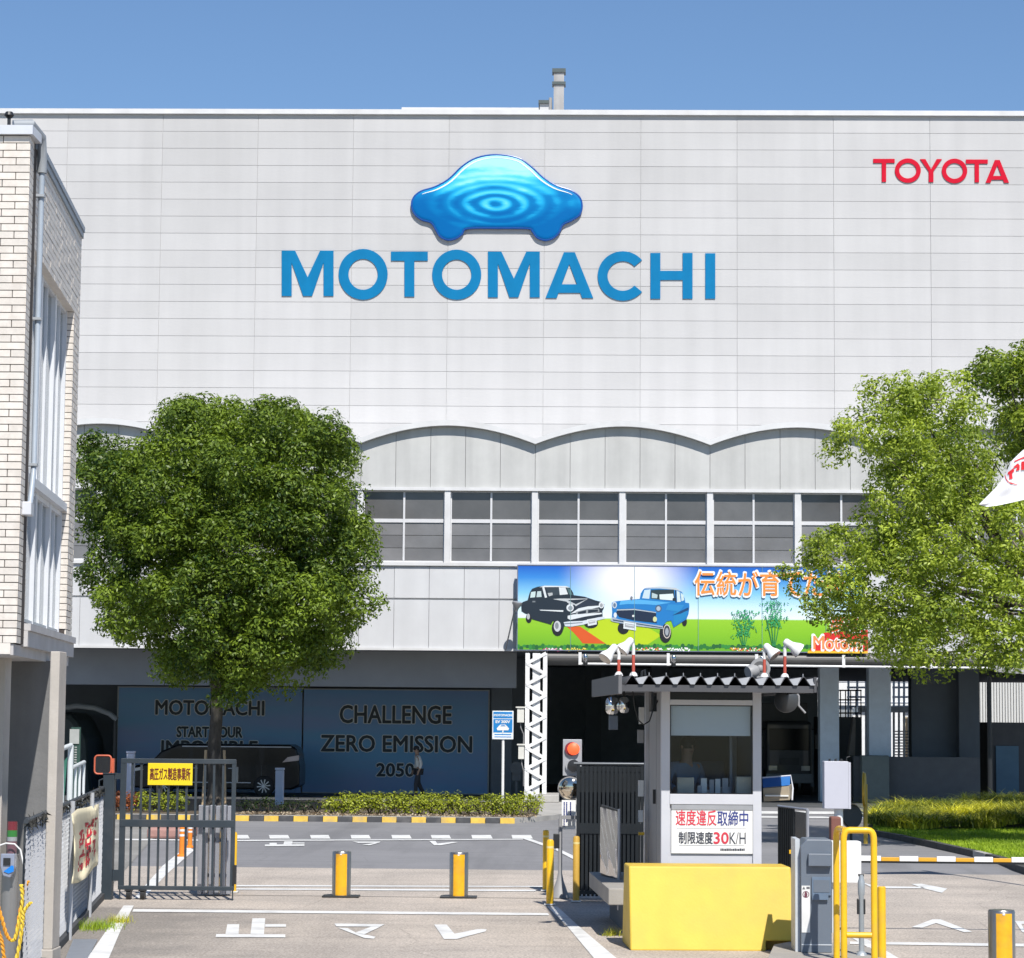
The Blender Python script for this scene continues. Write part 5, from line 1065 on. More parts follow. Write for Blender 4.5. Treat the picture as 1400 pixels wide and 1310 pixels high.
K_('roof_beam', rm, (xl+.02, xr_, d0+.02, d0+.10, zr0-.085, zr0-.009)); K_('roof_beam', rm, (xl+.02, xr_, d0+RD-.1, d0+RD, zr0-.085, zr0-.009))
K_('side_fascia', M('fascia_grey', (.13, .13, .135), .55, .1, var=.05), (xl-.02, xl+.02, d0, d0+RD, kp(848, 948.5, d0)[1], zr1+.01)); K_('side_fascia', rm, (xr_+.001, xr_+.03, d0, d0+RD, zr0-.08, zr1+.0))
K_('ceiling', darkc, (xl+.05, xr_-.02, d0+.11, d0+RD-.11, zr0-.05, zr0-.03))
mb = MB()
for i in range(nP): a_ = KT @ Vector((xl+.06+(i+.40)*pp, d0+.06, zr1)); mb.cyl(a_, a_+Vector((0, 0, .035)), .006, n=6)
part('roof_bolt', mb, rl, ks, kind='stuff')
# hanging cable, wall gear on the left side of the kiosk
mb = MB(); cpt = [(865, 945), (868, 968), (873, 985), (880, 991), (888, 986), (893, 970), (901, 955), (905, 948)]
mb.tube([KT @ Vector((kp(x, y, .4)[0], .4, kp(x, y, .4)[1])) for x, y in cpt], .009, 6); part('hanging_cable', mb, bm_, ks)
for (l, t_, r_, b2, mm_) in ((874, 967, 881, 990, paper), (872, 998, 880, 1016, grey), (873, 1067, 880, 1089, paper), (873, 1108, 879, 1124, paper), (873, 1138, 881, 1142, yel)):
    a, z1 = kp(l, t_, 1.7); c_, z0 = kp(r_, b2, 1.7); mb = MB(); mb.box(a, c_, 1.7, 1.76, z0, z1, KT); part('notice_card', mb, mm_, ks)
# floodlights and horn on the roof
lw_ = M('lamp_white', (.74, .74, .73), .35, var=.05, dirt=(.4, .38, .35), dirtamt=.3); rr_ = M('pole_red', (.48, .085, .055), .5, var=.15)
def flood(bx, by, neck, mouth, dy, lab, d=-.5, rm_=.085):
    def P_(px, py, dd): x, z = kp(px, py, dd); return KT @ Vector((x, dd, z))
    b0 = P_(bx, 925, d); b0.z = zr1; top = P_(bx, neck[1]+8, d); mid = b0+(top-b0)*.72; nk = P_(neck[0], neck[1], d-.02); mo = P_(mouth[0], mouth[1], d-dy)
    T = thing('roof_floodlight', lab, 'floodlight', b0, 'white floodlights on the kiosk roof')
    mb = MB(); mb.cyl(b0, mid, .019, n=10); part('red_pole', mb, rr_, T, smooth=True); mb = MB(); mb.tube([mid, top, (top+nk)/2+Vector((0, 0, .02)), nk], .021, 10); part('pole_top', mb, lw_, T, smooth=True); mb = MB(); mb.lathe(b0, (0, 0, 1), [(.05, 0), (.04, .03), (.02, .05)]); part('pole_foot', mb, lw_, T, smooth=True)
    ax = (mo-nk); l_ = ax.length; mb = MB(); mb.lathe(nk-ax.normalized()*.03, ax, [(.025, 0), (.042, .02), (.045, l_*.42), (rm_*.62, l_*.56), (rm_*.92, l_*.82), (rm_, l_*1.02)], 24); part('lamp_housing', mb, lw_, T, smooth=True)
    mb = MB(); mb.lathe(nk+ax.normalized()*(l_-.028), ax, [(rm_*.93, 0), (rm_*.9, .006)], 24); part('lamp_glass', mb, M('lamp_lens', (.40, .33, .26), .2, coat=.5), T, smooth=True)
flood(846, 925, (840, 885), (825, 903), .10, 'leftmost floodlight on the kiosk roof with its lens tipped down left')
flood(866, 925, (862, 876), (848, 892), .05, 'second floodlight from the left on the kiosk roof, on the taller red pole', -.42)
flood(1045, 925, (1048, 884), (1062, 899), .08, 'third floodlight on the kiosk roof, in front of the horn loudspeaker')
flood(1073, 925, (1075, 878), (1096, 892), .02, 'rightmost floodlight on the kiosk roof, tipped towards the right', -.42, .09)
def P_(px, py, dd): x, z = kp(px, py, dd); return KT @ Vector((x, dd, z))
c = P_(1039, 914, .1); T = thing('horn_loudspeaker', 'round grey horn loudspeaker standing on the kiosk roof', 'loudspeaker', Vector((c.x, c.y, zr1)))
horn = M('horn_grey', (.30, .30, .30), .5, var=.08); mb = MB(); mb.lathe(c-ey*.02, (0, 1, 0), [(.118, 0), (.122, .01), (.10, .05), (.05, .12), (.045, .22)], 28); part('bell', mb, horn, T, smooth=True)
mb = MB(); mb.lathe(c-ey*.024, (0, 1, 0), [(.085, 0), (.085, .003)], 28); part('bell_mouth', mb, M('horn_dark', (.10, .10, .10), .6), T); mb = MB(); mb.lathe(c-ey*.04, (0, 1, 0), [(.02, 0), (.04, .012), (.045, .02)], 20); part('phase_plug', mb, horn, T, smooth=True)
mb = MB(); c2 = P_(1028, 918, .1); mb.lathe(c2, (.35, .2, .1), [(.07, -.06), (.085, 0), (.06, .10)], 20); part('driver', mb, horn, T, smooth=True); mb = MB(); mb.cyl(Vector((c.x, c.y+.08, zr1-.02)), c+ey*.08, .02); part('bracket', mb, horn, T)
T = thing('small_roof_bracket', 'small dark hook bracket on the kiosk roof behind the left floodlights', 'bracket', P_(880, 925, .2)); mb = MB(); mb.tube([P_(877, 928, .2), P_(878, 918, .2), P_(881, 916, .2), P_(882, 924, .2)], .016); part('hook', mb, bm_, T)
# mirrors under the roof
mirr = M('mirror_silver', (.75, .75, .75), .06, 1.0, var=.02)
for (l, t_, r_, b2, lab) in ((828, 953, 846, 977, 'left of two small rounded convex mirrors hanging under the kiosk roof'), (846.5, 953, 860.5, 975, 'right of two small rounded convex mirrors hanging under the kiosk roof')):
    a, z1 = kp(l, t_, .9); c_, z0 = kp(r_, b2, .9); T = thing('convex_mirror', lab, 'mirror', KT @ Vector(((a+c_)/2, .9, z0)), 'mirrors under the kiosk roof'); cx_, cz_ = (a+c_)/2, (z0+z1)/2; hw, hh = (c_-a)/2, (z1-z0)/2
    mb = MB(); nn_ = 24; rg = []
    for k in range(5):
        s_ = 1-k/4*.999; rg.append([(cx_+hw*s_*math.copysign(abs(math.cos(2*math.pi*i/nn_))**.6, math.cos(2*math.pi*i/nn_)), .9-.05*(1-s_**2), cz_+hh*s_*math.copysign(abs(math.sin(2*math.pi*i/nn_))**.6, math.sin(2*math.pi*i/nn_))) for i in range(nn_)])
    mb.add([KT @ Vector(p) for r0_ in rg for p in r0_], [(k*nn_+i, k*nn_+(i+1) % nn_, (k+1)*nn_+(i+1) % nn_, (k+1)*nn_+i) for k in range(4) for i in range(nn_)]+[tuple(range(4*nn_, 5*nn_))]); part('mirror_glass', mb, mirr, T, smooth=True)
    mb = MB(); mb.prism([KT @ Vector((p[0], .905, p[2])) for p in rg[0]], KT.to_3x3() @ Vector((0, .03, 0))); mb.cyl(KT @ Vector((cx_, .93, z1-.02)), KT @ Vector((cx_, .93, zr0-.04)), .012); part('housing', mb, bm_, T)
mb = MB(); a, z1 = kp(833, 978, .95); c_, z0 = kp(845, 998, .95); mb.box(a, c_, .95, 1.05, z0, z1, KT); mb.box((a+c_)/2-.01, (a+c_)/2+.01, 1.0, 1.02, z1, kp(840, 950, .95)[1], KT); solo('hanging_camera_box', mb, M('box_bluegrey', (.09, .11, .14), .4), 'dark blue grey box hanging under the left convex mirror', 'camera', bevel=.006)
c = P_(1075, 958, 1.2); T = thing('round_mirror', 'large dim convex mirror hanging right of the kiosk under the roof', 'mirror', c); mb = MB(); mb.lathe(c, (0, -1, -.15), [(.15, 0), (.145, .02), (.11, .045), (.06, .06), (.01, .065)], 28); part('mirror_glass', mb, M('mirror_dim', (.06, .065, .07), .4, .2), T, smooth=True)
mb = MB(); mb.tube([P_(1085, 942, 1.2), P_(1092, 952, 1.2), P_(1092, 965, 1.2), P_(1101, 975, 1.2)], .014); part('bracket', mb, grey, T)
# blue topped tray box on the right side
a, z1 = kp(1042, 1062, .5); c_, z0 = kp(1083, 1097, .5); T = thing('pass_tray', 'open wooden document tray with bright blue lining on the right kiosk side', 'tray', KT @ Vector(((a+c_)/2, .5, z0)))
def TP(px, py, d): x, z = kp(px, py, d); return KT @ Vector((x, d, z))
mb = MB(); mb.hexa([TP(1044, 1096, .5), TP(1080, 1094, .5), TP(1083, 1090, .9), TP(1046, 1092, .9), TP(1043, 1078, .5), TP(1079, 1075, .5), TP(1082, 1072, .9), TP(1045, 1075, .9)]); part('tray_body', mb, M('tray_wood', (.30, .25, .18), .7, var=.15), T, bevel=.005)
mb = MB(); mb.prism([TP(1043, 1077, .52), TP(1080, 1073.5, .52), TP(1080.5, 1061, .70), TP(1042.5, 1064, .70)], (0, .01, .004)); part('blue_lining', mb, M('lining_blue', (.03, .14, .40), .4), T)
mb = MB(); mb.tube([TP(1042, 1063.5, .7), TP(1081, 1060.5, .7), TP(1084, 1078, .55), TP(1083, 1094, .5)], .01); part('rim', mb, alu, T); mb = MB(); mb.box(kp(1046, 1087, .49)[0], kp(1078, 1087, .49)[0], .48, .499, kp(1060, 1089, .49)[1], kp(1060, 1087, .49)[1], KT); part('label_strip', mb, paper, T)
# black gate by the kiosk
YB = gY(800, 1233)-.1; blk = M('gate_black', (.012, .015, .018), .42, .1, var=.2, scale=5)
T = thing('black_bar_gate', 'tall black bar gate standing left of the guard kiosk', 'gate', (onY(835, 1235, YB).x, YB, 0))
def bx_(px): return onY(px, 1130, YB).x
def bz_(py): return onY(835, py, YB).z
mb = MB(); mb.box(bx_(788), bx_(792.5), YB-.03, YB+.03, 0, bz_(1046)); part('stile', mb, blk, T); mb = MB(); mb.box(bx_(876), bx_(880), YB-.03, YB+.03, 0, bz_(1046)); part('stile', mb, blk, T)
mb = MB(); mb.cyl((bx_(784), YB-.02, bz_(1044.5)), (bx_(880), YB-.02, bz_(1044.5)), .022); part('top_rail', mb, M('gate_rail_sheen', (.10, .11, .12), .3, .4), T, smooth=True)
for (t_, b2) in ((1126, 1140), (1218, 1223)): mb = MB(); mb.box(bx_(792.5), bx_(876), YB-.034, YB+.034, bz_(b2), bz_(t_)); part('rail', mb, blk, T)
for i in range(14):
    x = bx_(796.5+i*5.7); mb = MB(); mb.box(x-.019, x+.019, YB-.02, YB+.02, bz_(1222), bz_(1046)); part('bar', mb, blk, T)
T2 = thing('second_black_gate', 'folded black gate leaf behind the first one beside the kiosk', 'gate', (bx_(835), YB+.35, 0))
for i in range(15):
    x = bx_(793.5+i*5.8); mb = MB(); mb.box(x-.019, x+.019, YB+.33, YB+.37, .06, bz_(1050)); part('bar', mb, blk, T2)
mb = MB(); mb.box(bx_(790), bx_(880), YB+.32, YB+.38, bz_(1056), bz_(1050)+.01); part('rail', mb, blk, T2)
# tilted mirror plate
YM = 30.6; T = thing('mirror_plate', 'tall wavy stainless mirror plate on a grey post in front of the black gate', 'mirror', (onY(845, 1200, YM).x, YM, .3))
pA, pB = onY(820.5, 1150, YM+.7), onY(844, 1150, YM); mb = MB(); nx, nz_ = 10, 12; zb_, zt_ = onY(832, 1196, YM+.3).z, onY(832, 1105, YM+.3).z
g_ = [pA+(pB-pA)*(i/nx)+Vector((0, 0, zb_+(zt_-zb_)*j/nz_-pA.z-(pB.z-pA.z)*(i/nx)-.03*(i/nx)))+Vector((.003*math.sin(i*1.3+j*.8), 0, 0)) for j in range(nz_+1) for i in range(nx+1)]
mb.add(g_, [(j*(nx+1)+i, j*(nx+1)+i+1, (j+1)*(nx+1)+i+1, (j+1)*(nx+1)+i) for j in range(nz_) for i in range(nx)]); part('mirror_sheet', mb, M('mirror_sheet', (.62, .60, .58), .05, 1.0, var=.02), T, smooth=True)
nrm = (pB-pA).cross(Vector((0, 0, 1))).normalized(); nrm = nrm if nrm.y > 0 else -nrm
mb = MB(); b4 = [pA, pB, pB, pA]; P = [Vector((pA.x, pA.y, zb_-.03)), Vector((pB.x, pB.y, zb_-.06)), Vector((pB.x, pB.y, zt_-.01)), Vector((pA.x, pA.y, zt_+.03))]; mb.prism([p+nrm*.012 for p in P], nrm*.02); part('backing', mb, bm_, T)
mb = MB(); q_ = onY(846.5, 1150, YM-.05); mb.cyl((q_.x, q_.y, .2), (q_.x, q_.y, onY(846, 1106, YM).z), .02); part('post', mb, steel, T, smooth=True)
# signal, mirror and notice on the flared pole
g = onZ(765.5, 1228); Yg_ = g.y; T = thing('signal_pole', 'thin grey pole with flared foot left of the black gate', 'pole', g)
mb = MB(); mb.lathe(g, (0, 0, 1), [(.14, .01), (.12, .05), (.05, .25), (.03, .35), (.028, onY(765, 1115, Yg_).z)], 20); part('shaft', mb, grey, T, smooth=True); mb = MB(); a = g+Vector((-.10, -.03, onY(760, 1160, Yg_).z)); mb.box(a.x, a.x+.09, a.y, a.y+.06, a.z, onY(760, 1140, Yg_).z); part('switch_box', mb, bm_, T, bevel=.005)
mb = MB(); zz = onY(765, 1116, Yg_).z; mb.box(g.x-.05, g.x+.25, Yg_-.02, Yg_+.02, zz-.04, zz+.01); part('arm', mb, grey, T)
YS = Yg_+.25; x0, x1, z0, z1 = rect(769.5, 1011, 795.5, 1061, YS); T = thing('traffic_signal', 'grey two lens signal box with the upper lens lit red', 'traffic light', ((x0+x1)/2, YS, z0))
mb = MB(); mb.box(x0, x1, YS, YS+.14, z0, z1); part('box', mb, M('signal_grey', (.34, .35, .37), .45, var=.05), T, bevel=.008)
cx_ = onY(783, 1024, YS); mb = MB(); mb.lathe((cx_.x-.015, YS+.01, cx_.z), (0, -1, 0), [(.098, 0), (.098, .05)], 24); rn = part('hood', mb, M('hood_maroon', (.20, .02, .03), .5), T, smooth=True); mb = MB(); mb.lathe((cx_.x+.012, YS-.04, cx_.z), (0, -1, 0), [(.088, 0), (.088, .02), (.06, .04), (.01, .048)], 24); part('red_lens', mb, M_emit('lens_lit', (.85, .10, .03), .75), T, smooth=True)
c2 = onY(783, 1047, YS); mb = MB(); mb.lathe((c2.x-.01, YS+.01, c2.z), (0, -1, 0), [(.095, 0), (.095, .05)], 24); part('hood', mb, MATS['signal_grey'], T, smooth=True); mb = MB(); mb.lathe((c2.x+.012, YS-.04, c2.z), (0, -1, 0), [(.088, 0), (.086, .03), (.01, .04)], 24); part('dark_lens', mb, bm_, T, smooth=True)
mb = MB(); mb.cyl(((x0+x1)/2+.08, YS+.17, 0), ((x0+x1)/2+.08, YS+.17, z1), .03); part('back_post', mb, M('post_pale', (.6, .6, .6), .5), T)
c = onY(779, 1078, YS-.1); T = thing('round_traffic_mirror', 'round beige convex mirror with hood under the red signal', 'mirror', c-Vector((0, 0, .16)))
mb = MB(); mb.lathe(c, (-.2, -1, -.1), [(.155, 0), (.155, .02), (.12, .05), (.06, .07), (.01, .075)], 28); part('mirror_glass', mb, M('mirror_beige', (.62, .56, .46), .08, 1.0), T, smooth=True); mb = MB(); mb.lathe(c+Vector((0, .03, 0)), (-.2, -1, -.1), [(.17, -.02), (.17, .03)], 28); mb.cyl(c+Vector((.03, .03, 0)), c+Vector((.09, .25, .0)), .02); part('rim', mb, grey, T, smooth=True)
x0, x1, z0, z1 = rect(768, 1094, 787, 1134, YS-.1); T = thing('notice_board', 'white notice board with small upright Japanese lettering under the round mirror', 'sign', ((x0+x1)/2, YS-.1, z0))
mb = MB(); mb.box(x0, x1, YS-.11, YS-.09, z0, z1); part('board', mb, MATS['sign_white'], T); mb = MB(); mb.box(x0+.09, x1-.02, YS-.114, YS-.1105, z0+.04, z1-.14); part('pasted_sheet', mb, paper, T)
mb = MB(); rr = random.Random(8)
for cxx, n_ in ((.035, 15), (.07, 12), (.125, 9)):
    for i in range(n_):
        zz = z1-.035-i*.024; mb.box(x0+cxx-.009, x0+cxx+.009, YS-.1155, YS-.1148, zz-.008+rr.uniform(-.003, .003), zz+.007); mb.box(x0+cxx-rr.uniform(.001, .009), x0+cxx+rr.uniform(.001, .006), YS-.1165, YS-.1158, zz-.011, zz+.010)
part('small_print', mb, s_blue, T, kind='stuff')
# ================================================================== YELLOW CONCRETE BARRIER
YBa = gY(960, 1301)
BT = Matrix(((ex.x, ey.x, 0, onY(862, 1250, YBa).x), (ex.y, ey.y, 0, YBa), (0, 0, 1, 0), (0, 0, 0, 1)))
BTi = BT.inverted(); bw = (BTi @ onY(1092, 1240, YBa)).x; bh = onY(960, 1185, YBa+.25).z
yc = M('barrier_yellow', (.68, .46, .047), .55, var=.07, scale=3, bump=.06, dirt=(.42, .32, .08), dirtamt=.35, streak=.08)
T = thing('yellow_concrete_barrier', 'big bright yellow painted concrete barrier block in front of the kiosk', 'barrier', BT @ Vector((bw/2, .5, 0)))
k = .11/bh; mb = MB()
def bsec(x, lowz, dx=0): kk = lowz/bh; return [BT @ Vector(p) for p in ((x, .25*kk, lowz), (x+dx, .25, bh), (x+dx, .85, bh), (x, 1.05-.2*kk, lowz))]
v0, v1, v1b, v2 = bsec(0, 0), bsec(bw-.34, 0), bsec(bw-.34, .11), bsec(bw, .11, -.03)
mb.add(v0+[v1[0], v1b[0], v1[1], v1[2], v1b[3], v1[3]]+v2, [(0, 3, 2, 1), (0, 4, 5, 10, 11, 6, 1), (1, 6, 11, 12, 7, 2), (2, 7, 12, 13, 8, 9, 3), (0, 3, 9, 4), (4, 9, 8, 5), (5, 8, 13, 10), (10, 13, 12, 11)])
part('block', mb, yc, T, bevel=.018)
mb = MB(); mb.box(bw-.335, bw-.01, .22, .95, 0, .11, BT); part('base_block', mb, MATS['dull_yellow'], T)
# base kerb of the machine island
mb = MB(); P = [onZ(x, y, 0) for x, y in ((1058, 1304), (1100, 1296), (1190, 1308), (1235, 1345), (1040, 1345))]; mb.prism(P, (0, 0, .10)); solo('machine_island', mb, slab, kind='structure', bevel=.01)
# ================================================================== PARKING BARRIER MACHINE AND GUARDS
YC2 = 26.3; mcol = M('machine_bluegrey', (.13, .155, .19), .42, var=.05, scale=4); mlt = M('machine_light', (.50, .53, .56), .45)  # machine colour is darkened to carry the shade on the cabinet front
x0, x1, z0, z1 = rect(1095, 1148, 1137, 1303, YC2); T = thing('ticket_machine', 'blue grey ticket machine cabinet with recessed slots and warning stickers', 'ticket machine', ((x0+x1)/2, YC2, .1))
mb = MB(); mb.prism([(x0, YC2, .1), (x1, YC2, .1), (x1, YC2, z1), (x0+.06, YC2, z1), (x0, YC2, z1-.07)][::-1], (0, .55, 0)); body = part('cabinet', mb, mcol, T, bevel=.008)
mb = MB(); mb.box(x0-.05, x0-.002, YC2+.1, YC2+.6, .1, z1+.0); part('side_plate', mb, mlt, T)
def mrect(name, l, t_, r_, b2, o0, o1, mat, bev=0): a, b_, c_, d_ = rect(l, t_, r_, b2, YC2); mb = MB(); mb.box(a, b_, YC2+o0, YC2+o1, c_, d_); return part(name, mb, mat, T, bevel=bev)
mrect('display_hood', 1104.5, 1167, 1136, 1184, -.07, -.001, mcol, .006); mrect('slot_frame', 1110, 1199, 1136, 1224, -.02, -.001, M('machine_dark', (.13, .18, .25), .4)); mrect('slot', 1112, 1203, 1134, 1220, -.024, -.0205, mcol); mrect('tray', 1110, 1222, 1132, 1230, -.04, -.021, M('machine_dark', ()) if False else MATS['machine_dark'])
mrect('white_sticker', 1096, 1211, 1107.5, 1275, -.006, -.001, paper); mrect('base_strip', 1096, 1291, 1137, 1292.5, -.004, -.001, mlt)
mb = MB(); a, b_, c_, d_ = rect(1097, 1218, 1106.5, 1228, YC2)
for P in ring(1101.8, 1223, 4.6, 4.6, 1.0, n=18): mb.sheet([onY(x, y, YC2-.008) for x, y in P])
mb.sheet([onY(x, y, YC2-.008) for x, y in ((1100.6, 1219.5), (1102.6, 1219.5), (1104, 1223), (1103, 1227), (1100, 1227), (1099.6, 1223))]); part('prohibition_mark', mb, M('sticker_maroon', (.14, .04, .06), .5), T)
mb = MB(); mb.sheet([onY(x, y, YC2-.008) for x, y in ((1096.8, 1216), (1101, 1216), (1099, 1212))]); mb.sheet([onY(x, y, YC2-.008) for x, y in ((1102.5, 1212.5), (1107, 1212.5), (1107, 1215.5), (1102.5, 1215.5))]); part('caution_mark', mb, M('sticker_dark', (.12, .12, .13), .5), T)
# boom
YBm = 30.0; T = thing('boom_barrier', 'white and yellow striped boom barrier arm reaching out of the picture on the right', 'barrier', onZ(1142, 1270))
a0_, z_ = onY(1176, 1174.5, YBm), None; bz0, bz1 = onY(1190, 1179.5, YBm).z, onY(1190, 1170, YBm).z
edges = [1176, 1204, 1229, 1255, 1280, 1306, 1331, 1357, 1382, 1408, 1433, 1459]
bw_m = M('boom_white', (.76, .76, .75), .4, var=.05); by_m = M('boom_yellow', (.62, .33, .02), .45, var=.08)
for i in range(len(edges)-1):
    xa_, xb_ = onY(edges[i], 1175, YBm).x, onY(edges[i+1], 1175, YBm).x; tt = .0 if i % 2 == 0 else .014
    mb = MB(); mb.box(xa_+.001, xb_-.001, YBm-.045, YBm-.005, bz0+.022, bz1-tt); part('boom_stripe', mb, bw_m if i % 2 == 0 else by_m, T, bevel=.004)
mb = MB(); mb.box(onY(1176, 1175, YBm).x, onY(1459, 1175, YBm).x, YBm-.03, YBm+.02, bz0-.002, bz0+.021); part('rubber_edge', mb, bm_, T)
x0, x1, z0, z1 = rect(1136, 1150, 1176, 1206.5, YBm); mb = MB(); mb.box(x0, x1, YBm-.12, YBm+.2, z0, z1); part('housing', mb, bw_m, T, bevel=.01)
mb = MB(); a, b_, _, _ = rect(1137, 1200, 1147, 1250, YBm); mb.box(a, b_, YBm-.05, YBm+.2, 0, z0); part('pedestal', mb, mlt, T)
# pipe guard
YPg = 25.0; T = thing('yellow_pipe_guard', 'tall yellow bent pipe guard frame in front of the ticket machine', 'guard rail', onZ(1170, 1330))
r_p = .033
def gp_(px, py, Y=YPg): return onY(px, py, Y)
zt_ = gp_(1154, 1135).z
def arc(a, c, b_, n=5): return [a*(1-t)**2+c*2*t*(1-t)+b_*t*t for t in [i/n for i in range(n+1)]]
xa_, xb_ = gp_(1153.5, 1200).x, gp_(1195, 1200).x; cz = .10
A_, B_ = Vector((xa_, YPg, .04)), Vector((xb_, YPg, .04))
mb = MB(); mb.tube([A_]+arc(Vector((xa_, YPg, zt_-cz)), Vector((xa_, YPg, zt_)), Vector((xa_+cz*.6, YPg, zt_)))+arc(Vector((xb_-cz*.6, YPg, zt_)), Vector((xb_, YPg, zt_)), Vector((xb_, YPg, zt_-cz)))+[B_], r_p, 14); part('front_hoop', mb, yel, T, smooth=True)
xc_, Y2 = gp_(1143.5, 1200, YPg+.7).x, YPg+.7
mb = MB(); zt2_ = gp_(1145, 1137, Y2).z; mb.tube([Vector((xc_, Y2, .04))]+arc(Vector((xc_, Y2, zt_-cz)), Vector((xc_, Y2, zt_-.01)), Vector((xc_+.03, Y2-cz, zt_-.012)))+[Vector((xa_+.02, YPg+.03, zt_-.004))], r_p, 14); part('side_hoop', mb, yel, T, smooth=True)
zc_ = gp_(1170, 1278.5).z; mb = MB(); mb.cyl((xa_+r_p*.8, YPg, zc_), (xb_-r_p*.8, YPg, zc_), r_p*.9, n=14); part('cross_rail', mb, yel, T, smooth=True)
g = onZ(1206, 1322); T = thing('yellow_post', 'stout yellow post touching the right leg of the pipe guard', 'post', g, 'yellow guard posts'); mb = MB(); zt_ = onY(1206, 1212, g.y).z; mb.lathe(g, (0, 0, 1), [(.043, 0), (.043, zt_-.01), (.035, zt_)], 20); part('tube', mb, yel, T, smooth=True)
g = onZ(1178, 1306, .1); T = thing('sensor_pole', 'slim grey pole with black clamps inside the yellow pipe guard', 'pole', g); gs = M('galvanised', (.36, .40, .43), .4, .3, var=.1); hp = lambda y: onY(1177, y, g.y).z
mb = MB(); mb.lathe((g.x, g.y, 0), (0, 0, 1), [(.028, .1), (.028, hp(1225)), (.036, hp(1222)), (.036, hp(1205)), (.027, hp(1202)), (.026, hp(1196))], 16); part('shaft', mb, gs, T, smooth=True)
for (t_, b2, rr2) in ((1195, 1198, .03), (1229, 1250, .045)): mb = MB(); mb.box(g.x-rr2, g.x+rr2*.9, g.y-.02, g.y+.03, hp(b2), hp(t_)); part('clamp', mb, bm_, T, bevel=.004)
mb = MB(); mb.lathe((g.x, g.y, .1), (0, 0, 1), [(.06, 0), (.05, .02), (.03, .04)]); part('foot', mb, gs, T)
# ================================================================== RISING BOLLARDS
bs = M('bollard_steel', (.33, .32, .31), .3, .85, var=.1, scale=6); bp_ = M('bollard_yellow_band', (.78, .40, .010), .45, var=.12, scale=9, dirt=(.35, .2, .06), dirtamt=.6)
def bollard(px, py, rpx, toppx, lab):
    g = onZ(px, py); rad = rpx*g.y/F; h = onY(px, toppx, g.y).z; T = thing('rising_bollard', lab, 'bollard', g, 'steel rising bollards across the entrance')
    mb = MB(); mb.lathe(g, (0, 0, 1), [(rad, .03), (rad, h-.015), (rad*.93, h), (rad*.5, h+.002)], 32); part('cylinder', mb, bs, T, smooth=True)
    mb = MB(); n = 10; a0, a1 = math.radians(-90-36), math.radians(-90+36); zz0, zz1 = .035, h-.03
    v = []; 
    for i in range(n+1): t = a0+(a1-a0)*i/n+math.radians(3); v += [Vector((g.x+(rad+.002)*math.cos(t), g.y+(rad+.002)*math.sin(t), zz)) for zz in (zz0, zz1)]
    mb.add(v, [(2*i, 2*i+2, 2*i+3, 2*i+1) for i in range(n)]); part('yellow_band', mb, bp_, T, smooth=True)
    mb = MB(); c_ = g+Vector((0, -rad-.003, h-.045)); mb.box(c_.x-.012, c_.x+.012, c_.y-.004, c_.y+.002, c_.z, c_.z+.02); part('reflector', mb, wh, T)
    mb = MB(); mb.box(g.x-rad*1.95, g.x+rad*1.95, g.y-rad*1.2, g.y+rad*1.2, .008, .030); part('base_plate', mb, bm_, T, bevel=.004)
    return T
bollard(466.5, 1227, 12.7, 1164, 'left one of the two yellow banded steel bollards in the entrance lane')
bollard(627, 1228, 12.7, 1165, 'right one of the two yellow banded steel bollards in the entrance lane')
bollard(1370, 1328, 18, 1244, 'nearest steel bollard with yellow band, cut by the right lower picture edge')
# ================================================================== RIGHT SIDE THINGS
YD = 50.0; x0, x1, z0, z1 = rect(1127, 1041, 1160, 1106, YD); T = thing('control_cabinet', 'pale lilac grey control cabinet on a white stub pole by the dark undercroft', 'cabinet', ((x0+x1)/2, YD, 0))
cab = M('cabinet_pale', (.50, .50, .56), .5, var=.03); mb = MB(); mb.box(x0, x1, YD, YD+.4, z0, z1); part('housing', mb, cab, T, bevel=.01); mb = MB(); mb.box(x1+.004, x1+.05, YD+.02, YD+.4, z0, z1-.02); part('door', mb, cab, T)
mb = MB(); xm_ = onY(1148, 1110, YD).x; mb.cyl((xm_, YD+.2, 0), (xm_, YD+.2, z0), .09); part('stub_pole', mb, bw_m, T, smooth=True)
mb = MB(); 
for i in range(3): mb.box(x0+.1+i*.12, x0+.14+i*.12, YD+.1, YD+.14, z1, z1+.05)
mb.tube([(x1-.03, YD+.1, z1), (x1-.02, YD+.1, z1+.08), (x1+.05, YD+.1, z1+.10)], .012); part('top_fitting', mb, bm_, T, kind='stuff')
c = onY(1164, 1116, YD+2); T = thing('dark_wheel_stand', 'dark rounded sign back with pale rim behind the cabinet pole', 'stand', Vector((c.x, c.y, 0))); mb = MB(); mb.lathe(c, (.55, -1, .1), [(.24, 0), (.24, .05)], 24); part('disc', mb, bm_, T, smooth=True); mb = MB(); mb.lathe(c+Vector((0, .05, 0)), (.55, -1, .1), [(.265, 0), (.265, .02)], 24); part('rim', mb, M('rim_tan', (.45, .36, .25), .6), T, smooth=True); mb = MB(); mb.cyl((c.x, c.y+.1, 0), (c.x, c.y+.1, c.z), .03); part('pole', mb, bm_, T)
mb = MB(); x0, x1, z0, z1 = rect(1136, 1117, 1150, 1135, YD-.6); mb.box(x0, x1, YD-.6, YD-.2, 0, z1); solo('small_red_base', mb, M('dull_red_brown', (.20, .08, .06), .8, var=.2), 'small dark red block at the foot of the control cabinet', 'block', bevel=.03)
YE2 = 52.0; T = thing('yellow_road_sign', 'round yellow sign seen edge on, on a yellow pole beside the grass', 'sign', onZ(1182, 1135))
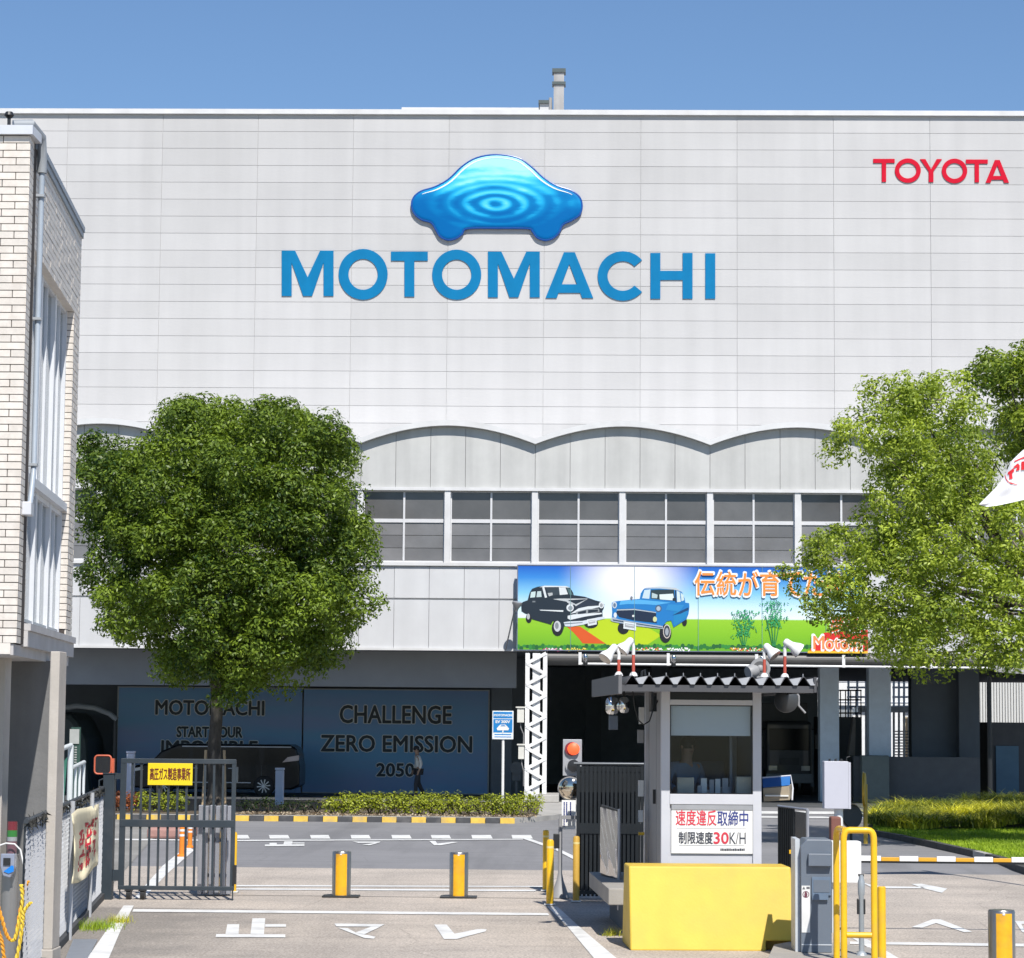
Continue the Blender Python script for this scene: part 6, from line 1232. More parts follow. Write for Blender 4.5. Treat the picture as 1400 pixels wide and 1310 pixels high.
c = onY(1181.5, 1079, YE2); mb = MB(); mb.lathe(c, (1, -.18, 0), [(.34, 0), (.34, .03)], 32); part('disc', mb, M('sign_ochre', (.52, .35, .05), .5, var=.1), T, smooth=True); mb = MB(); mb.lathe(c+Vector((-.02, 0, 0)), (1, -.18, 0), [(.36, 0), (.36, .012)], 32); part('rim', mb, yel, T, smooth=True); mb = MB(); xq = onY(1184, 1100, YE2).x; mb.cyl((xq, YE2+.1, 0), (xq, YE2+.1, c.z+.1), .045); part('pole', mb, MATS['sign_ochre'], T, smooth=True)
# low gate right of the kiosk
YR = 31.4; T = thing('low_black_gate', 'low black bar gate with glossy plate right of the kiosk', 'gate', onZ(1085, 1225)); a0x, a1x = onY(1064, 1140, YR+.8), onY(1104, 1140, YR)
z_l, z_r = onY(1064, 1102, YR+.8).z, onY(1104, 1107, YR).z
def gpt(t, z): p = a0x+(a1x-a0x)*t; return Vector((p.x, p.y, z))
mb = MB(); mb.tube([gpt(0, z_l), gpt(1, z_r)], .016); part('top_rail', mb, steel, T); mb = MB(); mb.tube([gpt(1, .1), gpt(1, z_r)], .02); part('end_post', mb, steel, T)
for i in range(9): mb = MB(); p = gpt(.02+i*.065, 0); mb.box(p.x-.012, p.x+.012, p.y-.015, p.y+.015, .1, z_l+(z_r-z_l)*(.02+i*.065)-.01); part('bar', mb, blk, T)
P = [gpt(.58, .62), gpt(.97, .62), gpt(.97, z_r-.04), gpt(.58, z_l-.05)]; mb = MB(); mb.prism(P, (0, .015, 0)); part('glossy_plate', mb, M('plate_gloss', (.12, .12, .13), .2, .6), T)
P = [gpt(.58, .12), gpt(.97, .12), gpt(.97, .6), gpt(.58, .6)]; mb = MB(); mb.prism(P, (0, .015, 0)); part('lower_plate', mb, blk, T); mb = MB(); p = gpt(.75, .86); mb.box(p.x-.14, p.x+.12, p.y-.03, p.y-.01, .85, .90); part('yellow_tape', mb, yel, T)
# EV sign
YV = 69.5; x0, x1, z0, z1 = rect(673, 972, 702, 1011, YV); T = thing('charging_sign', 'blue sign with white car pictogram on a white pole in the hedge', 'sign', onZ(687, 1106)); cx_ = (x0+x1)/2
mb = MB(); mb.cyl((cx_+.01, YV+.05, KH), (cx_+.01, YV+.05, z1-.1), .04); part('pole', mb, bw_m, T, smooth=True); mb = MB(); mb.box(x0, x1, YV-.02, YV, z0, z1); part('plate', mb, M('sign_pale', (.72, .76, .80), .4), T, bevel=.01)
eb = M('ev_blue', (.012, .20, .52), .4); mb = MB()
for (l, t_, r_, b2) in ((674.5, 973.3, 700.5, 976.0), (674.5, 979.6, 700.5, 982), (674.5, 983.2, 700.5, 1001.5), (676, 1003.6, 699, 1004.8), (676, 1007, 699, 1008)): a, b_, c_, d_ = rect(l, t_, r_, b2, YV-.02); mb.box(a, b_, YV-.026, YV-.021, c_, d_)
part('blue_field', mb, eb, T, kind='stuff'); mb = MB(); a, b_, c_, d_ = rect(674.5, 976.0, 700.5, 979.6, YV-.02); mb.box(a, b_, YV-.024, YV-.0205, c_, d_); part('title_band', mb, M('ev_mid', (.06, .30, .62), .4), T)
mb = MB(); text_px(mb, 'MOTOMACHI', 675.5, 976.3, 700, 979.5, YV-.02, -.006, .03); text_px(mb, 'EV 200V', 677.5, 984.8, 697.5, 988.8, YV-.02, -.010, .04)
def carP(P): mb.sheet([onY(x, y, YV-.032) for x, y in P])
carP([(679, 996), (681.5, 993.2), (684, 990.8), (691, 990.8), (693.5, 993.2), (696, 996), (695, 998.6), (680, 998.6)]); carP([(686.8, 998.7), (688.4, 998.7), (688, 1003), (687, 1003)]); part('white_print', mb, wh, T, kind='stuff')
mb = MB(); mb.sheet([onY(x, y, YV-.036) for x, y in ((684, 993), (685.5, 991.6), (690, 991.6), (691.3, 993))]); part('pictogram_window', mb, eb, T)
# EV charger silhouettes in the dark
for (px, t_, lab) in ((706, 1041, 'dark rounded charging stand in the shade just left of the lattice column'),):
    Y = 79.0; c = onY(px, 1050, Y); T = thing('charging_stand', lab, 'charging stand', Vector((c.x, Y, 0))); cm_ = M('charger_grey', (.10, .11, .12), .5)
    mb = MB(); mb.lathe(c, (0, -1, 0), [(.2, 0), (.2, .08)], 24); part('round_head', mb, cm_, T); x0, x1, z0, z1 = rect(px-6, 1056, px+6, 1068, Y); mb = MB(); mb.box(x0, x1, Y, Y+.2, z0, z1); part('box', mb, cm_, T, bevel=.02); mb = MB(); mb.cyl((c.x, Y+.1, 0), (c.x, Y+.1, z0), .06); part('pole', mb, cm_, T)
# posters on the back wall
YPo = 83.6
psm = bpy.data.materials.new('poster_print'); psm.use_nodes = True; t = psm.node_tree; N = t.nodes; L = t.links; b = N['Principled BSDF']; b.inputs['Roughness'].default_value = .35
g5 = N.new('ShaderNodeNewGeometry'); m5 = N.new('ShaderNodeMapping'); m5.inputs['Scale'].default_value = (.16, 1, .9); m5.inputs['Rotation'].default_value = (0, .12, 0); L.new(g5.outputs['Position'], m5.inputs[0]); n5 = N.new('ShaderNodeTexNoise'); n5.inputs['Scale'].default_value = 1.2; n5.inputs['Detail'].default_value = 3; L.new(m5.outputs[0], n5.inputs['Vector'])
c5 = N.new('ShaderNodeValToRGB'); L.new(n5.outputs[0], c5.inputs[0]); e = c5.color_ramp.elements; e[0].position = .3; e[0].color = (.23, .35, .64, 1); e[1].position = .7; e[1].color = (.15, .42, .70, 1); L.new(c5.outputs[0], b.inputs['Base Color'])
pf = M('poster_frame', (.45, .48, .50), .5); ptx = M('poster_ink', (.05, .06, .07), .6); pto = M('poster_outline', (.80, .84, .84), .6)
for (l, t_, r_, b2, lines, lab) in ((161, 941, 412.5, 1083, [('MOTOMACHI', 213, 958, 361, 977.5), ('START YOUR', 242, 994, 331, 1008), ('IMPOSSIBLE', 221, 1013, 352, 1031)], 'left wide blue poster with MOTOMACHI START YOUR lettering in the shade'), (414.5, 944, 667, 1084, [('CHALLENGE', 465, 965, 617, 989), ('ZERO EMISSION', 439, 1006, 645, 1028), ('2050', 515, 1044, 566, 1061.5)], 'right wide blue poster reading CHALLENGE ZERO EMISSION 2050 in the shade')):
    x0, x1, z0, z1 = rect(l, t_, r_, b2, YPo); T = thing('wall_poster', lab, 'poster', ((x0+x1)/2, YPo, z0)); mb = MB(); mb.box(x0, x1, YPo, YPo+.05, z0, z1); part('panel', mb, psm, T)
    for bb in ((x0-.045, x0-.001, z0-.04, z1+.04), (x1+.001, x1+.045, z0-.04, z1+.04), (x0, x1, z0-.04, z0-.001), (x0, x1, z1+.001, z1+.04)): mb = MB(); mb.box(bb[0], bb[1], YPo-.02, YPo+.06, bb[2], bb[3]); part('frame_strip', mb, pf, T)
    for (tx, a, b_, c_, d_) in lines: mb = MB(); text_multi(mb, tx, a, b_, c_, d_, YPo, -.005, 1.7, None, 10, .0003); part('lettering_outline', mb, pto, T); mb = MB(); text_multi(mb, tx, a, b_, c_, d_, YPo, -.010, .62, None, 8, .0003); part('lettering', mb, ptx, T)
mb = MB(); x_ = onY(413.5, 1000, YPo).x
# ================================================================== DARK FAR LEFT ARCH, FAR RIGHT PLANT
T = thing('curved_canopy', 'dark curved canopy pipe in the shade at far left of the undercroft', 'canopy', onZ(110, 1090)); mb = MB(); mb.tube([onY(60, 985, 80), onY(80, 969, 80), onY(105, 965, 80), onY(130, 968, 80), onY(150, 976, 80), onY(160, 984, 80)], .09); part('arch', mb, M('canopy_grey', (.25, .27, .28), .5), T); mb = MB(); q_ = onY(158, 984, 80); mb.cyl((q_.x, 80, 0), q_, .07); part('leg', mb, bm_, T); mb = MB(); q_ = onY(62, 984, 80); mb.cyl((q_.x, 80, 0), q_, .07); part('leg', mb, bm_, T)
mb = MB(); mb.prism([onY(60, 1100, 81), onY(125, 1100, 81), onY(118, 1010, 81), (onY(106, 985, 81)), onY(96, 975, 81), onY(60, 972, 81)], (0, 3, 0)); solo('dark_storage_tank', mb, M('tank_green', (.05, .065, .065), .5), 'large dark round shouldered tank in the shade at far left', 'tank', bevel=.2)
def farbox(name, l, t_, r_, b2, Y, d_, mat, lab, cat, z0g=False, bevel=0):
    x0, x1, z0, z1 = rect(l, t_, r_, b2, Y); mb = MB(); mb.box(x0, x1, Y, Y+d_, 0 if z0g else z0, z1); return solo(name, mb, mat, lab, cat, bevel=bevel), x0, x1, z1
corr = M('corrugated_white', (.52, .52, .50), .6, var=.06, stretch=(8, 1, .3))
x0, x1, z0, z1 = rect(1325, 925, 1440, 1000, 160); T = thing('corrugated_shed', 'bright white corrugated shed beyond the undercroft at far right', 'building', ((x0+x1)/2, 160, 0)); n = 60
for i in range(n): a = x0+(x1-x0)*i/n; w_ = (x1-x0)/n; mb = MB(); mb.box(a+w_*.02, a+w_*.98, 160+(.12 if i % 2 else 0), 160.4, 0, 9); part('wall_sheet', mb, corr, T)
mb = MB(); mb.box(x0, x1, 160.41, 170, 0, 9.2); part('core', mb, jointm, T)
# white plant building with pipework, standing in the sun behind
x0, x1, z0, z1 = rect(1095, 905, 1325, 1040, 156); T = thing('plant_building', 'sunlit white plant building with pipes and rails seen between the pillars', 'building', ((x0+x1)/2, 156, 0))
mb = MB(); mb.box(x0, x1, 156, 165, 0, 11); part('wall', mb, M('plant_white', (.70, .70, .69), .6, var=.1), T)
for (t_, b2) in ((915, 921), (930, 934), (958, 962)):
    mb = MB(); za, zb2 = onY(1200, b2, 154).z, onY(1200, t_, 154).z; mb.cyl((x0, 154, (za+zb2)/2), (x1, 154, (za+zb2)/2), (zb2-za)/2); part('pipe', mb, M('pipe_pale', (.55, .56, .58), .4, var=.1), T, smooth=True)
rr = random.Random(6)
for i in range(16): a = onY(1100+i*14, 950, 155).x; mb = MB(); t_ = rr.choice([940, 965, 980]); mb.box(a, a+rr.uniform(.2, 1.2), 155-rr.uniform(0, 1), 155.5, 0, onY(1200, t_, 155).z); part('duct', mb, rr.choice([M('duct_tan', (.45, .36, .24), .6), M('duct_grey', (.25, .27, .28), .5), MATS['plant_white']]), T)
# access platform with white rails and ladder
T = thing('access_platform', 'white railed steel access platform with ladder behind the pillars', 'platform', onZ(1225, 1065)); Y = 128
for px in (1160, 1172, 1184, 1222, 1229, 1236, 1243): mb = MB(); a, b_ = onY(px, 1045, Y), onY(px, 920, Y); mb.cyl((a.x, Y, 0), b_, .06, n=8); part('upright', mb, bw_m, T)
for py in (928, 940, 953, 966): mb = MB(); mb.cyl(onY(1158, py, Y), onY(1190, py, Y), .05, n=8); part('rail', mb, bw_m, T); mb = MB(); mb.cyl(onY(1220, py, Y), onY(1246, py, Y), .05, n=8); part('rail', mb, bw_m, T)
for i in range(10): py = 1000+i*4; mb = MB(); mb.cyl(onY(1222, py, Y), onY(1243, py, Y), .035, n=6); part('rung', mb, grey, T)
mb = MB(); a, b_, c_, d_ = rect(1170, 966, 1240, 974, Y); mb.box(a, b_, Y-1, Y+1, c_, d_); part('deck', mb, bw_m, T)
farbox('low_wall', 1168, 1035, 1340, 1098, 79.0, .4, M('wall_dark_grey', (.12, .125, .13), .8), 'low dark wall between the pillars of the undercroft', 'wall', True)
farbox('utility_cabinet', 1178, 1033, 1216, 1066, 78.4, .5, M('cabinet_dark_green', (.14, .17, .16), .6), 'dark grey green cabinet in front of the low undercroft wall', 'cabinet', True, .03)
_, x0, x1, z1 = farbox('dark_outbuilding', 1352, 988, 1450, 1098, 81, 3, M('outbuilding_dark', (.10, .10, .105), .8), 'dark outbuilding in the shade at the right picture edge', 'building', True)
x0, x1, z0, z1 = rect(1362, 1020, 1393, 1095, 80.9); mb = MB(); mb.box(x0, x1, 80.9, 80.98, .05, z1); solo('blue_shutter_door', mb, M('shutter_blue', (.10, .19, .27), .6, var=.1), 'dull blue door panel on the dark outbuilding', 'door')
# dark railing and sloping duct
T = thing('dark_railing', 'thin black railing between kiosk roof and first blue grey pillar', 'railing', onZ(1148, 1060)); Y = 88
for py in (944, 957, 975): mb = MB(); mb.cyl(onY(1120, py, Y), onY(1178, py, Y), .03, n=6); part('rail', mb, bm_, T)
for i in range(9): mb = MB(); a = onY(1121+i*7, 944, Y); mb.cyl((a.x, Y, onY(1121, 980, Y).z), a, .022, n=6); part('bar', mb, bm_, T)
mb = MB(); mb.box(onY(1120, 950, Y).x, onY(1178, 950, Y).x, Y, Y+2, 0, onY(1121, 980, Y).z); part('block', mb, darkc, T)
mb = MB(); mb.prism([onY(1160, 1033, 86), onY(1169, 1033, 86), onY(1170, 984, 86), onY(1167, 980, 86)], (0, .5, 0)); solo('sloping_duct', mb, M('duct_pale', (.35, .34, .34), .6), 'pale sloping wedge shaped duct left of the second pillar', 'duct')
# canopy roof at far right
T = thing('canopy_roof', 'dark ribbed canopy roof under the right tree', 'roof', onZ(1380, 1060)); Y = 72
for i in range(22): a, b_ = onY(1345+i*4.4, 916+i*.35, Y), onY(1345+i*4.4+3.9, 916+i*.35, Y); mb = MB(); mb.hexa([Vector((a.x, Y-2, a.z-.1)), Vector((b_.x, Y-2, b_.z-.1)), Vector((b_.x, Y+1, a.z+.55)), Vector((a.x, Y+1, a.z+.55)), Vector((a.x, Y-2, a.z-.04)), Vector((b_.x, Y-2, b_.z-.04)), Vector((b_.x, Y+1, a.z+.60)), Vector((a.x, Y+1, a.z+.60))]); part('roof_sheet', mb, M('canopy_sheet', (.30, .30, .30), .6, rnd=.2), T)
for px in (1352, 1430): mb = MB(); a = onY(px, 925, Y); mb.cyl((a.x, Y, 0), a, .07); part('pole', mb, bm_, T)
# flag
FY = 37.0; T = thing('white_flag', 'white flag with red letters inside a red ellipse blowing in from the right edge', 'flag', onZ(1470, 1215))
fp = [(1338, 690), (1345, 683), (1362, 666), (1374, 650), (1382, 631), (1400, 614), (1440, 596), (1480, 585)]; fq = [(1338, 690), (1350, 693), (1365, 691), (1384, 687), (1402, 683), (1420, 682), (1450, 690), (1480, 700)]
NU, NV = 30, 14; mb = MB()
def lp(P, u): f_ = u*(len(P)-1); i = min(int(f_), len(P)-2); t = f_-i; return (P[i][0]*(1-t)+P[i+1][0]*t, P[i][1]*(1-t)+P[i+1][1]*t)
def fpt(u, v, e_=0): a, b_ = lp(fp, u), lp(fq, u); return onY(a[0]*(1-v)+b_[0]*v, a[1]*(1-v)+b_[1]*v, FY+.07*math.sin(u*7+v*2.5)*(.4+u*.5)+.022*math.sin(v*8+u*5)+.008*math.sin(u*17-v*6)+e_)
mb.add([fpt(i/NU, j/NV) for j in range(NV+1) for i in range(NU+1)], [(j*(NU+1)+i, j*(NU+1)+i+1, (j+1)*(NU+1)+i+1, (j+1)*(NU+1)+i) for j in range(NV) for i in range(NU)])
part('cloth', mb, M('flag_white', (.76, .76, .78), .85, var=.03), T, smooth=True)
def inv(px, py):      # pixel -> flag (u, v)
    best = None
    for i in range(121):
        u = i/120
        a, b_ = lp(fp, u), lp(fq, u); 
        for j in range(0, 41):
            v = j/40; x, y = a[0]*(1-v)+b_[0]*v, a[1]*(1-v)+b_[1]*v; d = (x-px)**2+(y-py)**2
            if best is None or d < best[0]: best = (d, u, v)
    return best[1], best[2]
mb = MB()
FP = lambda x, y: (1300+x/10.92, 590+y/10.92)
def redpoly(P): mb.sheet([fpt(*inv(*FP(x, y)), -.012) for x, y in P])
el = [FP(1010+210*math.cos(a)*1.0, 650+150*math.sin(a)) for a in [math.radians(95+i*9) for i in range(14)]]
for i in range(len(el)-1):
    (xa_, ya_), (xb_, yb_) = el[i], el[i+1]; mb.sheet([fpt(*inv(xa_, ya_), -.012), fpt(*inv(xb_, yb_), -.012), fpt(*inv(xb_+(1395-xb_)*.05, yb_+(648-yb_)*.07), -.012), fpt(*inv(xa_+(1395-xa_)*.05, ya_+(648-ya_)*.07), -.012)])
redpoly([(850, 610), (945, 545), (950, 600), (915, 620), (920, 705), (880, 718), (868, 630), (848, 640)]); redpoly([(935, 530), (1000, 472), (1025, 505), (1018, 580), (975, 590), (985, 520), (950, 545)]); redpoly([(945, 440), (1092, 370), (1092, 400), (950, 455)]); redpoly([(1055, 450), (1092, 440), (1092, 575), (1060, 578)]); redpoly([(1092, 440), (1180, 415), (1180, 455), (1110, 475), (1110, 575), (1092, 575)]); redpoly([(1092, 370), (1250, 320), (1250, 350), (1092, 400)])
part('red_print', mb, M('flag_red', (.72, .02, .03), .7), T, kind='stuff')
mb = MB(); a = onY(1480, 580, FY); mb.cyl((a.x, FY, 0), (a.x, FY, a.z+.3), .04); part('pole', mb, bw_m, T)
# ================================================================== VEHICLES
def extr(mb, prof, y0, y1): mb.prism([(x, y0, z) for x, z in prof], (0, y1-y0, 0))
YV0 = 79.6; x0 = onY(172, 1090, YV0).x; x1 = onY(409, 1090, YV0).x; LV = x1-x0; HV = onY(350, 1018, YV0).z
T = thing('black_minivan', 'black minivan parked in the shade in front of the left blue poster', 'van', ((x0+x1)/2, YV0+.9, 0))
bk_ = M('van_black', (.010, .011, .013), .25, var=.05, coat=.15, spec=.25); vg = M('van_glass', (.01, .012, .014), .12, spec=.2)
pr_ = [(0, .35), (0, 1.0), (.02, HV*.93), (.06, HV), (.70, HV), (.80, HV*.86), (.87, HV*.62), (.97, HV*.56), (1.0, HV*.40), (1.0, .28), (.9, .22), (.05, .22)]
fx = lambda a: x1-a*LV
mb = MB(); extr(mb, [(fx(a), z) for a, z in pr_], YV0, YV0+1.8); vb = part('body', mb, bk_, T, bevel=.06)
for a, c_ in ((.05, .21), (.23, .43), (.45, .62)):
    mb = MB(); extr(mb, [(fx(a), HV*.60), (fx(c_), HV*.60), (fx(c_-.005), HV*.92), (fx(a+.01), HV*.92)], YV0-.012, YV0-.001); part('side_window', mb, vg, T)
mb = MB(); extr(mb, [(fx(.64), HV*.60), (fx(.82), HV*.60), (fx(.74), HV*.90), (fx(.64), HV*.91)], YV0-.012, YV0-.001); part('side_window', mb, vg, T)
for a in (.22, .44, .635, .84): mb = MB(); mb.box(fx(a)-.006, fx(a)+.006, YV0-.006, YV0-.001, .30, HV*.60); part('door_gap', mb, M('gap_grey', (.05, .055, .06), .5), T)
for a in (.40, .60): mb = MB(); mb.box(fx(a)-.07, fx(a)+.07, YV0-.04, YV0-.002, HV*.53, HV*.545); part('door_handle', mb, steel, T)
mb = MB(); mb.box(fx(.68), fx(.05), YV0-.02, YV0+.02, HV*.945, HV*.965); part('roof_rail', mb, steel, T); mb = MB(); mb.box(fx(.72), fx(.28), YV0-.018, YV0, .42, .45); part('chrome_strip', mb, steel, T)
mb = MB(); extr(mb, [(fx(.10), HV*.66), (fx(.005), HV*.70), (fx(.004), HV*.80), (fx(.07), HV*.76)], YV0-.02, YV0-.001); part('tail_light', mb, M('tail_lamp', (.40, .34, .34), .1, coat=1), T)
mb = MB(); extr(mb, [(fx(.90), HV*.50), (fx(.99), HV*.44), (fx(.985), HV*.50), (fx(.92), HV*.545)], YV0-.02, YV0-.001); part('headlight', mb, M('headlamp', (.55, .57, .58), .1, coat=1), T)
for q_ in (.205, .785):
    c = Vector((fx(q_), YV0-.01, .33)); mb = MB(); mb.lathe(c+Vector((0, .2, 0)), (0, -1, 0), [(.33, 0), (.335, .02), (.335, .20), (.30, .235), (.235, .24)], 28); wl = part('wheel', mb, M('tyre', (.015, .015, .016), .8), T, smooth=True)
    mb = MB()
    for i in range(10):
        a = 2*math.pi*i/10+.15; d = Vector((math.cos(a), 0, math.sin(a))); s_ = Vector((-d.z, 0, d.x)); o_ = Vector((0, -.05, 0)); mb.prism([c+o_+d*.05-s_*.012, c+o_+d*.215-s_*.026, c+o_+d*.215+s_*.010, c+o_+d*.05+s_*.012], (0, .01, 0))
    mb.lathe(c+Vector((0, -.04, 0)), (0, -1, 0), [(.05, 0), (.04, .02)], 16); part('rim', mb, M('rim_silver', (.60, .61, .62), .3, .3), wl)
# dark lorry parked in the undercroft, front to the camera
YT = 86; x0, x1, z0, z1 = rect(1046, 948, 1112, 1094, YT); T = thing('dark_lorry', 'dark lorry parked nose out in the undercroft right of the kiosk', 'lorry', ((x0+x1)/2, YT+2, 0)); W2 = x1-x0; lm = M('lorry_dark', (.04, .045, .05), .4, coat=.3)
mb = MB(); mb.box(x0+.05, x1-.05, YT, YT+1.9, .5, 2.55); part('cab', mb, lm, T, bevel=.12); mb = MB(); mb.box(x0, x1, YT+2.0, YT+7, .9, 3.2); part('cargo_box', mb, M('lorry_box', (.10, .105, .11), .6), T, bevel=.03)
mb = MB(); mb.box(x0+.15, x1-.15, YT-.03, YT-.002, 1.55, 2.3); part('windscreen', mb, vg, T, bevel=.02); mb = MB(); mb.box(x0+.03, x1-.03, YT-.12, YT-.001, .42, .75); part('bumper', mb, MATS['canopy_grey'], T, bevel=.03)
for sx_ in (x0+.12, x1-.42): mb = MB(); mb.box(sx_, sx_+.30, YT-.04, YT-.002, .85, 1.02); part('headlight', mb, MATS['headlamp'], T, bevel=.01)
mb = MB(); mb.box(x0+.5, x1-.5, YT-.035, YT-.003, 1.05, 1.3); part('grille', mb, bm_, T)
for sx_, dx in ((x0, -.22), (x1, .06)): mb = MB(); mb.box(sx_+dx, sx_+dx+.16, YT+.05, YT+.1, 1.6, 2.1); mb.tube([(sx_+dx+.08, YT+.08, 2.1), (sx_+dx+.08, YT+.1, 2.25), (sx_+(.1 if dx < 0 else -.1), YT+.2, 2.3)], .015); part('wing_mirror', mb, bm_, T, bevel=.01)
for sx_ in (x0+.05, x1-.30):
    for yy in (YT+.9, YT+5.6): mb = MB(); mb.cyl((sx_, yy, .45), (sx_+.25, yy, .45), .45, n=24); part('wheel', mb, MATS['tyre'], T, smooth=True)
# ================================================================== PEOPLE
def skin_obj(name, pts, edges, radii, mat, parent, sub=2, root=0):
    org = _org(parent); me = bpy.data.meshes.new(name); me.from_pydata([tuple(Vector(p)-org) for p in pts], edges, []); o = bpy.data.objects.new(name, me); COL.objects.link(o); o.parent = parent
    md = o.modifiers.new('skin', 'SKIN'); 
    if not me.skin_vertices: me.skin_vertices.new()
    sv = me.skin_vertices[0].data
    for i, r_ in enumerate(radii): sv[i].radius = (r_, r_) if not isinstance(r_, tuple) else r_
    sv[root].use_root = True; md.use_smooth_shade = True; md.branch_smoothing = .3
    sd = o.modifiers.new('sub', 'SUBSURF'); sd.levels = sub; sd.render_levels = sub; me.materials.append(mat); return o
skinm = M('skin', (.42, .26, .18), .55, var=.05); hairm = M('hair_black', (.012, .011, .011), .6)
def person(name_lab, base, H, face, lean, arms, legs, shirt, trouser, cap, group=None):
    T = thing('person', name_lab, 'person', base); s = H/1.75; f = Vector((face[0], face[1], 0)).normalized(); r_ = Vector((f.y, -f.x, 0)); U = Vector((0, 0, 1)); Bv = Vector(base)
    def P(fw, rt, up): return Bv+(f*fw+r_*rt+U*up)*s
    L = lean
    J = {'pel': P(0, 0, .95), 'waist': P(.01*L, 0, 1.08), 'chest': P(.03*L, 0, 1.30), 'neck': P(.04*L, 0, 1.47), 'head0': P(.06*L, 0, 1.56), 'head1': P(.075*L, 0, 1.63), 'head2': P(.07*L, 0, 1.70)}
    order = ['pel', 'waist', 'chest', 'neck', 'head0', 'head1', 'head2']; pts = [J[k] for k in order]; rad = [(.13*s, .10*s), (.125*s, .09*s), (.15*s, .10*s), (.055*s, .055*s), (.075*s, .08*s), (.085*s, .095*s), (.07*s, .08*s)]; ed = [(i, i+1) for i in range(6)]
    tor = [J['pel'], J['waist'], J['chest'], P(.04*L, 0, 1.42)]; torr = [(.145*s, .115*s), (.14*s, .105*s), (.165*s, .115*s), (.09*s, .075*s)]; ted = [(0, 1), (1, 2), (2, 3)]; le = [J['pel']]; lr = [(.15*s, .12*s)]; led = []
    for sg, (el_, ha) in zip((-1, 1), arms):
        sh = P(.03*L, sg*.19, 1.39); e_ = P(el_[0], sg*.24+el_[1]*sg, el_[2]); h_ = P(ha[0], sg*.22+ha[1]*sg, ha[2]); d = (h_-e_).normalized(); n = len(pts); fin = h_+d*.09*s
        pts += [sh, e_, h_, fin]; rad += [.06*s, .042*s, .03*s, .028*s]; ed += [(2, n), (n, n+1), (n+1, n+2), (n+2, n+3)]
        n2 = len(pts)
        for q_ in (-1.5, -.5, .5, 1.5): pts.append(fin+(d*.07+r_*0+f*q_*.012*1.3)*s); rad.append(.009*s); ed.append((n+3, len(pts)-1))
        pts.append(h_+(d*.06+f*.045)*s); rad.append(.010*s); ed.append((n+2, len(pts)-1))
        m = len(tor); mid = sh+(e_-sh)*.92; tor += [sh, mid, e_+(h_-e_)*.75]; torr += [.078*s, .056*s, .045*s]; ted += [(2, m), (m, m+1), (m+1, m+2)]
    for sg, (kn, an) in zip((-1, 1), legs):
        hp_ = P(0, sg*.09, .90); k_ = P(kn[0], sg*.10, kn[1]); a_ = P(an[0], sg*.10, an[1]); n = len(pts); pts += [hp_, k_, a_, a_+f*.14*s-U*.05*s]; rad += [.085*s, .058*s, .04*s, .035*s]; ed += [(0, n), (n, n+1), (n+1, n+2), (n+2, n+3)]
        m = len(le); le += [hp_, k_, a_+U*.03*s]; lr += [.105*s, .078*s, .062*s]; led += [(0, m), (m, m+1), (m+1, m+2)]
        mb = MB(); c = a_-U*an[1]*s if an[1] < .12 else a_-U*.09*s; w_ = .048*s; q_ = [c-f*.07*s-r_*w_, c+f*.19*s-r_*w_*.8, c+f*.19*s+r_*w_*.8, c-f*.07*s+r_*w_]; mb.hexa(q_+[p+U*(.10*s if i in (0, 3) else .055*s) for i, p in enumerate(q_)]); part('shoe', mb, bm_, T, bevel=.015)
    skin_obj('body', pts, ed, rad, skinm, T); skin_obj('shirt', tor, ted, torr, shirt, T); skin_obj('trousers', le, led, lr, trouser, T)
    hc = J['head1']+U*.015*s; mb = MB(); mb.lathe(hc-f*.012*s, (0, 0, 1), [(.092*s, -.045*s), (.100*s, 0), (.098*s, .04*s), (.075*s, .085*s), (.03*s, .108*s)], 20); part('cap' if cap else 'hair', mb, cap or hairm, T, smooth=True)
    if cap: mb = MB(); mb.hexa([hc+f*.06*s-r_*.07*s, hc+f*.17*s-r_*.05*s, hc+f*.17*s+r_*.05*s, hc+f*.06*s+r_*.07*s]+[p+U*.012*s for p in (hc+f*.06*s-r_*.07*s, hc+f*.17*s-r_*.05*s, hc+f*.17*s+r_*.05*s, hc+f*.06*s+r_*.07*s)]); part('cap_brim', mb, cap, T)
    mb = MB(); fc = J['head1']-U*.01*s+f*.088*s; mb.prism([fc-r_*.012*s, fc+r_*.012*s, fc+f*.025*s-U*.03*s], U*.02*s); part('nose', mb, skinm, T)
    for sg in (-1, 1): mb = MB(); q_ = J['head1']+r_*sg*.032*s+f*.085*s+U*.005*s; mb.lathe(q_, f, [(.010*s, 0), (.006*s, .006*s)], 8); part('eye', mb, bm_, T); mb = MB(); q_ = J['head1']+r_*sg*.090*s-U*.01*s; mb.lathe(q_, r_*sg, [(.022*s, -.01), (.02*s, .008*s)], 10); part('ear', mb, skinm, T)
    mb = MB(); q_ = J['head0']+f*.085*s-U*.0*s; mb.box(q_.x-.02*s, q_.x+.02*s, q_.y-.004, q_.y+.004, q_.z-.004, q_.z+.004); part('mouth', mb, M('lips', (.28, .09, .07), .6), T)
    return T
gb = onY(572, 1089, 79.2); person('walking man in pale grey shirt and dark trousers in front of the right poster', (onY(572, 1060, 79.2).x, 79.2, 0.006), 1.66, (-1, -.25), 1.2, (((-.06, .0, 1.14), (.02, .0, .92)), ((.03, .0, 1.13), (.12, .0, .93))), (((.10, .50), (.10, .09)), ((-.02, .50), (-.22, .10))), M('shirt_pale', (.72, .71, .68), .8), M('trouser_dark', (.04, .042, .05), .8), M('cap_dark', (.03, .03, .035), .7))
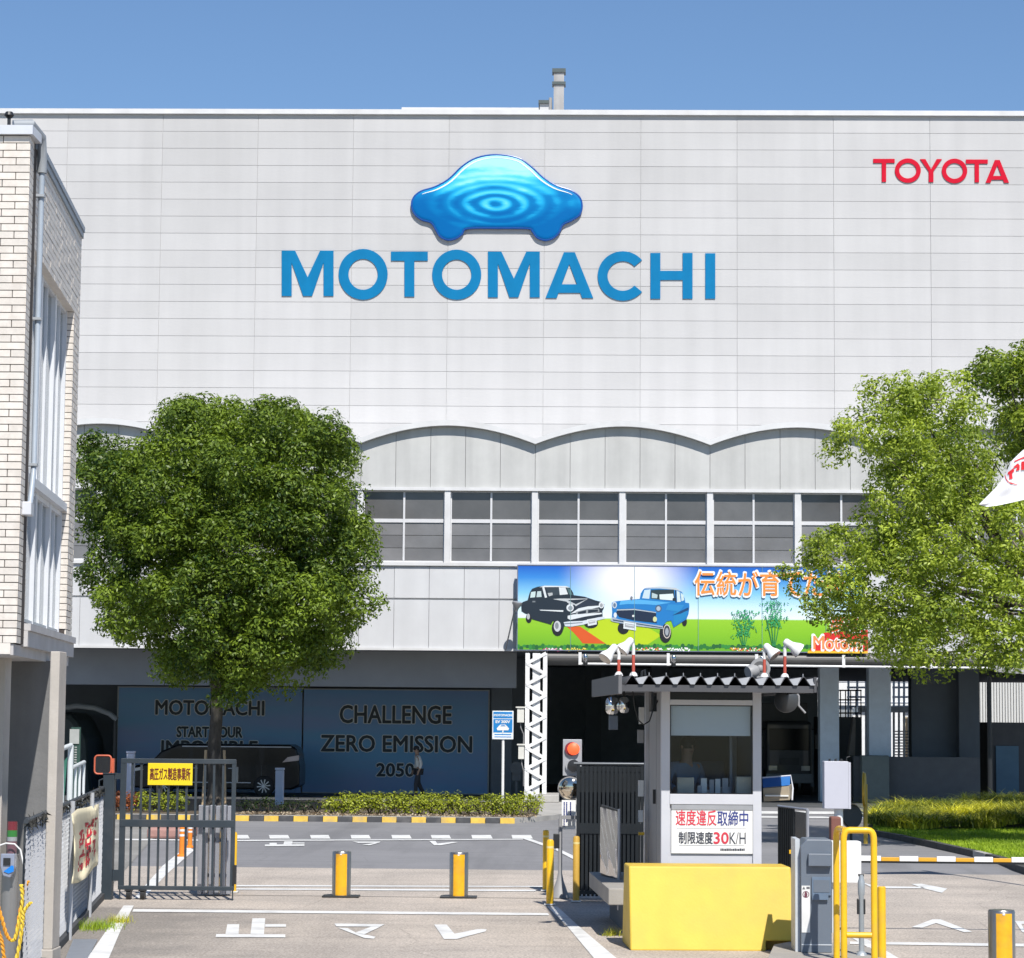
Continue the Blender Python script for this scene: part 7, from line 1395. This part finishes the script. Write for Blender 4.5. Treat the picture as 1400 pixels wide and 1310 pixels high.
gx_ = kp(934, 1030, .95)[0]; gw = KT @ Vector((gx_, .95, ZF+.02)); person('guard in blue grey shirt standing inside the kiosk behind the window', tuple(gw), 1.74, (.6, -1), 1.5, (((.02, .03, 1.15), (.22, -.02, 1.12)), ((.03, .03, 1.15), (.20, -.02, 1.10))), (((.02, .50), (0, .09)), ((.02, .50), (0, .09))), M('shirt_bluegrey', (.20, .29, .40), .8), M('trouser_navy', (.03, .04, .07), .8), None)
c0 = KT @ Vector((kp(968, 1040, 1.3)[0], 1.3, ZF)); T = thing('office_chair', 'dark blue grey chair back seen dimly inside the kiosk', 'chair', c0); cl_m = M('chair_fabric', (.10, .14, .19), .8)
for nm, bx3 in (('seat', (-.25, .25, -.22, .25, .42, .50)), ('backrest', (-.24, .24, .24, .30, .62, 1.45)), ('column', (-.03, .03, -.03, .03, .06, .42)), ('foot', (-.25, .25, -.03, .03, .0, .06))):
    mb = MB(); a = [c0+ex*x+ey*y+Vector((0, 0, z)) for z in (bx3[4], bx3[5]) for x, y in ((bx3[0], bx3[2]), (bx3[1], bx3[2]), (bx3[1], bx3[3]), (bx3[0], bx3[3]))]; mb.hexa(a); part(nm, mb, cl_m if nm in ('seat', 'backrest') else bm_, T, bevel=.03 if nm != 'foot' else 0)
# ================================================================== TREES, HEDGES, GRASS
bark = M('bark', (.07, .06, .05), .9, var=.45, scale=9, bump=1, bscale=24, dirt=(.40, .33, .25), dirtamt=.9, stretch=(1, 1, .4))
leafA = M_leaf('camphor_leaf', (.026, .064, .012), (.255, .35, .036), tr=.30)
leafB = M_leaf('light_leaf', (.075, .135, .020), (.48, .57, .075), tr=.35)
def make_lobes(poly, Y, depth, n, r0, r1, seed, tone=.45, minsep=.62, rim=.72):
    R = random.Random(seed); xs = [p[0] for p in poly]; ys = [p[1] for p in poly]; out = []; px = []
    mxd = max(edge_dist((sum(xs)/len(xs), sum(ys)/len(ys)), poly), 1); tries = 0
    while len(out) < n and tries < 30000:
        tries += 1; x, y = R.uniform(min(xs), max(xs)), R.uniform(min(ys), max(ys)); r = R.uniform(r0, r1); rp = r*F/Y
        if not inside((x, y), poly): continue
        e = edge_dist((x, y), poly)
        if e < rp*rim: continue
        yy = -depth*math.sqrt(max(0, 1-(1-min(1, e/mxd))**2))*R.uniform(.55, 1.0)*(1 if R.random() < .78 else -1)
        if any((x-a)**2+(y-b)**2+((yy-c)*F/Y)**2 < (minsep*(rp+s))**2 for a, b, c, s in px): continue
        px.append((x, y, yy, rp)); p = onY(x, y, Y+yy); out.append((p.x, p.y, p.z, r, tone+R.uniform(-.26, .24)))
    return out
def tree(name_lab, poly, Y, depth, n, r0, r1, seed, leaf, per, size, base, trunk_r, fork, tone=.45, minsep=.62, fill=0, nb=26, twigs=0, aspect=.45, group=None, rear=False, rim=.72, spr=(24, (.24, .38)), core=True):
    T = thing('broadleaf_tree', name_lab, 'tree', base); org = _org(T); lobes = make_lobes(poly, Y, depth, n, r0, r1, seed, tone, minsep, rim)
    big = lobes; lobes = sprout(big, *spr, seed+5)
    if fill:       # sparse inner leaves
        R = random.Random(seed+1); inner = []
        for (x, y, z, r, t) in R.sample(big, min(fill, len(big))): inner.append((x, y+abs(depth)*.45, z, r*1.15, t))
        allb = lobes+inner+([(x, y+.1, z, r*.72, t) for (x, y, z, r, t) in big] if core else [])
    else: allb = lobes
    C, Nn, S_, Ti = lobes_leaves(allb, per, size); C = C-np.array(org)
    o = bpy.data.objects.new('foliage', leaf_mesh('foliage', C, Nn, S_, leaf, Ti, aspect, .3)); COL.objects.link(o); o.parent = T; o['kind'] = 'stuff'
    R = random.Random(seed+2); base = Vector(base); fork = Vector(fork); mb = MB(); k = 9
    mb.tube([base+(fork-base)*(i/k)+Vector((math.sin(i*1.3)*.03, 0, 0)) for i in range(k+1)], [trunk_r*(1.35 if i == 0 else 1.08 if i == 1 else 1-.35*i/k) for i in range(k+1)], 14)
    part('trunk', mb, bark, T, smooth=True)
    for (x, y, z, r, t) in R.sample(lobes, min(nb, len(lobes))):
        e = Vector((x, y, z))
        if rear: e = fork+(e-fork)*.62; e.y = fork.y+abs(e.y-fork.y)*.8+.9
        st = base+(fork-base)*R.uniform(.72, 1.0); mid = st+(e-st)*.5+Vector((R.uniform(-.3, .3), R.uniform(-.3, .3), -.25)); mb = MB(); pts = arc(st, mid, e, 7)
        r0_ = trunk_r*R.uniform(.18, .36); mb.tube(pts, [r0_*(1-.82*i/7) for i in range(8)], 7); part('branch', mb, bark, T, smooth=True)
    if twigs:
        mb = MB()
        for i in range(twigs):
            x, y, z, r, t = R.choice(lobes); c = Vector((x, y, z)); d = Vector((R.uniform(-1, 1), R.uniform(-1, .3), R.uniform(-.6, .9))).normalized(); e = c+d*r*R.uniform(1.0, 1.7); mid = (c+e)/2+Vector((0, 0, R.uniform(-.15, .15)))
            mb.tube(arc(c, mid, e, 4), [.016, .013, .010, .007, .004], 5)
        part('twigs', mb, bark, T, kind='stuff')
    return T
pl_left = [(108, 590), (128, 580), (165, 586), (192, 596), (206, 572), (232, 545), (262, 528), (290, 540), (335, 544), (378, 542), (408, 552), (440, 548), (468, 556), (486, 578), (492, 612), (490, 645), (500, 672), (502, 712), (522, 740), (526, 778), (528, 812), (512, 846), (512, 880), (482, 905), (450, 922), (408, 936), (374, 948), (345, 964), (300, 968), (258, 956), (226, 938), (206, 918), (186, 896), (156, 876), (124, 848), (112, 806), (110, 770), (104, 742), (108, 690), (104, 650)]
b_ = onZ(293, 1109, KH); b_.z = KH
tree('large round dense green tree standing on the island left of centre', pl_left, b_.y, 3.6, 105, .60, 1.15, 21, leafA, 1200, .125, b_, .20, onY(296, 905, b_.y), tone=.46, minsep=.66, fill=50, nb=22, aspect=.42, rear=True, rim=.80, spr=(26, (.22, .36)))
# support stakes around the trunk
T = thing('tree_support', 'wooden support stakes tied round the trunk of the round tree', 'stake', b_)
for dx, dy in ((-.28, -.2), (.30, -.15), (.05, .35)): mb = MB(); mb.cyl(b_+Vector((dx, dy, 0)), b_+Vector((dx*.8, dy*.8, 1.55)), .035, n=8); part('stake', mb, MATS['stake_wood'], T, smooth=True)
pl_r = [(1064, 800), (1062, 778), (1098, 762), (1106, 738), (1150, 722), (1172, 712), (1190, 690), (1192, 640), (1170, 630), (1118, 632), (1116, 604), (1150, 584), (1172, 560), (1176, 528), (1202, 514), (1235, 504), (1262, 516), (1304, 508), (1334, 534), (1346, 570), (1352, 604), (1348, 650), (1362, 672), (1400, 662), (1520, 640), (1600, 760), (1560, 880), (1400, 912), (1330, 915), (1285, 936), (1235, 928), (1200, 912), (1182, 892), (1150, 858), (1098, 846), (1080, 830), (1096, 812)]
tree('light green broad tree on the right in front of the hoarding end', pl_r, 51.0, 2.6, 270, .26, .60, 33, leafB, 1150, .10, onZ(1470, 1160), .20, onY(1460, 800, 52), tone=.56, minsep=.50, fill=45, nb=48, twigs=320, rim=.48, aspect=.42, spr=(62, (.12, .23)), core=False)
pl_r2 = [(1326, 512), (1340, 488), (1372, 478), (1400, 470), (1470, 466), (1560, 520), (1580, 700), (1420, 680), (1396, 640), (1372, 600), (1362, 575), (1376, 545), (1352, 532), (1336, 528)]
tree('darker green tree rising behind at the upper right corner', pl_r2, 60.0, 2.2, 60, .5, .9, 47, leafB, 1000, .13, onZ(1490, 1140), .22, onY(1480, 760, 60), tone=.40, minsep=.58, fill=10, nb=26, twigs=90, rim=.55, spr=(28, (.2, .32)))
# hedge: many small leafy shrubs along the bed, one plant each
hedgeL = M_leaf('hedge_leaf', (.06, .10, .015), (.46, .50, .04), tr=.25); redL = M_leaf('red_leaf', (.12, .03, .015), (.42, .13, .04), tr=.25)
def shrub(x, y, w_, h, leaf, tone, lab, group, n=1100, size=.07):
    T = thing('hedge_shrub', lab, 'shrub', (x, y, KH)); R = random.Random(int(x*1000)); lob = []
    for i in range(13): a = R.uniform(0, 6.28); rr_ = R.uniform(0, .40)*w_; r = R.uniform(.16, .26)*h/.5; lob.append((x+rr_*math.cos(a), y+rr_*math.sin(a), KH+R.uniform(.30, .82)*h, r, tone+R.uniform(-.15, .15)))
    C, Nn, S_, Ti = lobes_leaves(lob, n, size, .7); C = C-np.array([x, y, KH]); C[:, 2] = np.abs(C[:, 2]); Ti = Ti
    o = bpy.data.objects.new('foliage', leaf_mesh('foliage', C, Nn, S_, leaf, Ti, .5)); COL.objects.link(o); o.parent = T; o['kind'] = 'stuff'
    mb = MB()
    for i in range(6): a = R.uniform(0, 6.28); mb.cyl((x, y, KH-.01), (x+.25*w_*math.cos(a), y+.25*w_*math.sin(a), KH+.6*h), .012, n=5)
    part('stems', mb, bark, T, kind='stuff')
ORD = 'leftmost second third fourth fifth sixth seventh eighth ninth tenth eleventh twelfth thirteenth fourteenth fifteenth sixteenth seventeenth'.split(); R = random.Random(77); yh = Yk+2.0
hx0, hx1 = onY(446, 1105, yh).x, onY(733, 1105, yh).x; nh = 17
for i in range(nh):
    x = hx0+(hx1-hx0)*(i+.5)/nh; shrub(x, yh+R.uniform(-.1, .15), .68, .47+R.uniform(-.05, .06), hedgeL, .60, ORD[i]+' bright green azalea shrub from the left in the sunny row below the right poster', 'azalea shrubs in the sunny hedge row')
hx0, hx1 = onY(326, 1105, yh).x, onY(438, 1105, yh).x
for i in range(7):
    x = hx0+(hx1-hx0)*(i+.5)/7; shrub(x, yh+.3+R.uniform(-.1, .2), .6, .36+R.uniform(-.06, .05), M_leaf('shaded_hedge_leaf', (.015, .03, .01), (.06, .10, .02)) if 'dhl' not in globals() else dhl, .3, ORD[i]+' sparse low shrub with tree shade in its leaf colour, from the left in front of the black minivan', 'sparse shrubs shaded by the round tree', 420)  # shade of the round tree is put into this darker leaf colour
    dhl = bpy.data.materials['shaded_hedge_leaf']
for px, leaf, tn, lab in ((163, redL, .5, 'reddish shrub farthest left behind the gate leaf'), (178, redL, .6, 'second reddish shrub behind the gate leaf'), (195, hedgeL, .5, 'green shrub next to the reddish shrubs behind the gate'), (211, hedgeL, .5, 'green shrub behind the yellow gate sign stake'), (228, hedgeL, .48, 'green shrub between stake and round tree behind the gate'), (243, hedgeL, .4, 'green shrub nearest the round tree behind the gate')):
    p = onY(px, 1105, yh); shrub(p.x, yh, .4, .46, leaf, tn, lab, 'shrubs behind the gate leaf', 800)
# litter of dry leaves on the bed
n = 1600; C = np.stack([rng.uniform(onY(330, 1110, yh).x, onY(735, 1110, yh).x, n), rng.uniform(Yk+.3, Yk+2.2, n), np.full(n, KH+.02)], 1); Nn = np.tile([0, 0, 1.0], (n, 1))
o = bpy.data.objects.new('dry_leaf_litter', leaf_mesh('dry_leaf_litter', C, Nn, np.full(n, .07), M_leaf('dry_leaf', (.16, .10, .05), (.50, .42, .30), tr=0), rng.random(n), .6)); COL.objects.link(o); tag(o, 'dry pale leaves scattered on the soil below the hedge row', 'leaf litter', kind='stuff')
# ------------------------------------------------------------------ blades
def blades(name, P, H, Wd, lean, mat, tint, seg=3):
    n = len(P); a = rng.uniform(0, 2*np.pi, n); d = np.stack([np.cos(a), np.sin(a), np.zeros(n)], 1); s_ = np.stack([-np.sin(a), np.cos(a), np.zeros(n)], 1)
    vs_ = []
    for k in range(seg+1):
        t = k/seg; c = P+d*(lean*H*t*t)[:, None]+np.array([0, 0, 1.0])*(H*(t-.38*np.minimum(1.2, lean)*t*t))[:, None]; w_ = (Wd*(1-t*.92))[:, None]
        vs_ += [c-s_*w_, c+s_*w_]
    v = np.stack(vs_, 1).reshape(-1, 3); m_ = 2*(seg+1); base = (np.arange(n)*m_)[:, None]
    q_ = np.concatenate([base+np.array([2*k, 2*k+1, 2*k+3, 2*k+2]) for k in range(seg)], 1).reshape(-1).astype(np.int32)
    me = bpy.data.meshes.new(name); me.vertices.add(len(v)); me.vertices.foreach_set('co', v.astype(np.float32).ravel()); me.loops.add(len(q_)); me.loops.foreach_set('vertex_index', q_)
    me.polygons.add(n*seg); me.polygons.foreach_set('loop_start', np.arange(0, 4*n*seg, 4, dtype=np.int32)); me.update(calc_edges=True)
    at = me.attributes.new('tint', 'FLOAT', 'FACE'); at.data.foreach_set('value', np.repeat(np.clip(tint, 0, 1), seg).astype(np.float32)); me.materials.append(mat); return me
# lawn
LP = [(1192, 1141), (1240, 1150), (1290, 1161), (1340, 1172), (1375, 1181), (1400, 1192), (1470, 1215), (1600, 1215), (1600, 1118), (1400, 1112), (1205, 1118)]
LW = [onZ(x, y) for x, y in LP]
mb = MB(); mb.prism(LW, (0, 0, .10)); solo('lawn_bank', mb, M('lawn_soil', (.07, .14, .02), .95, var=.2, scale=3), kind='structure')
kd = M('dark_kerb', (.06, .06, .058), .8, var=.3, scale=5)
kt = thing('dark_lawn_kerb', 'dark stone kerb curving along the edge of the bright lawn', 'kerb', LW[3]); rr = random.Random(3)
for i in range(6):
    a, b2 = LW[i], LW[i+1]; L_ = (b2-a).length; m_ = max(1, int(L_/1.0)); dd = (b2-a).normalized(); nn_ = Vector((dd.y, -dd.x, 0))
    for j in range(m_): p, q_ = a+dd*(L_*j/m_+.01), a+dd*(L_*(j+1)/m_-.01); mb = MB(); mb.prism([p-nn_*.0, q_-nn_*.0, q_+nn_*.14, p+nn_*.14], (0, 0, .12+rr.uniform(-.006, .006))); part('kerb_stone', mb, kd if rr.random() < .85 else conc, kt)
grassm = M_leaf('lawn_grass', (.10, .19, .012), (.42, .55, .03), tr=.3, rough=.6)
def scatter(poly, n, zf=0):
    xs = [p.x for p in poly]; ys = [p.y for p in poly]; pp_ = [(p.x, p.y) for p in poly]; X = rng.uniform(min(xs), max(xs), n*3); Y_ = rng.uniform(min(ys), max(ys), n*3); c = np.zeros(n*3, bool); m_ = len(pp_)
    for i in range(m_):
        x1_, y1_ = pp_[i]; x2_, y2_ = pp_[i-1]; cond = ((y1_ > Y_) != (y2_ > Y_)) & (X < (x2_-x1_)*(Y_-y1_)/(y2_-y1_+1e-12)+x1_); c ^= cond
    X, Y_ = X[c][:n], Y_[c][:n]; return np.stack([X, Y_, np.full(len(X), zf)], 1)
P = scatter(LW, 120000, .10); n = len(P); pat = .5+.25*np.sin(P[:, 0]*1.1+P[:, 1]*.5)+.12*np.sin(P[:, 1]*2.3)
o = bpy.data.objects.new('lawn_grass', blades('lawn_grass', P, rng.uniform(.04, .09, n), np.full(n, .007), rng.uniform(.2, .9, n), grassm, pat+rng.normal(0, .12, n), 2)); COL.objects.link(o); tag(o, 'short bright green lawn grass inside the curving dark kerb at right', 'grass', kind='stuff')
# ornamental long grass mound
MP = [onZ(x, y) for x, y in ((1186, 1136), (1250, 1143), (1330, 1142), (1400, 1141), (1560, 1143), (1560, 1116), (1400, 1112), (1196, 1122))]
P = scatter(MP, 30000, .10); n = len(P); ymin, ymax = P[:, 1].min(), P[:, 1].max(); xm = onZ(1230, 1130).x
hgt = .12+.20*np.clip((P[:, 0]-onZ(1190, 1130).x)/3.2, 0, 1)*np.clip((P[:, 1]-ymin)/3, .3, 1); P[:, 2] += hgt*(.5+.22*np.sin(P[:, 0]*2.9+P[:, 1]*1.7))
cell = np.sin(P[:, 0]*2.1+1.3*np.sin(P[:, 1]*1.1))+np.sin(P[:, 1]*1.3+P[:, 0]*.6); tint = .40+.42*cell+rng.normal(0, .13, n)
og = M_leaf('ornamental_grass', (.09, .13, .02), (.72, .68, .06), tr=.25, rough=.6)
o = bpy.data.objects.new('ornamental_grass', blades('ornamental_grass', P, rng.uniform(.22, .50, n)*(1+.35*np.sin(P[:, 0]*4.3+P[:, 1]*2.2)), np.full(n, .017), rng.uniform(.7, 1.9, n), og, tint, 4)); COL.objects.link(o); tag(o, 'long arching yellow green ornamental grass on the mound behind the lawn', 'ornamental grass', kind='stuff')
mb = MB(); c0 = [Vector((p.x, p.y, .1)) for p in MP]; cc = sum(c0, Vector())/len(c0); tp = [cc+(p-cc)*.72+Vector((0, 0, .10)) for p in c0]; m_ = len(c0); mb.add(c0+tp, [(i, (i+1) % m_, m_+(i+1) % m_, m_+i) for i in range(m_)]+[tuple(range(m_, 2*m_))]); solo('grass_mound', mb, M('mound_soil', (.04, .06, .02), .95), kind='structure')
# weeds by the fence
for (cx_, cy_, n, sp, lab) in ((134, 1270, 520, .17, 'tuft of thin green weeds growing left of the white edge line'), (163, 1262, 240, .10, 'smaller weed tuft growing right of the white edge line'), (836, 1280, 110, .08, 'dry little weed tuft in the shade beside the yellow barrier')):
    c = onZ(cx_, cy_); P = np.array([c.x, c.y, .008])+np.concatenate([rng.normal(0, sp, (n, 2))*np.array([.75, 1.3]), np.zeros((n, 1))], 1)
    o = bpy.data.objects.new('weed_tuft', blades('weed_tuft', P-np.array(c), rng.uniform(.04, .16, n), np.full(n, .0035), rng.uniform(.2, 1.2, n), og if n < 500 else grassm, rng.normal(.55, .2, n), 3)); COL.objects.link(o); o.location = c; tag(o, lab, 'weeds', kind='stuff')
